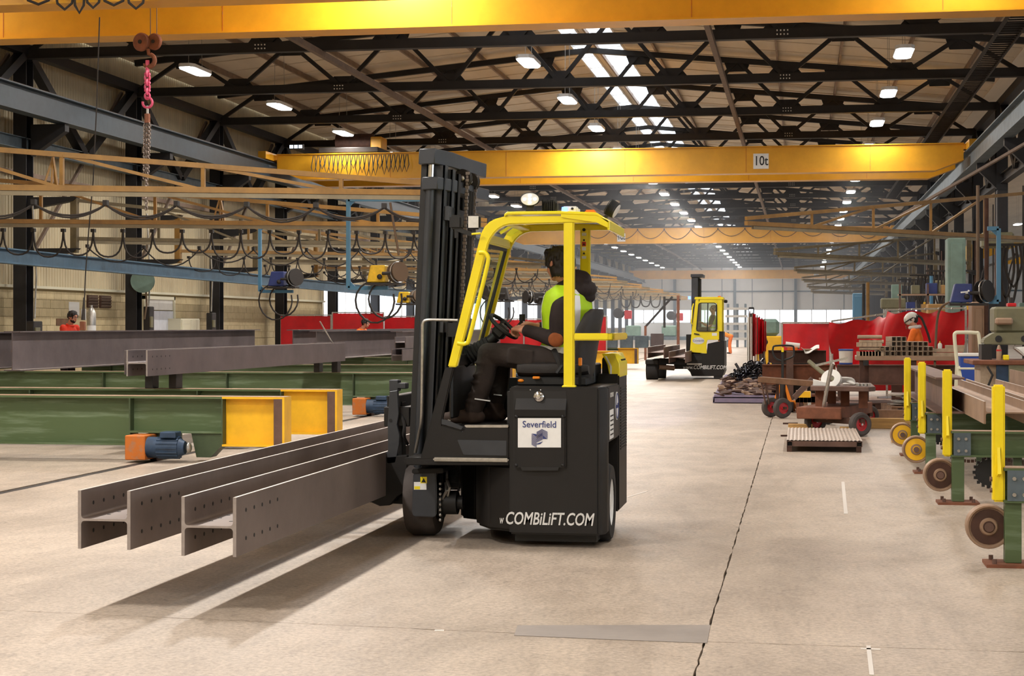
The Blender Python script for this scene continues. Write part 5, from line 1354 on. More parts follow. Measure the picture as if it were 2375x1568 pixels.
# ================================================================== green cross-hall carriers at the left
XRL = -7.075
def carrier(Y, label, x0=-14.6, x1=-5.56, drive=True, raised=True):
    r = thing('beam_carrier', label, 'transfer carrier', (-10, Y, 0), 'green transfer carriers')
    zb, zt = .17, .715; xa, xb = -7.34, -6.27
    zc = (zb + zt) / 2
    ibeam(MB(), (x0, Y, zc), (xa, Y, zc), zt - zb, .24, .022, .014).build('main_beam', 'green_paint', r)
    ibeam(MB(), (xa, Y, (.31 + zt) / 2), (xb, Y, (.31 + zt) / 2), zt - .31, .24, .022, .014).build('raised_beam', 'green_paint', r)
    y_ = ibeam(MB(), (xb, Y, zc), (x1, Y, zc), zt - zb, .24, .022, .014).build('yellow_end', 'yellow_paint', r)
    MB().bx(x1 - .02, x1 + .005, Y - .13, Y + .13, zb, zt).build('end_plate', 'yellow_paint', y_)
    MB().poly([(x1 - .12, Y - .12, zb), (x1 - .02, Y - .13, zb), (x1 - .02, Y - .13, zt - .02), (x1 - .12, Y - .12, zt - .02)], (0, .01, 0)).build('worn_strip', 'rust_steel', y_)
    MB().bx(x0, x1, Y - .118, Y + .118, zt, zt + .004).build('worn_top', 'tan_steel', r)
    s0 = None
    for x in (xa, xb, xa - 2.2, xa - 4.4, xa - 6.6):
        if s0 is None: s0 = MB().bx(x - .008, x + .008, Y - .118, Y + .118, zb, zt).build('stiffener', 'green_dark', r); xs = x
        else: again(s0, (x - xs, 0, 0), r)
    if drive:
        gx0, gx1 = XRL - .20, XRL + .03
        g_ = MB().bx(gx0, gx1, Y - .42, Y - .05, .03, .30).build('gearbox', 'orange_box', r, bevel=.01)
        m = MB().cyl((gx1, Y - .3, .165), (gx1 + .36, Y - .3, .165), .115, n=22).cyl((gx1 + .36, Y - .3, .165), (gx1 + .42, Y - .3, .165), .10, .07, n=22)
        mo = m.build('drive_motor', 'motor_blue', r, True)
        fn = MB()
        for k in range(16): 
            a = 2 * PI * k / 16; fn.bar((gx1 + .12, Y - .3 + .118 * math.cos(a), .165 + .118 * math.sin(a)), (gx1 + .36, Y - .3 + .118 * math.cos(a), .165 + .118 * math.sin(a)), .012, .012)
        fn.build('cooling_fins', 'motor_blue', mo)['kind'] = 'stuff'
        MB().bx(gx1 + .16, gx1 + .34, Y - .4, Y - .2, .27, .34).build('terminal_box', 'motor_blue', mo, bevel=.01)
        MB().ball((gx1 + .46, Y - .3, .165), (.03, .06, .06), 12, 8).build('fan_cap', 'alu', mo, True)
        MB().lathe([(0, -.04), (.10, -.04), (.10, .03), (.12, .03), (.12, .05), (0, .05)], (XRL, Y - .02, .09), (1, 0, 0), 22).build('rail_wheel', 'rust_dark', r, True)
        MB().lathe([(0, -.04), (.10, -.04), (.10, .03), (.12, .03), (.12, .05), (0, .05)], (XRL, Y + .5, .09), (1, 0, 0), 22).build('rail_wheel', 'rust_dark', r, True)
        MB().poly([(xb - .36, Y - .1, .31), (xb, Y - .1, .31), (xb, Y - .1, .19), (xb - .14, Y - .1, .045), (xb - .3, Y - .1, .045)], (0, .2, 0)).build('support_bracket', 'green_dark', r)
        MB().bx(XRL - .1, XRL + .1, Y - .05, Y + .55, .2, .3).build('wheel_frame', 'green_dark', r)
        MB().cyl((x0 + .3, Y - .04, .1), (x0 + .3, Y + .04, .1), .1, n=20).build('rail_wheel', 'rust_dark', r, True)
    return r
carrier(18.3, 'nearest green carrier beam with yellow end and blue drive motor')
carrier(20.47, 'second green carrier beam, its yellow end just behind the nearest one')
for k, y in enumerate([28.0, 33.6, 41.5, 47.0, 53.2, 60]):
    carrier(y, 'green carrier beam, %s from the front, under the long steel girders' % ORD[k + 2])
chk = MB()
# ---- long plate girders lying on the carriers
def girder(X, y0, y1, h, label, z0=.722, w=.30, mat='girder_steel'):
    r = thing('plate_girder', label, 'girder', (X, (y0 + y1) / 2, z0), 'dark steel girders on the green carriers')
    m = MB().bx(X - .008, X + .008, y0, y1, z0 + .02, z0 + h - .02); m.build('web', mat, r)
    MB().bx(X - w / 2, X + w / 2, y0, y1, z0, z0 + .02).build('flange', mat, r); MB().bx(X - w / 2, X + w / 2, y0, y1, z0 + h - .02, z0 + h).build('flange', mat, r)
    e = MB().bx(X - w / 2, X + w / 2, y0, y1, z0 + .02, z0 + .0215).build('edge_highlight', 'painted_highlight', r)  # pale strip paints the highlight along the bottom flange
    return r
girder(-13.3, 27.7, 41, .68, 'long dark plate girder lying nearest the left edge on the carriers')
girder(-14.25, 26.2, 42, .66, 'dark plate girder partly cut by the left picture edge')
girder(-11.9, 39.6, 54, .68, 'dark plate girder just behind the grey beam pair')
girder(-10.75, 37.6, 55, .66, 'dark plate girder in front of the worker by the red screens')
girder(-9.75, 41.2, 56, .64, 'dark plate girder next to the black mast')
hbeam(-7.79, -7.53, 19.2, 28.1, .905, .305, 'grey beam with a chalk mark in front of the girders', 'tan_steel' if False else 'girder_steel', True, 'grey beams lying across the carriers')
hbeam(-8.10, -7.84, 19.9, 28.1, .905, .29, 'grey beam close behind the chalk marked one', 'girder_steel', False, 'grey beams lying across the carriers')
for k in range(2):
    hbeam(-8.75 - .0 * k, -8.5, 36.5 + k * .3, 41.5, .73 + k * .27, .25, '%s short beam of the two stacked beside the black mast' % ('lower' if k == 0 else 'upper'), 'girder_steel', False, 'short stacked beams')
pk = None
for X, Y in ((-7.66, 20.47), (-7.97, 20.47), (-7.66, 28.0), (-7.97, 28.0)):
    o = MB().bx(X - .05, X + .05, Y - .11, Y + .11, .72, .903).build('packing_block', 'steel_dark', bevel=.006)
    tag(o, 'small dark packing block on the %s carrier under the %s grey beam' % ('second' if Y < 25 else 'third', 'chalk marked' if X > -7.8 else 'rear'), 'block', 'packing blocks')
ls = thing('lifting_clamp', 'small lifting clamp and chain on the far end of the chalk marked beam', 'clamp', onX(770, 803, -7.6))
p = onX(770, 805, -7.6); MB().tube([p + V(0, 0, -.02), p + V(.0, .1, .03), p + V(0, .22, .03), p + V(0, .34, -.02)], .012, 8).build('hook', 'alu', ls, True)
MB().tube([p + V(0, .1, .03), p + V(-.12, -.3, .42)], .012, 6).build('chain', 'alu', ls)
# ---- workers behind the girders
_, hc_, hf_, W_, _, _ = worker('person', 'dark bearded worker in an orange top standing before the block wall', (-15.2, 34.2, 0), (.9, -.35, 0), 'coverall_red', 'hoodie', 1.06, .1, ((.33, .12, 1.02), (.36, -.08, 1.0)), beard=True, look=V(.85, -.35, -.3))
_, hc2, hf2, W2, _, _ = worker('person', 'worker with glasses in orange and black in front of the red screen', (-11.32, 43.4, 0), (.95, -.2, 0), 'coverall', 'hoodie', 1.0, .16, ((.42, .1, 1.0), (.44, -.1, .98)), look=V(.95, -.15, -.15))
# benches where they work
# ---- red welding screens
def screen(p0, p1, h, label, wav=.03, z0=.12, slant=0., mat='red_screen', group='red welding screens', nd=3, feet=True, seed=1, diag=0.):
    p0, p1 = Vector(p0), Vector(p1); d = p1 - p0; L = d.length; nrm = V(-d.y, d.x, 0).normalized(); rnd = random.Random(seed)
    r = thing('welding_screen', label, 'welding screen', p0, group)
    for p, hh in ((p0, h), (p1, h + slant)):
        MB().bar(p + V(0, 0, 0), p + V(0, 0, hh + .03), .04, .04).build('post', 'alu', r)
        if feet: MB().bar(p - nrm * .3 + V(0, 0, .03), p + nrm * .3 + V(0, 0, .03), .04, .04).build('foot', 'alu', r)
    MB().bar(p0 + V(0, 0, h + .03), p1 + V(0, 0, h + slant + .03), .035, .035).build('top_rail', 'alu', r)
    fs = [(rnd.uniform(2, 7), rnd.uniform(0, 6), rnd.uniform(.4, 1)) for k in range(4)]
    def f(u, v):
        x = u * L; zz = z0 + (h + slant * u - z0) * v
        w = sum(a * math.sin(k * x + ph + (1 - v) * (1.3 + diag * k)) for k, ph, a in fs) * wav * (1.15 - v * .5)
        return p0 + d * u + V(0, 0, zz - .03 * math.sin(u * PI * nd) ** 2 * (v > .98) * (diag > 0) * 2) + nrm * w
    MB().grid(f, 44, 16).build('curtain', mat, r, True)
    rg = MB()
    for k in range(nd * 2 + 1):
        u = k / (nd * 2); rg.ring(p0 + d * u + V(0, 0, h + slant * u + .02), .03, .006, d, 8, 4)
    rg.build('curtain_ring', 'alu', r)['kind'] = 'stuff'
    return r
def sc(px0, px1, Y, pyt, label, **k):
    a, b_ = onY(px0, pyt, Y), onY(px1, pyt, Y); return screen((a.x, Y, 0), (b_.x, Y, 0), a.z, label, **k)
sc(652, 768, 57, 733, 'red welding screen nearest the block wall, left of the worker with glasses', seed=1)
sc(771, 889, 55, 727, 'red welding screen standing right behind the worker with glasses', seed=2)
sc(893, 966, 57, 736, 'red welding screen cut off by the black mast', seed=3)
sc(1128, 1215, 57, 742, 'red welding screen seen behind the steering wheel', seed=4)
sc(1218, 1300, 58, 742, 'red welding screen seen behind the driver', seed=5)
sc(1372, 1407, 56, 735, 'red welding screen just right of the driver seat', seed=6)
# ---- things along the left wall
cb = thing('wall_cabinet', 'small pale cabinet standing against the block wall', 'cabinet', onX(428, 765, XL + .4))
ya, yb = onX(406, 750, XL + .3).y, onX(449, 750, XL + .3).y
MB().bx(XL + .01, XL + .5, ya, yb, .25, 1.72).build('body', 'cream', cb, bevel=.01); MB().bx(XL + .5, XL + .52, ya + .03, (ya + yb) / 2 - .01, .35, 1.68).build('door', 'cream', cb, bevel=.004); MB().bx(XL + .5, XL + .52, (ya + yb) / 2 + .01, yb - .03, .35, 1.68).build('door', 'cream', cb, bevel=.004)
MB().bx(XL + .05, XL + .45, ya + .05, yb - .05, 0, .25).build('plinth', 'steel_dark', cb)
for k, (a, b_, t_, q) in enumerate(((160, 184, 700, 732), (189, 200, 716, 742))):
    p0, p1 = onX(a, t_, XL + .02), onX(b_, q, XL + .02)
    tag(MB().bx(XL + .012, XL + .02, p0.y, p1.y, p1.z, p0.z).build('notice', 'paper'), 'white paper notice on the block wall, %s the bearded worker' % ('behind' if k == 0 else 'just right of'), 'notice')
nz = thing('notice_board', 'brown square board on the block wall left of the bearded worker', 'board', onX(140, 758, XL + .02))
MB().bx(XL + .012, XL + .03, onX(129, 750, XL).y, onX(158, 750, XL).y, onX(140, 755, XL).z, onX(140, 739, XL).z).build('panel', 'timber_dark', nz)
gb = thing('gas_bottle', 'grey bottle with white and red band beside the bearded worker', 'bottle', onX(212, 770, -16.5))
p = onX(212, 768, -16.5); MB().lathe([(0, 0), (.1, 0), (.11, .02), (.11, .25), (0, .25)], V(p.x, p.y, .95), (0, 0, 1), 16).build('base_band', 'red_screen', gb, True); MB().cyl(V(p.x, p.y, 1.2), V(p.x, p.y, 1.5), .105, n=16).build('white_band', 'sticker_white', gb, True); MB().lathe([(.105, 0), (.105, .3), (.06, .4), (.03, .43), (.03, .48), (0, .48)], V(p.x, p.y, 1.5), (0, 0, 1), 16).build('cylinder', 'alu', gb, True)
MB().cyl(V(p.x, p.y, 0), V(p.x, p.y, .95), .09, n=12).build('stand', 'steel_dark', gb)
hr = thing('hose_reel', 'grey hose reel hung on the second column', 'reel', onX(331, 655, -18.7))
p = onX(331, 652, -18.7); MB().lathe([(.02, -.07), (.34, -.07), (.34, -.05), (.2, -.04), (.2, .04), (.34, .05), (.34, .07), (.02, .07)], p, (.25, -1, 0), 24).build('reel', 'machine_pale', hr, True); MB().ring(p, .27, .04, (.25, -1, 0), 24, 8).build('hose', 'cable', hr, True); MB().tube([p + V(.1, 0, -.3), p + V(.12, 0, -.7), p + V(.05, 0, -1.1)], .03, 6).build('hose_tail', 'cable_tan', hr, True)
for k, (px, py, w, h) in enumerate(((80, 752, .5, .35), (345, 735, .35, .8), (490, 740, .4, .6))):
    o = thing('switch_box', 'dark control box fixed low on the %s left column' % ORD[k], 'control box', onX(px, py + 15, -18.6)); p = onX(px, py, -18.6)
    MB().box(p + V(0, 0, -.1), (.2, w, h)).build('case', 'steel_dark', o, bevel=.02); MB().box(p + V(.12, -.1, -.15), (.05, w * .5, h * .4)).build('cover', 'machine_green', o, bevel=.01); MB().tube([p + V(0, 0, h * .4), p + V(0, .1, 1.2), p + V(-.1, .1, 3)], .025, 6).build('conduit', 'alu', o)
# ================================================================== right hand side
def stand(Y, k, label, x0=1.31, wheel_m='rust_dark', xe=4.4, s=1.):
    r = thing('roller_stand', label, 'stand', (x0, Y, 0), 'green beam stands with yellow posts')
    MB().bx(x0 - .05, x0 + .05, Y - .05, Y + .05, .02, .40).build('leg', 'green_paint', r, bevel=.004)
    MB().bx(x0 - .17, x0 + .17, Y - .14, Y + .14, .0, .02).build('foot_plate', 'rust', r)
    bo = MB()
    for dx in (-.12, .12):
        for dy in (-.1, .1): bo.cyl((x0 + dx, Y + dy, .02), (x0 + dx, Y + dy, .05), .014, n=6)
    bo.build('anchor_bolts', 'rust_steel', r)['kind'] = 'stuff'
    ibeam(MB(), (x0 - .06, Y, .505), (xe, Y, .505), .215, .16, .016, .012).build('cross_beam', 'green_paint', r)
    MB().bx(x0 - .06, xe, Y - .078, Y + .078, .613, .617).build('worn_top', 'tan_steel', r)
    MB().bx(x0 - .04, x0 + .10, Y - .083, Y - .075, .41, .60).build('end_plate', 'rail_grey', r)
    b_ = MB()
    for dx in (.0, .06):
        for z in (.45, .55): b_.cyl((x0 + dx - .0, Y - .083, z), (x0 + dx, Y - .10, z), .013, n=6)
    b_.build('plate_bolts', 'alu', r)['kind'] = 'stuff'
    p = MB().bx(x0 - .125, x0 - .05, Y - .055, Y + .03, .40, 1.13).build('guard_post', 'post_yellow', r, True, .012, 2)
    MB().poly([V(x0 - .095, Y - .055, .58), V(x0 - .075, Y - .055, .58), V(x0 - .075, Y - .055, .74), V(x0 - .095, Y - .055, .70)], (0, -.0, 0)).poly([V(x0 - .10, Y - .055, .56), V(x0 - .10, Y - .12, .58), V(x0 - .10, Y - .055, .74)], (.02, 0, 0)).build('post_fin', 'post_yellow', p)
    for z in (.47, .54): MB().cyl((x0 - .14, Y - .02, z), (x0 - .12, Y - .02, z), .016, n=6).build('post_bolt', 'rust_steel', p)
    c = V(x0 - .14, Y + .07, .235)
    w = MB().lathe([(0, -.05), (.05, -.05), (.06, -.035), (.115, -.035), (.125, -.05), (.135, -.05), (.14, -.03), (.14, .05), (0, .05)], c, (0, 1, 0), 28).build('roller', 'tan_steel', r, True)
    MB().lathe([(0, -.055), (.035, -.055), (.04, -.04), (.112, -.038), (.112, -.032), (0, -.032)], c, (0, 1, 0), 24).build('roller_face', wheel_m, w, True)
    MB().cyl(c + V(0, -.07, 0), c + V(.0, .0, 0), .03, n=10).build('axle', 'rust_steel', w, True)
    sp = MB().cyl((x0 + .26, Y + .05, .26), (x0 + .26, Y + .09, .26), .11, n=24)
    for q in range(16): a = 2 * PI * q / 16; sp.box((x0 + .26 + .118 * math.cos(a), Y + .07, .26 + .118 * math.sin(a)), (.025, .03, .025))
    sp.build('sprocket', 'ink', r, True)
    m = MB()
    for q in range(20): m.box((x0 + .26 + q * .04, Y + .07, .14 - .02 * math.sin(q * .5)), (.03, .025, .03))
    m.build('drive_chain', 'rust_dark', r)['kind'] = 'stuff'
    MB().bx(x0 + .3, xe, Y + .02, Y + .08, .22, .28).build('lower_rail', 'green_dark', r)
    MB().bx(x0 + .45, x0 + .52, Y - .03, Y + .03, .02, .40).build('brace_leg', 'green_dark', r)
    MB().bx(xe - .1, xe, Y - .05, Y + .05, .0, .40).build('leg', 'green_paint', r)
    return r
stand(11.15, 0, 'nearest green stand with a tall yellow post at the right picture edge')
stand(14.95, 1, 'second green stand, its grey roller behind the green leg')
stand(18.0, 2, 'third green stand with a worn yellow roller', wheel_m='yellow_paint')
stand(20.4, 3, 'fourth and farthest green stand with a yellow roller', wheel_m='yellow_paint')
def channel(x0, x1, y0, y1, z0, h, t, label, mat='tan_steel', rot=0.):
    r = thing('steel_channel', label, 'steel channel', ((x0 + x1) / 2, (y0 + y1) / 2, z0), 'steel sections on the green stands')
    MB().bx(x0, x1, y0, y1, z0, z0 + t).build('web', mat, r); MB().bx(x0, x0 + t, y0, y1, z0 + t, z0 + h).build('flange', mat, r); MB().bx(x1 - t, x1, y0, y1, z0 + t, z0 + h).build('flange', mat, r); return r
hbeam(1.62, 2.0, 15.9, 22.6, .62, .2, 'brown H-section lying first on the stands behind the yellow posts', 'tan_steel', False, 'steel sections on the green stands', 'steel_section')
hbeam(2.08, 2.46, 15.2, 22.6, .62, .2, 'brown H-section lying second on the stands', 'tan_steel', False, 'steel sections on the green stands', 'steel_section')
channel(2.55, 3.0, 14.2, 22, .62, .34, .016, 'tall brown channel lying at the right edge of the stands')
r_ = thing('steel_section', 'brown upright I-section on the third and fourth stands', 'steel beam', (1.48, 20, .62), 'steel sections on the green stands')
ibeam(MB(), (1.48, 17.7, .80), (1.48, 23, .80), .36, .28, .02, .014).build('rolled_section', 'rust_steel', r_)
# ---- corrugated ramp plate
rp = thing('ramp_plate', 'low steel platform with a ribbed top lying on the floor', 'platform', (.29, 22, 0))
X0, X1, Ya, Yb, ZT = -.155, .725, 20.75, 23.3, .138
nw = 19
def cf(u, v): return V(X0 + (X1 - X0) * u, Ya + (Yb - Ya) * v, ZT + .0045 * math.sin(u * nw * 2 * PI))
MB().grid(cf, nw * 8, 2).build('ribbed_sheet', 'tan_steel' if False else 'plate_rib', rp, True) if 'plate_rib' in MATS else MB().grid(cf, nw * 8, 2).build('ribbed_sheet', 'alu', rp, True)
fb = MB().bx(X0 + .07, X1 - .07, Ya, Ya + .06, .065, .128).build('front_rail', 'rust_steel', rp)
for x in (X0, X1 - .07):
    m = MB(); t = .007; a, b_, z0_, z1_ = x, x + .07, .065, .128
    m.bx(a, b_, Ya - .01, Yb, z0_, z0_ + t).bx(a, b_, Ya - .01, Yb, z1_ - t, z1_).bx(a, a + t, Ya - .01, Yb, z0_, z1_).bx(b_ - t, b_, Ya - .01, Yb, z0_, z1_)
    m.build('side_tube', 'rust_steel', rp)
    MB().bx(a + t, b_ - t, Ya + .05, Ya + .06, z0_ + t, z1_ - t).build('bore_shade', 'ink', rp)  # dark plate inside the open tube end, put there as shade
    for y in (Ya, Yb - .08): MB().bx(x, x + .06, y + .0, y + .08, 0, .065).build('foot', 'rust_dark', rp)
MB().bx(X0, X1, Yb - .06, Yb, .065, .128).build('back_rail', 'rust_steel', rp)
# ---- trolley with red wheels
def pneu(c, R, w, par, axis=(1, 0, 0)):
    t = MB().lathe([(R * .55, -w * .4), (R * .8, -w / 2), (R * .95, -w * .38), (R, 0), (R * .95, w * .38), (R * .8, w / 2), (R * .55, w * .4), (R * .55, -w * .4)], c, axis, 30).build('wheel', 'tyre_grey', par, True)
    MB().lathe([(0, -w * .42), (R * .16, -w * .45), (R * .2, -w * .2), (R * .5, -w * .16), (R * .6, -w * .4), (R * .6, w * .4), (R * .5, w * .16), (R * .2, w * .2), (R * .16, w * .45), (0, w * .42)], c, axis, 24).build('hub', 'red_hub', t, True)
    MB().cyl(Vector(c) - Vector(axis).normalized() * w * .5, Vector(c) + Vector(axis).normalized() * w * .5, R * .09, n=8).build('axle_nut', 'alu', t)
ca = thing('hand_trolley', 'rusty flat top trolley with red hubbed wheels and a T-bar handle', 'trolley', (.5, 24.6, 0))
for x, y in ((.21, 24.4), (.80, 23.75), (.42, 26.6), (1.0, 26.0)): pneu(V(x, y, .165), .165, .11, ca, (.55, -.83, 0))
MB().box((.5, 24.9, .30), (.62, 2.0, .16), Euler((0, 0, -.25)).to_matrix()).build('chassis', 'rust', ca, bevel=.01)
MB().bar((.16, 24.42, .2), (.84, 23.72, .2), .07, .08).build('front_axle', 'rust_dark', ca); MB().bar((.36, 26.65, .2), (1.04, 25.95, .2), .07, .08).build('rear_axle', 'rust_dark', ca)
for x, y in ((.27, 24.35), (.45, 25.2), (.62, 24.5), (.86, 24.3)): MB().bx(x - .06, x + .06, y - .05, y + .05, .36, .60).build('post', 'rust', ca)
MB().poly([(.14, 24.1, .6), (.92, 23.9, .6), (1.02, 24.1, .6), (1.02, 25.6, .6), (.2, 25.7, .6)], (0, 0, .065)).build('table_top', 'rust_steel', ca, bevel=.008)
MB().tube([onY(1912, 968, 24.05), onY(1911, 940, 24.0), onY(1920, 890, 23.9), onY(1930, 842, 23.85)], .026, 8).build('handle', 'alu', ca, True)
MB().bar(onY(1891, 848, 23.85), onY(1967, 830, 23.85), .03, .03).build('handle_bar', 'alu', ca)
for px, py in ((1908, 958), (1918, 962)): MB().bar(onY(px, py - 12, 24.1), onY(px, py + 12, 24.1), .02, .04).build('handle_bracket', 'rust_steel', ca)
# things on its top
def P(px, py, Y): return onY(px, py, Y)
cc = thing('hose_coil', 'white coiled strap lying on the trolley top', 'coil', V(.42, 24.5, .665))
MB().lathe([(.05, -.035), (.14, -.035), (.14, .035), (.05, .035), (.05, -.035)], V(.43, 24.35, .75), (-.35, -1, .5), 24).build('roll', 'white_plastic', cc, True)
for k in range(5): MB().tube(smoothpts([V(.5, 24.4, .69 + .02 * k), V(.62 + .02 * k, 24.5, .72 + .01 * k), V(.74, 24.45 + .04 * k, .69), V(.8 - .05 * k, 24.7, .68)], 3), .02, 6).build('strap', 'white_plastic', cc, True)
tag(MB().poly([V(.18, 24.3, .666), V(.40, 24.3, .666), V(.40, 24.3, .70), V(.3, 24.3, .72), V(.18, 24.3, .75)], (0, .25, 0)).build('paper_sheet', 'paper'), 'crumpled white sheet on the left of the trolley top', 'paper')
for k in range(4): tag(MB().cyl(V(.78 + k * .05, 24.15 + .03 * k, .668), V(.78 + k * .05, 24.15 + .03 * k, .70), .03, n=10).build('steel_washer', 'alu'), 'small steel ring on the right of the trolley top, %s of four' % ORD[k], 'ring', 'rings on the trolley')
# ---- plank on a two-wheel bogie
bo = thing('timber_bogie', 'two wheeled red hubbed bogie carrying a long grey plank', 'bogie', (-.4, 28.4, 0))
for x, y in ((-.47, 28.5), (-.28, 28.2)): pneu(V(x, y, .165), .165, .10, bo, (.55, -.83, 0))
MB().bar((-.52, 28.6, .17), (-.22, 28.1, .17), .04, .04).build('axle', 'rust_dark', bo)
for dx in (0, .06): MB().bar((-.55 + dx, 28.3, .22), (-.62 + dx, 28.25, .58), .02, .02).build('upright', 'rust_steel', bo)
a, b_ = P(1764, 880, 28.2), P(1926, 893, 27.6); MB().bar(a, b_, .18, .09).build('plank', 'timber_dark', bo, bevel=.005)
MB().bar(V(-.36, 28.3, .2), V(-.36, 28.3, a.z - .03), .05, .05).build('upright', 'rust_dark', bo); MB().bar(V(b_.x - .2, b_.y + .1, 0), V(b_.x - .2, b_.y, b_.z), .05, .05).build('prop', 'rust_dark', bo)
tag(MB().tube([P(1876, 838, 27.4), P(1905, 862, 27.2), P(1950, 893, 27.0), P(1962, 905, 27)], .035, 8).build('lever_bar', 'machine_green'), 'greenish lever bar leaning over the trolley', 'bar')
# ---- pallet truck
pt = thing('pallet_truck', 'black and orange hand pallet truck with a loop handle', 'pallet truck', (-.2, 30.3, 0))
Yp = 30.2
MB().tube(smoothpts([P(1815, 838, Yp), P(1800, 832, Yp), P(1793, 820, Yp), P(1793, 808, Yp), P(1799, 802, Yp), P(1836, 802, Yp), P(1841, 809, Yp), P(1841, 824, Yp), P(1834, 830, Yp), P(1816, 836, Yp)], 3), .016, 8).build('handle_loop', 'ink', pt, True)
MB().bar(P(1815, 806, Yp), P(1815, 895, Yp), .045, .045).build('drawbar', 'ink', pt, bevel=.008); MB().box(P(1815, 811, Yp - .03), (.04, .02, .08)).build('release_grip', 'post_yellow', pt)
MB().cyl(P(1815, 890, Yp), P(1815, 945, Yp), .05, n=14).build('pump', 'steel_dark', pt, True)
for sgn in (-1, 1): MB().poly([P(1812 + sgn * 6, 893, Yp), P(1818 + sgn * 6, 893, Yp), P(1822 + sgn * 24, 955, Yp), P(1810 + sgn * 24, 955, Yp)], (0, .05, 0)).build('frame_plate', 'orange_plastic', pt, bevel=.006)
MB().bx(P(1790, 955, Yp).x, P(1848, 955, Yp).x, Yp, Yp + .2, .06, .20).build('head_block', 'orange_plastic', pt, bevel=.01)
for x in (-.05, .30): MB().bx(x - .28, x - .12, Yp + .2, Yp + 1.35, .09, .15).build('fork', 'orange_plastic', pt, bevel=.006)
for x in (-.17, -.02): MB().cyl((x, Yp - .02, .09), (x + .06, Yp - .02, .09), .09, n=18).build('steer_wheel', 'rubber', pt, True)
# ---- tray of offcuts with a heap of clamps
tr_ = thing('offcut_tray', 'lavender steel tray full of flat offcuts by the far aisle', 'tray', (-1.0, 35.5, 0))
tx0, tx1, ty0, ty1 = -1.66, -.35, 33.5, 39.0
def tzz(y): return .16 + (y - ty0) * .05
MB().poly([(tx0, ty0, .015), (tx1, ty0, .015), (tx1, ty0, .16), (tx0 + .03, ty0, .16)], (0, .03, 0)).build('front_plate', 'plate_lav', tr_)
MB().poly([(tx0, ty0, .1), (tx0, ty1, .36), (tx0, ty1, 0.0), (tx0, ty0, 0.0)], (.03, 0, 0)).build('side_plate', 'plate_lav', tr_)
MB().poly([(tx0, ty0, .1), (tx1, ty0, .1), (tx1, ty1, .38), (tx0, ty1, .38)], (0, 0, .02)).build('tray_floor', 'plate_lav', tr_)
MB().bx(tx0 + .1, tx1 - .1, ty0 + .3, ty1 - .1, 0, .1).build('bearer', 'timber_dark', tr_)
rnd = random.Random(5); o0 = []
for k in range(3): o0.append(None)
for k in range(150):
    y = rnd.uniform(ty0 + .05, ty1 - .8); x = rnd.uniform(tx0 + .08, tx1 - .08); q = k % 3
    if o0[q] is None:
        o0[q] = MB().box((0, 0, 0), [(.18, .22, .03), (.12, .16, .05), (.26, .12, .025)][q]).build('offcut', ['rust_steel', 'tan_steel', 'rust_dark'][q], tr_, bevel=.004); oo = o0[q]
    else: oo = o0[q].copy(); C.objects.link(oo)
    oo.location = V(x, y, tzz(y) - .01 + rnd.uniform(0, .05)) - tr_.location; oo.rotation_euler = (rnd.uniform(-.25, .25), rnd.uniform(-.25, .25), rnd.uniform(0, 3))
hp_ = MB()
for k in range(150):
    a = rnd.uniform(0, 2 * PI); q = rnd.random() ** .6; y = 37.6 + .9 * q * math.sin(a); x = -.98 + .55 * q * math.cos(a); z = tzz(y) + (1 - q) * .42 * rnd.uniform(.55, 1.0)
    ax = V(rnd.uniform(-1, 1), rnd.uniform(-1, 1), rnd.uniform(-1, 1))
    if k % 3: hp_.ring((x, y, z), rnd.uniform(.05, .08), .018, ax, 10, 5)
    else: hp_.cyl(V(x, y, z), V(x, y, z) + ax.normalized() * .17, .03, n=8)
tag(hp_.build('clamp_heap', 'clamp_shine' if 'clamp_shine' in MATS else 'chrome', None, True), 'heap of shiny black clamps and chain links on the offcut tray', 'clamps', kind='stuff')
# ---- rack of folded screens
fr = thing('folded_screens', 'bundle of folded red and white screens standing on thin poles', 'screen rack', (-.55, 42, 0))
Yq = 42.0
for k, px in enumerate((1739, 1745, 1751, 1756, 1761, 1767, 1773)):
    p = P(px, 800, Yq + .12 * (k % 3)); MB().cyl((p.x, p.y, 0), (p.x, p.y, P(px, 722 + 3 * k, Yq).z), .014, n=8).build('pole', 'tie_brown', fr)
    MB().bar((p.x - .18, p.y, .02), (p.x + .18, p.y, .02), .03, .03).build('foot', 'tie_brown', fr)
for k, (a, b_, t_, q, m_) in enumerate(((1733, 1743, 735, 838, 'paper'), (1744, 1753, 728, 826, 'red_screen'), (1753, 1763, 736, 822, 'red_screen'), (1762, 1770, 740, 820, 'red_screen'), (1768, 1777, 745, 815, 'red_screen'))):
    p, e = P(a, t_, Yq + .2 * (k % 2)), P(b_, q, Yq + .2 * (k % 2))
    MB().grid(lambda u, v, p=p, e=e, k=k: V(p.x + (e.x - p.x) * u, p.y + .05 * math.sin(u * 14 + k) * (1.2 - v), e.z + (p.z - e.z) * v), 14, 6).build('folded_curtain', m_, fr, True)
MB().bx(P(1735, 0, Yq).x, P(1748, 0, Yq).x, Yq + .3, Yq + .5, 1.55, P(1740, 712, Yq).z).build('rack_head', 'steel_dark', fr, bevel=.02); MB().box(P(1742, 722, Yq + .28), (.1, .02, .1)).build('lamp', 'led', fr)
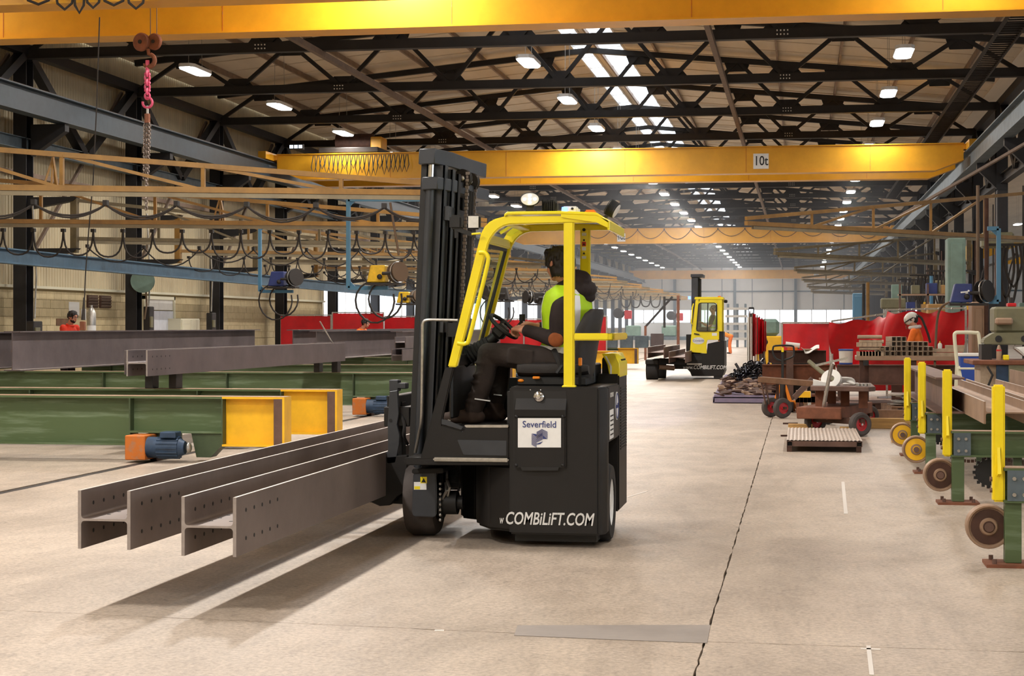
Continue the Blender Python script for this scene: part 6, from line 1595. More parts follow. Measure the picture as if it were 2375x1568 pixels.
# ---- benches
bA = thing('steel_trestle', 'rusty beam trestle behind the plank bogie', 'bench', (.2, 35, 0))
ibeam(MB(), (P(1768, 865, 35).x, 35, .52), (P(1938, 865, 35).x, 35, .52), .40, .2, .02, .012).build('beam', 'rust', bA)
for px in (1780, 1832, 1925): x = P(px, 865, 35).x; MB().bx(x - .07, x + .07, 34.85, 35.1, 0, .98 if px == 1832 else .32).build('post', 'rust_steel', bA)
tag(ibeam(MB(), (P(1782, 835, 36).x, 36, .86), (P(1916, 835, 36).x, 36, .86), .26, .2, .02, .012).build('dark_beam', 'rust_dark'), 'dark steel beam lying behind the rusty trestle', 'beam')
tag(MB().bx(P(1790, 0, 36).x, P(1910, 0, 36).x, 35.8, 36.2, 0, .73).build('beam_support', 'steel_dark'), 'dark block support under the dark steel beam', 'support')
rl = thing('paper_roll', 'white rolled sheet lying on the dark beam', 'roll', P(1838, 800, 36)); MB().cyl(P(1822, 799, 36), P(1855, 803, 36), .06, n=14).build('sheet_roll', 'paper', rl, True); MB().bx(P(1826, 810, 36).x, P(1850, 810, 36).x, 35.9, 36.1, .99, P(1826, 806, 36).z).build('wood_rest', 'coverall', rl)
tb = thing('plastic_sheet', 'white plastic sheet draped over a box on the dark beam', 'sheet', P(1880, 810, 36)); MB().grid(lambda u, v: P(1858 + 42 * u, 806 + 6 * math.sin(u * 5) + 8 * v * (u > .2), 36 - .3 * v), 14, 6).build('sheet', 'paper', tb, True, thick=.01); MB().bx(P(1862, 0, 36).x, P(1896, 0, 36).x, 35.85, 36.15, .99, P(1870, 809, 36).z).build('box', 'tan_steel', tb)
bB = thing('steel_trestle', 'rusty beam bench behind the tube table', 'bench', (2.0, 34.5, 0))
ibeam(MB(), (P(1941, 867, 34).x, 34, .55), (P(2240, 867, 34).x, 34, .55), .39, .22, .02, .012).build('beam', 'rust_steel', bB)
for px in (1955, 2080, 2225): x = P(px, 865, 34).x; MB().bx(x - .1, x + .1, 33.9, 34.1, 0, .355).build('post', 'rust_dark', bB)
bk = thing('paint_bucket', 'white bucket with a blue rim standing on the rusty beam end', 'bucket', P(1962, 842, 34)); c = P(1962, 842, 34); c.z = .75
MB().lathe([(0, 0), (.125, 0), (.135, .26), (0, .26)], c, (0, 0, 1), 24).build('drum', 'white_plastic', bk, True); MB().lathe([(.137, .26), (.145, .265), (.145, .29), (.13, .295), (0, .285)], c, (0, 0, 1), 24).build('rim', 'blue_plastic', bk, True); MB().lathe([(.127, .0), (.13, .03), (.127, .03)], c, (0, 0, 1), 24).build('base_ring', 'blue_plastic', bk, True)
Yt = 31.0
tt = thing('tube_table', 'long steel table stacked with short square tubes', 'table', (2.1, Yt + .4, 0))
zt_ = P(2100, 826, Yt).z; xt0, xt1 = P(1986, 826, Yt).x, P(2246, 826, Yt).x
MB().bx(xt0, xt1, Yt, Yt + .9, zt_ - .08, zt_).build('table_top', 'tan_steel', tt, bevel=.008)
for px in (2000, 2012, 2120, 2235): x = P(px, 0, Yt).x; MB().bx(x - .045, x + .045, Yt + .05 + (.5 if px == 2012 else 0), Yt + .16 + (.5 if px == 2012 else 0), 0, zt_ - .08).build('leg', 'rust_dark', tt)
MB().box(P(2008, 842, Yt - .03), (.09, .05, .09)).build('clamp_tube', 'ink', tt)
a_ = .082
sq = None
def tubes(px0, nx, nz, label, grp, L=.55, skip=()):
    global sq
    x0 = P(px0, 0, Yt).x
    for j in range(nz):
        for i in range(nx):
            if (i, j) in skip: continue
            pos = V(x0 + i * (a_ + .006) + random.uniform(-.003, .003), Yt + .1 + random.uniform(-.03, .03), zt_ + j * (a_ + .004))
            if sq is None:
                t = .007; m = MB(); A = a_ / 2
                m.bx(-A, A, 0, L, 0, t).bx(-A, A, 0, L, a_ - t, a_).bx(-A, -A + t, 0, L, t, a_ - t).bx(A - t, A, 0, L, t, a_ - t)
                me = m.build('square_tube', 'tube_steel'); me.data.transform(Matrix.Translation(V(0, L / 2, 0))); sq = me; o = me
            else: o = sq.copy(); C.objects.link(o)
            o.location = pos; o.rotation_euler = (0, 0, .14); tag(o, 'short square tube, %s from the left in %s of the %s' % (ORD[i], ['the bottom row', 'row two', 'row three', 'row four'][j], label), 'steel tube', grp)
tubes(2047, 3, 2, 'low stack', 'tubes of the low stack')
tubes(2074, 4, 4, 'tallest stack', 'tubes of the tall stack', skip=((3, 3),))
tubes(2112, 5, 3, 'wide stack', 'tubes of the wide stack', skip=((4, 2),))
bar0 = None
for j, (dz, n) in enumerate(((0, 8), (.09, 3), (.16, 5), (.215, 4), (.3, 3))):
    for i in range(n):
        px = 1988 + i * (58 / n)
        if j in (0, 2): o = MB().bx(0, .09, 0, .3, 0, .075)
        else: o = MB().cyl((0, .05 + i * .07, .035), (.42, .05 + i * .07, .035), .033, n=10)
        o.move(Matrix.Translation(P(px if j in (0, 2) else 1990 + 4 * (j % 2), 0, Yt) * 0 + V(P(px if j in (0, 2) else 1990 + 4 * (j % 2), 800, Yt).x, Yt + .1, zt_ + dz)))
        tag(o.build('steel_bar', 'tube_steel', None, j not in (0, 2)), 'short steel %s in the leftmost table stack, %s of layer %s' % ('block' if j in (0, 2) else 'round bar', ORD[i], ORD[j]), 'steel bar', 'bars of the leftmost stack')
for k, (a, b_, dz) in enumerate(((2165, 2240, 0), (2165, 2238, .07), (2196, 2240, .13))):
    tag(MB().bx(P(a, 0, Yt).x, P(b_, 0, Yt).x, Yt + .1 + .05 * k, Yt + .4, zt_ + dz, zt_ + dz + .06).build('flat_bar', 'tube_steel'), 'flat steel bar at the right end of the table, %s from below' % ORD[k], 'steel bar', 'flat bars on the table')
bt = thing('glue_bottle', 'pale squeeze bottle standing on the flat bars', 'bottle', P(2180, 812, Yt)); c = P(2180, 800, Yt + .2); c.z = zt_ + .132
MB().lathe([(0, 0), (.035, 0), (.038, .02), (.038, .07), (.02, .10), (0, .1)], c, (0, 0, 1), 14).build('body', 'white_plastic', bt, True); MB().cyl(c + V(0, 0, .1), c + V(0, 0, .13), .012, .006, n=8).build('nozzle', 'post_yellow', bt, True)
# ---- right screens
sc(1814, 1925, 46, 751, 'plain red welding screen farthest down the right side', wav=.03, seed=11)
a = onY(1930, 748, 38); b_ = onY(2085, 727, 37)
screen((a.x, 38, 0), (b_.x, 37, 0), a.z, 'red welding screen with deep folds left of the helmeted worker', wav=.11, slant=b_.z - a.z, seed=12, diag=.6)
a = onY(2057, 722, 36.2); b_ = onY(2240, 718, 35)
screen((a.x, 36.2, 0), (b_.x, 35, 0), a.z, 'red welding screen with deep folds behind the helmeted worker', wav=.11, slant=b_.z - a.z, seed=14, diag=.6)
# ---- worker with the white welding hood
wr_, hc, hf, W_, nk_, up_ = worker('person', 'worker in orange coveralls and a white welding hood behind the tube table', (2.18, 33.0, 0), (-.95, .25, 0), 'coverall', 'coverall', 1.0, .06, ((.42, .16, 1.02), (.40, -.14, 1.0)), look=V(-.93, .2, -.3))
R = basis(hf); Wh = lambda x, y, z: hc + R @ Vector((x, y, z))
m = MB(); m.ball(Wh(.0, 0, .05), (.128, .105, .11), 18, 10, R); m.ball(Wh(.06, 0, .03), (.09, .1, .1), 16, 8, R)
m.build('welding_hood', 'white_plastic', wr_, remesh=.012, sm_it=2)
MB().grid(lambda u, v: Wh(.12 + .035 * math.cos((u - .5) * 2.4) - .03 * (1 - v), .10 * math.sin((u - .5) * 2.6), .06 - .19 * v), 12, 8).build('face_shield', 'cab_glass', wr_, True, thick=.006)
MB().ring(Wh(.03, 0, .02), .118, .012, R @ Vector((.25, 0, 1)), 22, 6).build('headband', 'steel_dark', wr_, True)
MB().tube(smoothpts([Wh(-.09, 0, .08), Wh(-.17, 0, .0), Wh(-.19, 0, -.15), Wh(-.2, 0, -.35), Wh(-.19, 0, -.5)], 4), .022, 8).build('air_hose', 'cable', wr_, True)
MB().ring(nk_ + up_ * .03, .09, .035, up_, 18, 8).build('grey_collar', 'decal_grey', wr_, True)
# ---- step ladder
sl_ = thing('step_ladder', 'old pale step ladder with a high handrail at the right', 'step ladder', (2.6, 26, 0)); Yl = 25.5
L0, L1 = P(2213, 772, Yl), P(2272, 772, Yl)
MB().tube(smoothpts([P(2224, 922, Yl), P(2220, 850, Yl), P(2214, 785, Yl), P(2216, 773, Yl), P(2226, 771, Yl), P(2262, 772, Yl), P(2270, 778, Yl), P(2275, 830, Yl)], 4), .026, 8).build('handrail', 'cream', sl_, True)
for a, b_ in ((2216, 2212), (2268, 2276)): MB().bar(P(a + 3, 848, Yl), V(P(b_, 0, Yl).x, Yl, 0), .04, .04).build('leg', 'cream', sl_)
MB().bar(P(2222, 850, Yl), V(P(2242, 0, Yl).x, Yl - .6, 0), .05, .03).build('leg', 'cream', sl_); MB().bar(P(2270, 850, Yl), V(P(2292, 0, Yl).x, Yl - .6, 0), .05, .03).build('leg', 'cream', sl_)
for k in range(4): MB().bx(P(2222, 0, Yl).x + .03 * k, P(2272, 0, Yl).x + .03 * k, Yl - .14 * k - .1, Yl - .14 * k + .08, .87 - k * .21, .895 - k * .21).build('tread', 'cream', sl_, bevel=.004)
# ---- machine bench at the right edge
mb_ = thing('machine_bench', 'rusty workbench with a green press beam at the right edge', 'machine', (3.3, 24.3, 0)); Ym = 23.4
zb_ = P(2300, 836, Ym).z
MB().bx(P(2256, 0, Ym).x, P(2420, 0, Ym).x, Ym, Ym + 1.3, zb_ - .06, zb_).build('bench_top', 'rust', mb_, bevel=.008)
MB().bx(P(2276, 0, Ym).x, P(2312, 0, Ym).x, Ym + .1, Ym + .9, 0, zb_ - .06).build('side_panel', 'tube_steel', mb_); MB().bx(P(2312, 0, Ym).x, P(2340, 0, Ym).x, Ym + .05, Ym + .9, 0, zb_ - .06).build('side_panel', 'motor_blue', mb_); MB().bx(P(2340, 0, Ym).x, P(2420, 0, Ym).x, Ym + .02, Ym + .9, 0, zb_ - .06).build('side_panel', 'machine_green', mb_)
MB().tube([P(2290, 850, Ym), P(2302, 870, Ym - .05), P(2290, 900, Ym - .05), P(2282, 925, Ym)], .015, 6).build('hanging_hose', 'rubber', mb_, True)
z0_, z1_ = P(2300, 800, Ym).z, P(2300, 772, Ym).z
MB().poly([P(2281, 797, Ym + .5), P(2283, 786, Ym + .5), P(2305, 772, Ym + .5), P(2420, 770, Ym + .5), P(2420, 800, Ym + .5), P(2284, 800, Ym + .5)], (0, .4, 0)).build('press_beam', 'machine_green', mb_, True, .015, 2)
for px in (2316, 2376): MB().cyl(P(px, 786, Ym + .49), P(px, 786, Ym + .51), .045, n=18).build('beam_hole', 'ink', mb_)
MB().bx(P(2286, 0, Ym).x, P(2310, 0, Ym).x, Ym + .5, Ym + .9, zb_, z0_).build('press_column', 'steel_dark', mb_)
MB().bx(P(2318, 0, Ym).x, P(2420, 0, Ym).x, Ym + .6, Ym + 1.2, z1_, z1_ + .35).build('motor_base', 'machine_green', mb_, bevel=.03)
MB().cyl(P(2345, 722, Ym + .8), P(2345, 745, Ym + .8), .13, n=20).build('motor', 'tie_brown', mb_, True); MB().cyl(P(2345, 690, Ym + .8), P(2345, 722, Ym + .8), .03, n=10).build('spindle', 'steel_dark', mb_)
MB().box(P(2328, 745, Ym + .55), (.22, .2, .09)).build('gear_block', 'tan_steel', mb_, bevel=.02)
tag(MB().poly([P(2352, 806, Ym + .3), P(2420, 802, Ym + .3), P(2420, 828, Ym + .3), P(2378, 828, Ym + .3)], (0, .3, 0)).build('cloth_bundle', 'paper', None, True, .02, 2), 'white cloth bundle on the rusty workbench at the right edge', 'cloth')
b2 = thing('spray_bottle', 'pale bottle with a red band on the rusty workbench', 'bottle', P(2317, 830, Ym + .2)); c = P(2317, 830, Ym + .2); c.z = zb_
MB().lathe([(0, 0), (.035, 0), (.035, .13), (.02, .18), (.012, .2), (0, .2)], c, (0, 0, 1), 14).build('body', 'tan_steel', b2, True); MB().cyl(c + V(0, 0, .12), c + V(0, 0, .14), .036, n=14).build('band', 'red_screen', b2, True)
tag(MB().bx(P(2330, 0, Ym).x, P(2344, 0, Ym).x, Ym + .15, Ym + .25, zb_, zb_ + .07).build('yellow_tool', 'post_yellow', None, False, .01), 'small yellow tool on the rusty workbench', 'tool')
tag(MB().bx(P(2352, 0, Ym).x, P(2373, 0, Ym).x, Ym + .7, Ym + .9, z1_ + .35, z1_ + .40).build('red_case', 'red_screen', None, False, .01), 'small red case on top of the green press', 'case')
bb_ = thing('blue_bin', 'blue bin under the step ladder', 'bin', (P(2255, 0, 29).x, 29, 0)); x = P(2255, 0, 29).x
MB().loft([[V(x - w, 29 - w, z), V(x + w, 29 - w, z), V(x + w, 29 + w, z), V(x - w, 29 + w, z)] for w, z in ((.17, 0), (.21, 1.0))]).build('bin_body', 'blue_plastic', bb_, bevel=.01); MB().bx(x - .23, x + .23, 28.77, 29.23, 1.0, 1.05).build('lid', 'paper', bb_, bevel=.01)
# ---- pallets and timber on the floor
def pallet(x, y, rz, label, mat='rust_dark'):
    r = thing('pallet', label, 'pallet', (x, y, 0)); Rm = Euler((0, 0, rz)).to_matrix()
    for k in range(7): MB().box(V(x, y, .13) + Rm @ V(0, -.55 + k * .183, 0), (1.0, .13, .025), Rm).build('board', mat, r)
    for k in range(3): MB().box(V(x, y, .075) + Rm @ V(-.45 + k * .45, 0, 0), (.1, 1.2, .09), Rm).build('bearer', mat, r)
    for k in range(3): MB().box(V(x, y, .015) + Rm @ V(0, -.55 + k * .55, 0), (1.0, .12, .025), Rm).build('board', mat, r)
    return r
pa_ = pallet(1.95, 30.2, .1, 'brown pallet loaded with flat steel plates', 'timber_dark')
pb_ = pallet(1.2, 31.5, .25, 'brown pallet beside the loaded one')
rnd = random.Random(9); pl0 = None
for k in range(26):
    if pl0 is None: pl0 = MB().box((0, 0, 0), (.46, .3, .014)).build('steel_plate', 'alu')
    o = pl0 if k == 0 else pl0.copy()
    if k: C.objects.link(o)
    o.location = V(1.95 + rnd.uniform(-.25, .25), 30.1 + rnd.uniform(-.35, .35), .143 + k * .0075); o.rotation_euler = (rnd.uniform(-.02, .02), rnd.uniform(-.02, .02), rnd.uniform(0, 3)); tag(o, 'flat steel plate, %s from the bottom of the pile on the brown pallet' % (ORD[k] if k < 25 else 'topmost'), 'steel plate', 'plates on the pallet')
for k, (a, b_, Yk, z, w, h, m_, l) in enumerate(((1828, 1885, 24.3, .0, .12, .13, 'timber', 'pale timber behind the ribbed platform at its left corner'), (2005, 2112, 25.6, .0, .16, .15, 'timber', 'pale timber baulk right of the trolley wheel'), (2068, 2118, 22.6, .0, .12, .12, 'timber', 'short pale timber block in front of the far stands'), (2012, 2110, 28.6, .0, .14, .13, 'timber_dark', 'brown timber in front of the loaded pallet'), (1948, 1972, 23.9, .0, .10, .12, 'timber', 'timber chock under the trolley'), (1848, 1930, 31.6, .05, .12, .12, 'timber', 'timber bearer behind the pallet truck'))):
    p, q = P(a, 980, Yk), P(b_, 980, Yk); tag(MB().bx(p.x, q.x, Yk, Yk + w, z * 0, h).build('timber_baulk', m_, None, False, .006), l, 'timber')
for k, (px, py, d_) in enumerate(((1816, 984, 26.2), (1811, 1012, 23.3))):
    p = atd(px, py, d_); tag(MB().bar(V(p.x, p.y, .012), V(p.x + .22, p.y + .04, .012), .03, .024).build('steel_bar', 'rust_dark'), 'short rusty bar on the bare floor, %s of the two' % ('farther' if k == 0 else 'nearer'), 'bar')
# scrap and jacks behind the trolley
sr = thing('scrap_rack', 'rusty rack of scrap and forks between bogie and trolley', 'rack', (.45, 29.5, 0)); rnd = random.Random(4)
MB().bar(V(P(1842, 0, 29).x, 29, .30), V(P(1885, 0, 29).x, 29, .62), .1, .09).build('sloping_bar', 'rust_steel', sr)
for k in range(10):
    x = P(1850 + 9 * k, 0, 30).x; MB().bx(x - .03, x + .03, 30, 30.4, 0, rnd.uniform(.3, .62)).build('upright', ['rust', 'rust_dark', 'tan_steel', 'decal_grey'][k % 4], sr)
MB().bx(P(1845, 0, 30).x, P(1945, 0, 30).x, 30, 30.3, .18, .28).build('shelf', 'rust_dark', sr); MB().bx(P(1848, 0, 29.8).x, P(1880, 0, 29.8).x, 29.6, 29.9, .28, .38).build('yellow_block', 'yellow_paint', sr)
# ---- tall machines and cabinets among the right columns
def cabinet(px0, px1, pyt, Yk, mat, label, cat='machine', dep=.7, z0=0, name='tall_cabinet'):
    a, b_ = P(px0, pyt, Yk), P(px1, pyt, Yk); r = thing(name, label, cat, V((a.x + b_.x) / 2, Yk, z0)); MB().bx(a.x, b_.x, Yk, Yk + dep, z0, a.z).build('casing', mat, r, bevel=.02)
    MB().bx(a.x + .06, b_.x - .06, Yk - .02, Yk, z0 + .25 * (a.z - z0), a.z - .12).build('panel', mat, r, bevel=.008); MB().bx(b_.x - .12, b_.x - .08, Yk - .05, Yk - .02, z0 + .5 * (a.z - z0), z0 + .6 * (a.z - z0)).build('handle', 'steel_dark', r); return r
cabinet(2198, 2240, 552, 39, 'machine_pale', 'tall pale green machine column behind the red screens')
cabinet(2254, 2286, 700, 33, 'tan_steel', 'brown shelving unit right of the red screens', 'shelf unit')
cabinet(1978, 2002, 680, 78, 'hanger_blue', 'pale blue cabinet far down the right side', 'cabinet')
cabinet(2152, 2232, 705, 40, 'card', 'cardboard boxes on a shelf behind the red screens', 'boxes', .6, 1.5, 'carton_stack')
cabinet(2285, 2315, 690, 44, 'column_black', 'black machine cabinet beside the blue feeder', 'machine')
for k, (px, py0, py1, Yk, r__, m_, l) in enumerate(((2013, 655, 722, 60, .06, 'jib_paint', 'yellow post beside the pale blue cabinet'), (2003, 658, 722, 58, .05, 'steel_dark', 'dark pipe beside the pale blue cabinet'), (2268, 430, 720, 36, .035, 'cable_tan', 'long brown pipe between the right columns'), (2288, 460, 760, 33, .04, 'rust_dark', 'rusty pipe beside the blue feeder'), (2160, 640, 720, 50, .05, 'hanger_blue', 'thin blue pipe behind the cartons'))):
    p, q = P(px, py0, Yk), P(px, py1, Yk); tag(MB().cyl(V(p.x, Yk, 0), p, r__, n=10).build('service_pipe', m_, None, True), l, 'pipe')
for k, (px, pyt, n, Yk) in enumerate(((2320, 570, 3, 34), (2130, 640, 6, 62), (2100, 650, 5, 70), (2170, 630, 5, 52))):
    o = thing('hanging_hoses', 'bunch of dark hoses hanging among the right columns, %s from the front' % ORD[k], 'hoses', P(px, pyt, Yk), 'hose bunches')
    for j in range(n):
        x = P(px + 9 * j, pyt, Yk); d_ = 1.0 + .25 * math.sin(j * 2.1); MB().tube(smoothpts([x, x + V(-.05, 0, -d_ * .5), x + V(.1, 0, -d_), x + V(.25, 0, -d_ * .5), x + V(.22, 0, 0)], 4), .025, 6).build('hose', 'cable', o, True)
    MB().bar(P(px, pyt, Yk) - V(.3, 0, -.02), P(px + 9 * n, pyt, Yk) + V(.5, 0, .02), .05, .05).build('hanger_rail', 'steel_dark', o)
tag(MB().tube(smoothpts([P(2232, 690, 30.6), P(2205, 700, 30.8), P(2184, 712, 31), P(2174, 740, 31.2), P(2170, 800, 31.3), P(2168, 850, 31)], 4), .022, 8).build('welding_cable', 'cable_tan', None, True), 'brown cable arching from the blue feeder down past the red screen', 'cable')
# next bay crane glimpsed between columns
nb_ = thing('bridge_crane', 'yellow crane of the next bay seen between the right columns', 'crane', (19, 78, 6), None); MB().bx(7.5, 31, 78, 78.5, 4.2, 5.3).build('box_girder', 'yellow_paint', nb_); MB().bx(7.5, 31, 77.9, 78.6, 5.3, 5.34).build('flange', 'yellow_paint', nb_); MB().bx(7.2, 7.7, 76.5, 80, 4.4, 5).build('end_carriage', 'yellow_paint', nb_)
for x in (7.45, 30.8): MB().bx(x - .15, x + .15, 60, 100, 0 if False else 3.9, 4.2).build('runway', 'rail_blue', nb_); MB().bx(x - .15, x + .15, 78, 78.3, 0, 3.9).build('runway_post', 'column_black', nb_)
# ================================================================== the far forklift
YG = 48.6
Q = lambda px, py, Y=YG: onY(px, py, Y)
ff = thing('forklift', 'distant forklift with a closed yellow cab carrying brown beams down the aisle', 'forklift', (-2.5, 49.4, 0))
Z1 = lambda i: 560 + i / 3.92
X1 = lambda i: 1400 + i / 3.92
def qz(pts, Y, dep, name, mat, par=None, bev=.008): return MB().poly([Q(X1(a), Z1(b), Y) for a, b in pts], (0, dep, 0)).build(name, mat, par or ff, True, bev, 2)
qz([(780, 1020), (935, 1025), (945, 930), (1060, 905), (1098, 905), (1098, 1180), (1080, 1225), (800, 1225), (788, 1190), (760, 1160), (640, 1160), (640, 1105), (760, 1085)], YG + .03, 1.5, 'body', 'truck_black')
cab = None
for Yc in (YG, YG + .95):
    door = qz([(784, 1005), (800, 815), (1050, 815), (1050, 895), (945, 895), (935, 930), (938, 1020)], Yc, .05, 'door_panel', 'yellow_truck')
    cab = cab or door
    for nm, pts in (('front_pillar', [(800, 815), (838, 523), (880, 523), (866, 560), (844, 800), (844, 818)]), ('rear_pillar', [(1028, 560), (1028, 818), (1078, 818), (1078, 523), (1020, 523)]), ('top_rail', [(862, 523), (862, 562), (1030, 562), (1030, 523)])):
        qz(pts, Yc, .05, nm, 'yellow_truck', door)
    sl = MB(); wp = [Q(X1(a_), Z1(b_), Yc - .012) for a_, b_ in [(846, 800), (866, 572), (882, 560), (1008, 560), (1026, 576), (1028, 800), (1014, 816), (858, 816)]]
    for i in range(8): sl.bar(wp[i], wp[(i + 1) % 8], .035, .02)
    sl.build('window_seal', 'ink', door)
    MB().poly(wp, (0, .008, 0)).build('window_glass', 'cab_glass', door)
for pts, nm in (([(830, 505), (1085, 505), (1092, 528), (825, 528)], 'roof'),):
    qz(pts, YG - .02, 1.05, nm, 'yellow_truck')
qz([(795, 825), (800, 815), (842, 530), (850, 530), (812, 825)], YG + .05, .9, 'windscreen', 'cab_glass', None, 0)
qz([(1040, 820), (1090, 820), (1090, 905), (1040, 905)], YG + .05, .9, 'seat_base', 'truck_dark')
qz([(1025, 690), (1048, 690), (1048, 840), (1010, 840)], YG + .2, .5, 'seat_back', 'seat_black')
MB().bar(Q(X1(948), Z1(560), YG - .02), Q(X1(944), Z1(815), YG - .02), .03, .02).build('window_bar', 'ink', cab)
ov = MB().lathe([(0, 0), (1, 0), (1, 1), (0, 1)], (0, 0, 0), (0, -1, 0), 28); c = Q(X1(862), Z1(903), YG - .002)
ov.v = [V(c.x + p.x * .165, c.y + min(0, p.y) * .006, c.z + p.z * .098) for p in ov.v]; badge = ov.build('maker_badge', 'decal_grey', cab)
text('Combilift', .085, c + V(0, -.008, 0), (1, 0, 0), (0, 0, 1), 'navy', badge, depth=.002)
qz([(985, 832), (1030, 832), (1030, 858), (985, 858)], YG - .004, .004, 'door_label', 'sticker_white', cab, 0)
MB().bar(Q(X1(822), Z1(838), YG - .02), Q(X1(870), Z1(846), YG - .02), .03, .03).build('door_handle', 'ink', cab)
MB().tube([Q(X1(818), Z1(565), YG - .05), Q(X1(808), Z1(600), YG - .06), Q(X1(798), Z1(740), YG - .06), Q(X1(806), Z1(752), YG - .04)], .018, 8).build('grab_handle', 'yellow_truck', ff, True)
qz([(1078, 523), (1092, 525), (1092, 880), (1078, 880)], YG + .95, .08, 'rear_post', 'yellow_truck')
MB().lathe([(0, 0), (.05, 0), (.045, .07), (0, .08)], Q(X1(1052), Z1(520), YG + .4), (0, 0, 1), 14).build('amber_beacon', 'amber', ff, True)
MB().box(Q(X1(1110), Z1(545), YG + .3), (.1, .08, .09)).build('rear_work_lamp', 'ink', ff, bevel=.02)
MB().box(Q(X1(780), Z1(512), YG + .1), (.07, .06, .08)).build('blue_lamp', 'blue_led', ff)
text('www.COMBILIFT.COM', .155, Q(X1(918), Z1(1146), YG + .025), (1, 0, 0), (0, 0, 1), 'decal_grey', ff, depth=.003, shear=.2, bold=.012, sx=.80)
MB().bx(Q(X1(757), 0).x, Q(X1(893), 0).x, YG - .02, YG + .06, Q(0, Z1(1098)).z, Q(0, Z1(1086)).z).build('step_nosing', 'alu', ff)
qz([(815, 1040), (892, 1040), (892, 1078), (815, 1078)], YG + .02, .02, 'foot_well', 'ink', None, 0)
MB().bx(Q(X1(1000), 0).x, Q(X1(1078), 0).x, YG + .05, YG + .4, 0.0, .5).build('rear_skirt', 'truck_dark', ff, bevel=.02)
for i, Yw in ((1040, YG + .15), (1040, YG + 1.2)):
    p = Q(X1(i), 0, Yw); MB().cyl((p.x - .1, Yw + .25, .26), (p.x + .1, Yw + .25, .26), .26, n=26).build('rear_wheel', 'rubber', ff, True)
for i, Yw in ((435, YG - .9), (508, YG + .4)):
    p = Q(X1(i), 0, Yw); w_ = MB().cyl((p.x - .16, Yw + .27, .26), (p.x + .16, Yw + .27, .26), .26, n=26).build('front_wheel', 'rubber', ff, True)
    MB().bx(p.x - .17, p.x + .19, Yw - .02, Yw + .5, .42, .56).build('wheel_guard', 'truck_black', ff, bevel=.02)
    MB().bar((p.x, Yw + .25, .5), (p.x + 1.3, YG + .5, .45), .16, .14).build('front_arm', 'truck_black', ff)
mxq = Q(X1(800), 0).x
for yy in (YG + .25, YG + 1.1): MB().bx(mxq - .02, mxq + .16, yy, yy + .14, .25, Q(0, 650).z).build('mast_upright', 'mast_grey', ff, bevel=.01)
for yy in (YG + .45, YG + .85): MB().bx(mxq + .06, mxq + .22, yy, yy + .1, .3, Q(0, 652).z).build('inner_upright', 'truck_dark', ff, bevel=.01)
MB().bx(mxq - .04, mxq + .3, YG + .2, YG + 1.3, Q(0, 650).z, Q(0, 643).z).build('crosshead', 'mast_grey', ff, bevel=.01)
MB().bx(mxq - .16, mxq - .02, YG + .1, YG + 1.4, .3, 1.25).build('carriage', 'truck_black', ff, bevel=.01)
for yy in (YG + .2, YG + 1.0): MB().bx(mxq - 1.3, mxq - .1, yy, yy + .14, .42, .48).build('fork_blade', 'truck_dark', ff)
MB().cyl(Q(X1(500), Z1(1140), YG - .5), Q(X1(640), Z1(1152), YG - .3), .07, n=12).build('hydraulic_cylinder', 'tan_steel', ff, True)
hbeam(-4.05, -3.6, 46.4, 52.5, .62, .3, 'brown beam on the distant forklift, outer one', 'rust_steel', False, 'beams on the distant forklift')
hbeam(-3.45, -3.0, 46.0, 52.5, .5, .3, 'brown beam on the distant forklift, inner one', 'rust_steel', False, 'beams on the distant forklift')
# driver inside the closed cab
fd = thing('person', 'driver in a yellow safety vest sitting in the distant closed cab', 'person', Q(X1(985), Z1(830), YG + .45))
Yd = YG + .45
hc = Q(X1(996), Z1(618), Yd); hf = V(-.92, -.3, -.05); nk = Q(X1(993), Z1(668), Yd); pel = Q(X1(1000), Z1(815), Yd); lat = V(.1, -1, 0)
ws = [.17, .165, .16, .175, .185, .165, .07]; ds = [.12, .12, .115, .12, .12, .10, .065]
sk = MB(); head(sk, hc, hf, .98); limb(sk, [nk - V(0, 0, .05), hc - V(-.01, 0, .08)], [.06, .055]); torso(sk, pel, nk, lat, [w * .85 for w in ws], [d * .85 for d in ds])
for sg in (-1, 1):
    s0 = nk + V(.01, sg * .17, -.07); e0 = V(s0.x - .10, s0.y + sg * .03, s0.z - .25); h0 = Q(X1(893), Z1(738), Yd + sg * .12)
    limb(sk, [s0, e0, h0], [.045, .038, .028]); hand(sk, h0, h0 - e0, (0, 0, -1), -sg, .9)
    kn0 = pel + V(-.42, sg * .1, .02); limb(sk, [pel + V(0, sg * .08, 0), kn0, kn0 + V(-.03, 0, -.42)], [.07, .055, .04])
sk.build('body', 'skin', fd, remesh=.009, sm_it=1); face_bits(hc, hf, .98, fd); hair_cap(hc, hf, .97, fd, 'tie_brown', rm=.01)
j = MB(); torso(j, pel, nk, lat, ws, ds)
for sg in (-1, 1):
    s0 = nk + V(.01, sg * .17, -.07); e0 = V(s0.x - .10, s0.y + sg * .03, s0.z - .25); limb(j, [s0, s0.lerp(e0, .7)], [.075, .06])
j.build('shirt', 'hoodie', fd, remesh=.012, sm_it=1)
vm = MB(); torso(vm, pel, nk, lat, ws, ds, 1.1, .02, .93, 0, 2 * PI, 24, 12); vst = vm.build('safety_vest', 'hivis', fd, True)
for u0, u1 in ((.25, .4), (.06, .18)): m = MB(); torso(m, pel, nk, lat, ws, ds, 1.13, u0, u1, 0, 2 * PI, 20, 3); m.build('reflective_band', 'reflect', vst, True)
t_ = MB()
for sg in (-1, 1): kn0 = pel + V(-.42, sg * .1, .02); limb(t_, [pel + V(0, sg * .08, 0), kn0, kn0 + V(-.03, 0, -.42)], [.09, .075, .065])
t_.build('trousers', 'trouser', fd, remesh=.014, sm_it=1)
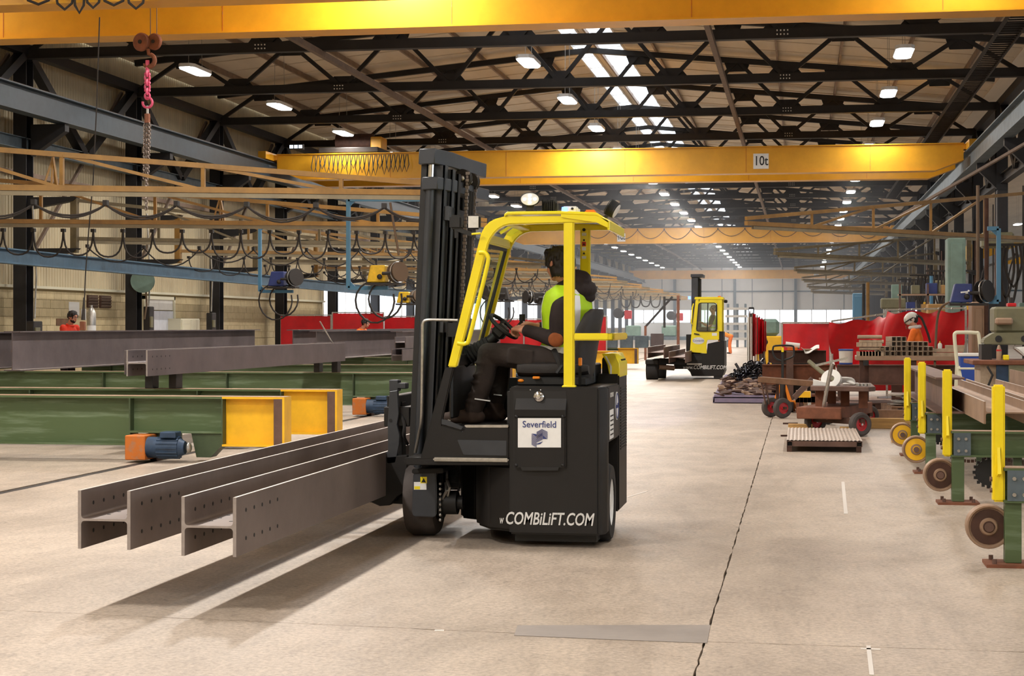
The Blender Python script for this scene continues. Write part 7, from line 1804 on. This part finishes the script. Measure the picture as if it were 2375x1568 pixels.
# ================================================================== far end of the hall
worker('person', 'bending person in orange beyond the distant forklift', (P(1694, 0, 92).x, 92, 0), (-1, -.2, 0), 'orange_top', 'coverall', 1.0, 0, ((.62, .12, .55), (.62, -.12, .55)), bent=(.55, 1.12))
worker('person', 'person in a dark jacket half hidden behind the folded screens', (P(1771, 0, 62).x, 62, 0), (-1, -.3, 0), 'hoodie', 'trouser', 1.0, .05)
rk = thing('steel_rack', 'rack of long pale bars far down the aisle right of the distant cab', 'rack', (P(1706, 0, 120).x, 120, 0))
xa_, xb_ = P(1682, 0, 120).x, P(1733, 0, 120).x
for k in range(5):
    z = .5 + k * .52
    for j in range(3): MB().bx(xa_, xb_, 120 + j * .4, 120.2 + j * .4, z, z + .16).build('bar', 'alu', rk)
for x in (xa_ + .1, (xa_ + xb_) / 2, xb_ - .2): MB().bx(x, x + .12, 120.1, 121.2, 0, 3.0).build('upright', 'rail_grey', rk)
for k, (px, py, d_, w, h, m_, l) in enumerate(((1500, 812, 62, .46, .42, 'rail_grey', 'grey steel block'), (1465, 812, 62, .44, .42, 'rail_grey', 'grey steel block'), (1535, 808, 62, .44, .5, 'girder_steel', 'dark steel block'), (1430, 805, 62, .44, .4, 'rail_grey', 'grey steel block'))):
    p = atd(px, py, d_); tag(MB().box((p.x, 60 + .0, .722 + h / 2), (w, .2, h)).build('steel_block', m_, None, False, .01), '%s standing on the far green carriers, %s of four' % (l, ORD[k]), 'steel block')
for k, (px, py) in enumerate(((1475, 792), (1560, 790))):
    p = atd(px, py, 95); r = thing('far_machine', 'low grey machine bench by the far windows, %s of two' % ('left' if k == 0 else 'right'), 'machine', (p.x, 95, 0)); MB().bx(p.x - .9, p.x + .9, 95, 96, .7, .9).build('bench_top', 'rail_grey', r); MB().bx(p.x - .6, p.x + .2, 95.1, 95.8, .9, 1.5).build('head', 'machine_pale', r, bevel=.05)
    for x in (-.85, .75): MB().bx(p.x + x, p.x + x + .1, 95.1, 95.9, 0, .7).build('leg', 'rail_grey', r)
fs_ = thing('support_frame', 'dark post with a slanting brace left of the distant forklift', 'frame', (P(1541, 0, 75).x, 75, 0))
MB().bar(P(1541, 760, 75), P(1541, 688, 75), .1, .1).build('post', 'steel_dark', fs_); MB().bar(P(1497, 758, 75), P(1560, 688, 75), .09, .09).build('brace', 'steel_dark', fs_); MB().bar(P(1541, 695, 75), P(1578, 695, 75), .08, .08).build('arm', 'steel_dark', fs_)
rp_ = P(1573, 0, 75); MB().bar(V(rp_.x, 75, 0), V(rp_.x, 75, P(0, 690, 75).z), .12, .12).build('post', 'rust', fs_); xx = P(1497, 0, 75).x; MB().bar(V(xx, 75, 0), V(xx, 75, P(0, 756, 75).z), .1, .1).build('post', 'rust', fs_)
gt = thing('green_machine', 'pale green machine with a yellow base behind the folded screens', 'machine', (P(1785, 0, 66).x, 66, 0)); p = P(1785, 0, 66)
MB().bx(p.x - .5, p.x + .6, 66, 67, 0, 1.1).build('base', 'yellow_paint', gt, bevel=.04); MB().bx(p.x - .35, p.x + .35, 66.1, 66.8, 1.1, 1.75).build('head', 'machine_pale', gt, bevel=.12)

# ---- service clutter between the right columns
for k, (y, dx) in enumerate(((47.5, 0), (54.7, 0), (61.9, .1), (69.1, 0), (76.3, .1), (83.5, 0))):
    o = thing('column_conduits', 'bundle of conduits and boxes clipped to the right column, %s from the front' % ORD[k], 'conduits', (5.9, y - .3, 0), 'conduits on the right columns')
    for j in range(4): MB().cyl((5.82 + dx + j * .07, y - .28 - .02 * j, .3), (5.82 + dx + j * .07, y - .28 - .02 * j, 5.2 - .5 * (j % 3)), .022 + .006 * (j % 2), n=8).build('conduit', ['cable', 'rust_steel', 'cable_tan', 'steel_dark'][j], o, True)
    MB().bx(5.7, 6.0, y - .45, y - .25, 1.5 + .1 * k, 2.1 + .1 * k).build('switch_box', ['machine_pale', 'rail_grey', 'yellow_paint'][k % 3], o, bevel=.02)
    MB().tube(smoothpts([V(5.75, y - .4, 2.0), V(5.5, y - .5, 1.5), V(5.6, y - .5, 1.0), V(5.4, y - .6, 2.6), V(5.6, y - .4, 3.4)], 4), .02, 6).build('looped_cable', 'cable', o, True)
for k, (px, pyt, pyb, Yk, m_, l) in enumerate(((2325, 440, 800, 46, 'column_black', 'dark drill column'), (2205, 600, 735, 56, 'tie_brown', 'brown machine column'), (2080, 660, 735, 66, 'machine_pale', 'pale machine column'))):
    a_, b_ = P(px - 12, pyt, Yk), P(px + 12, pyb, Yk)
    o = thing('machine_column', '%s standing among the right columns' % l, 'machine', V(a_.x, Yk, 0)); MB().bx(a_.x, b_.x, Yk, Yk + .35, 0, a_.z).build('column', m_, o, bevel=.02); MB().bx(a_.x - .4, b_.x + .15, Yk - .1, Yk + .4, a_.z * .7, a_.z * .7 + .4).build('head', 'machine_green', o, bevel=.05); MB().cyl((a_.x - .25, Yk + .1, a_.z * .7 - .5), (a_.x - .25, Yk + .1, a_.z * .7), .06, n=12).build('spindle', 'alu', o, True)
sh = thing('shelf_rack', 'open steel shelf with boxes between the right columns behind the red screens', 'shelf', (4.7, 47, 0))
for z in (1.2, 1.75, 2.3): MB().bx(P(2085, 0, 47).x, P(2215, 0, 47).x, 47, 47.6, z, z + .04).build('shelf', 'tan_steel', sh)
for px in (2085, 2150, 2213): x = P(px, 0, 47).x; MB().bx(x, x + .05, 47, 47.05, 0, 2.6).build('upright', 'rust_steel', sh)
rnd = random.Random(8)
for k in range(11):
    x = P(2092 + 11.5 * k, 0, 47).x; z = (1.24, 1.79, 2.34)[k % 3]; tag(MB().bx(x, x + rnd.uniform(.2, .38), 47.1, 47.5, z, z + rnd.uniform(.18, .4)).build('stored_box', ['card', 'feeder_blue', 'machine_green', 'rust_steel'][k % 4], None, False, .01), '%s on the open steel shelf behind the screens, %s along' % (['brown carton', 'blue case', 'green box', 'rusty box'][k % 4], ORD[k]), 'box', 'boxes on the open shelf')
tl = tag(MB().bar(P(2080, 505, 44), P(2378, 333, 38), .06, .06).build('sloping_pipe', 'tie_brown'), 'long brown pipe sloping up past the right crane rail', 'pipe')
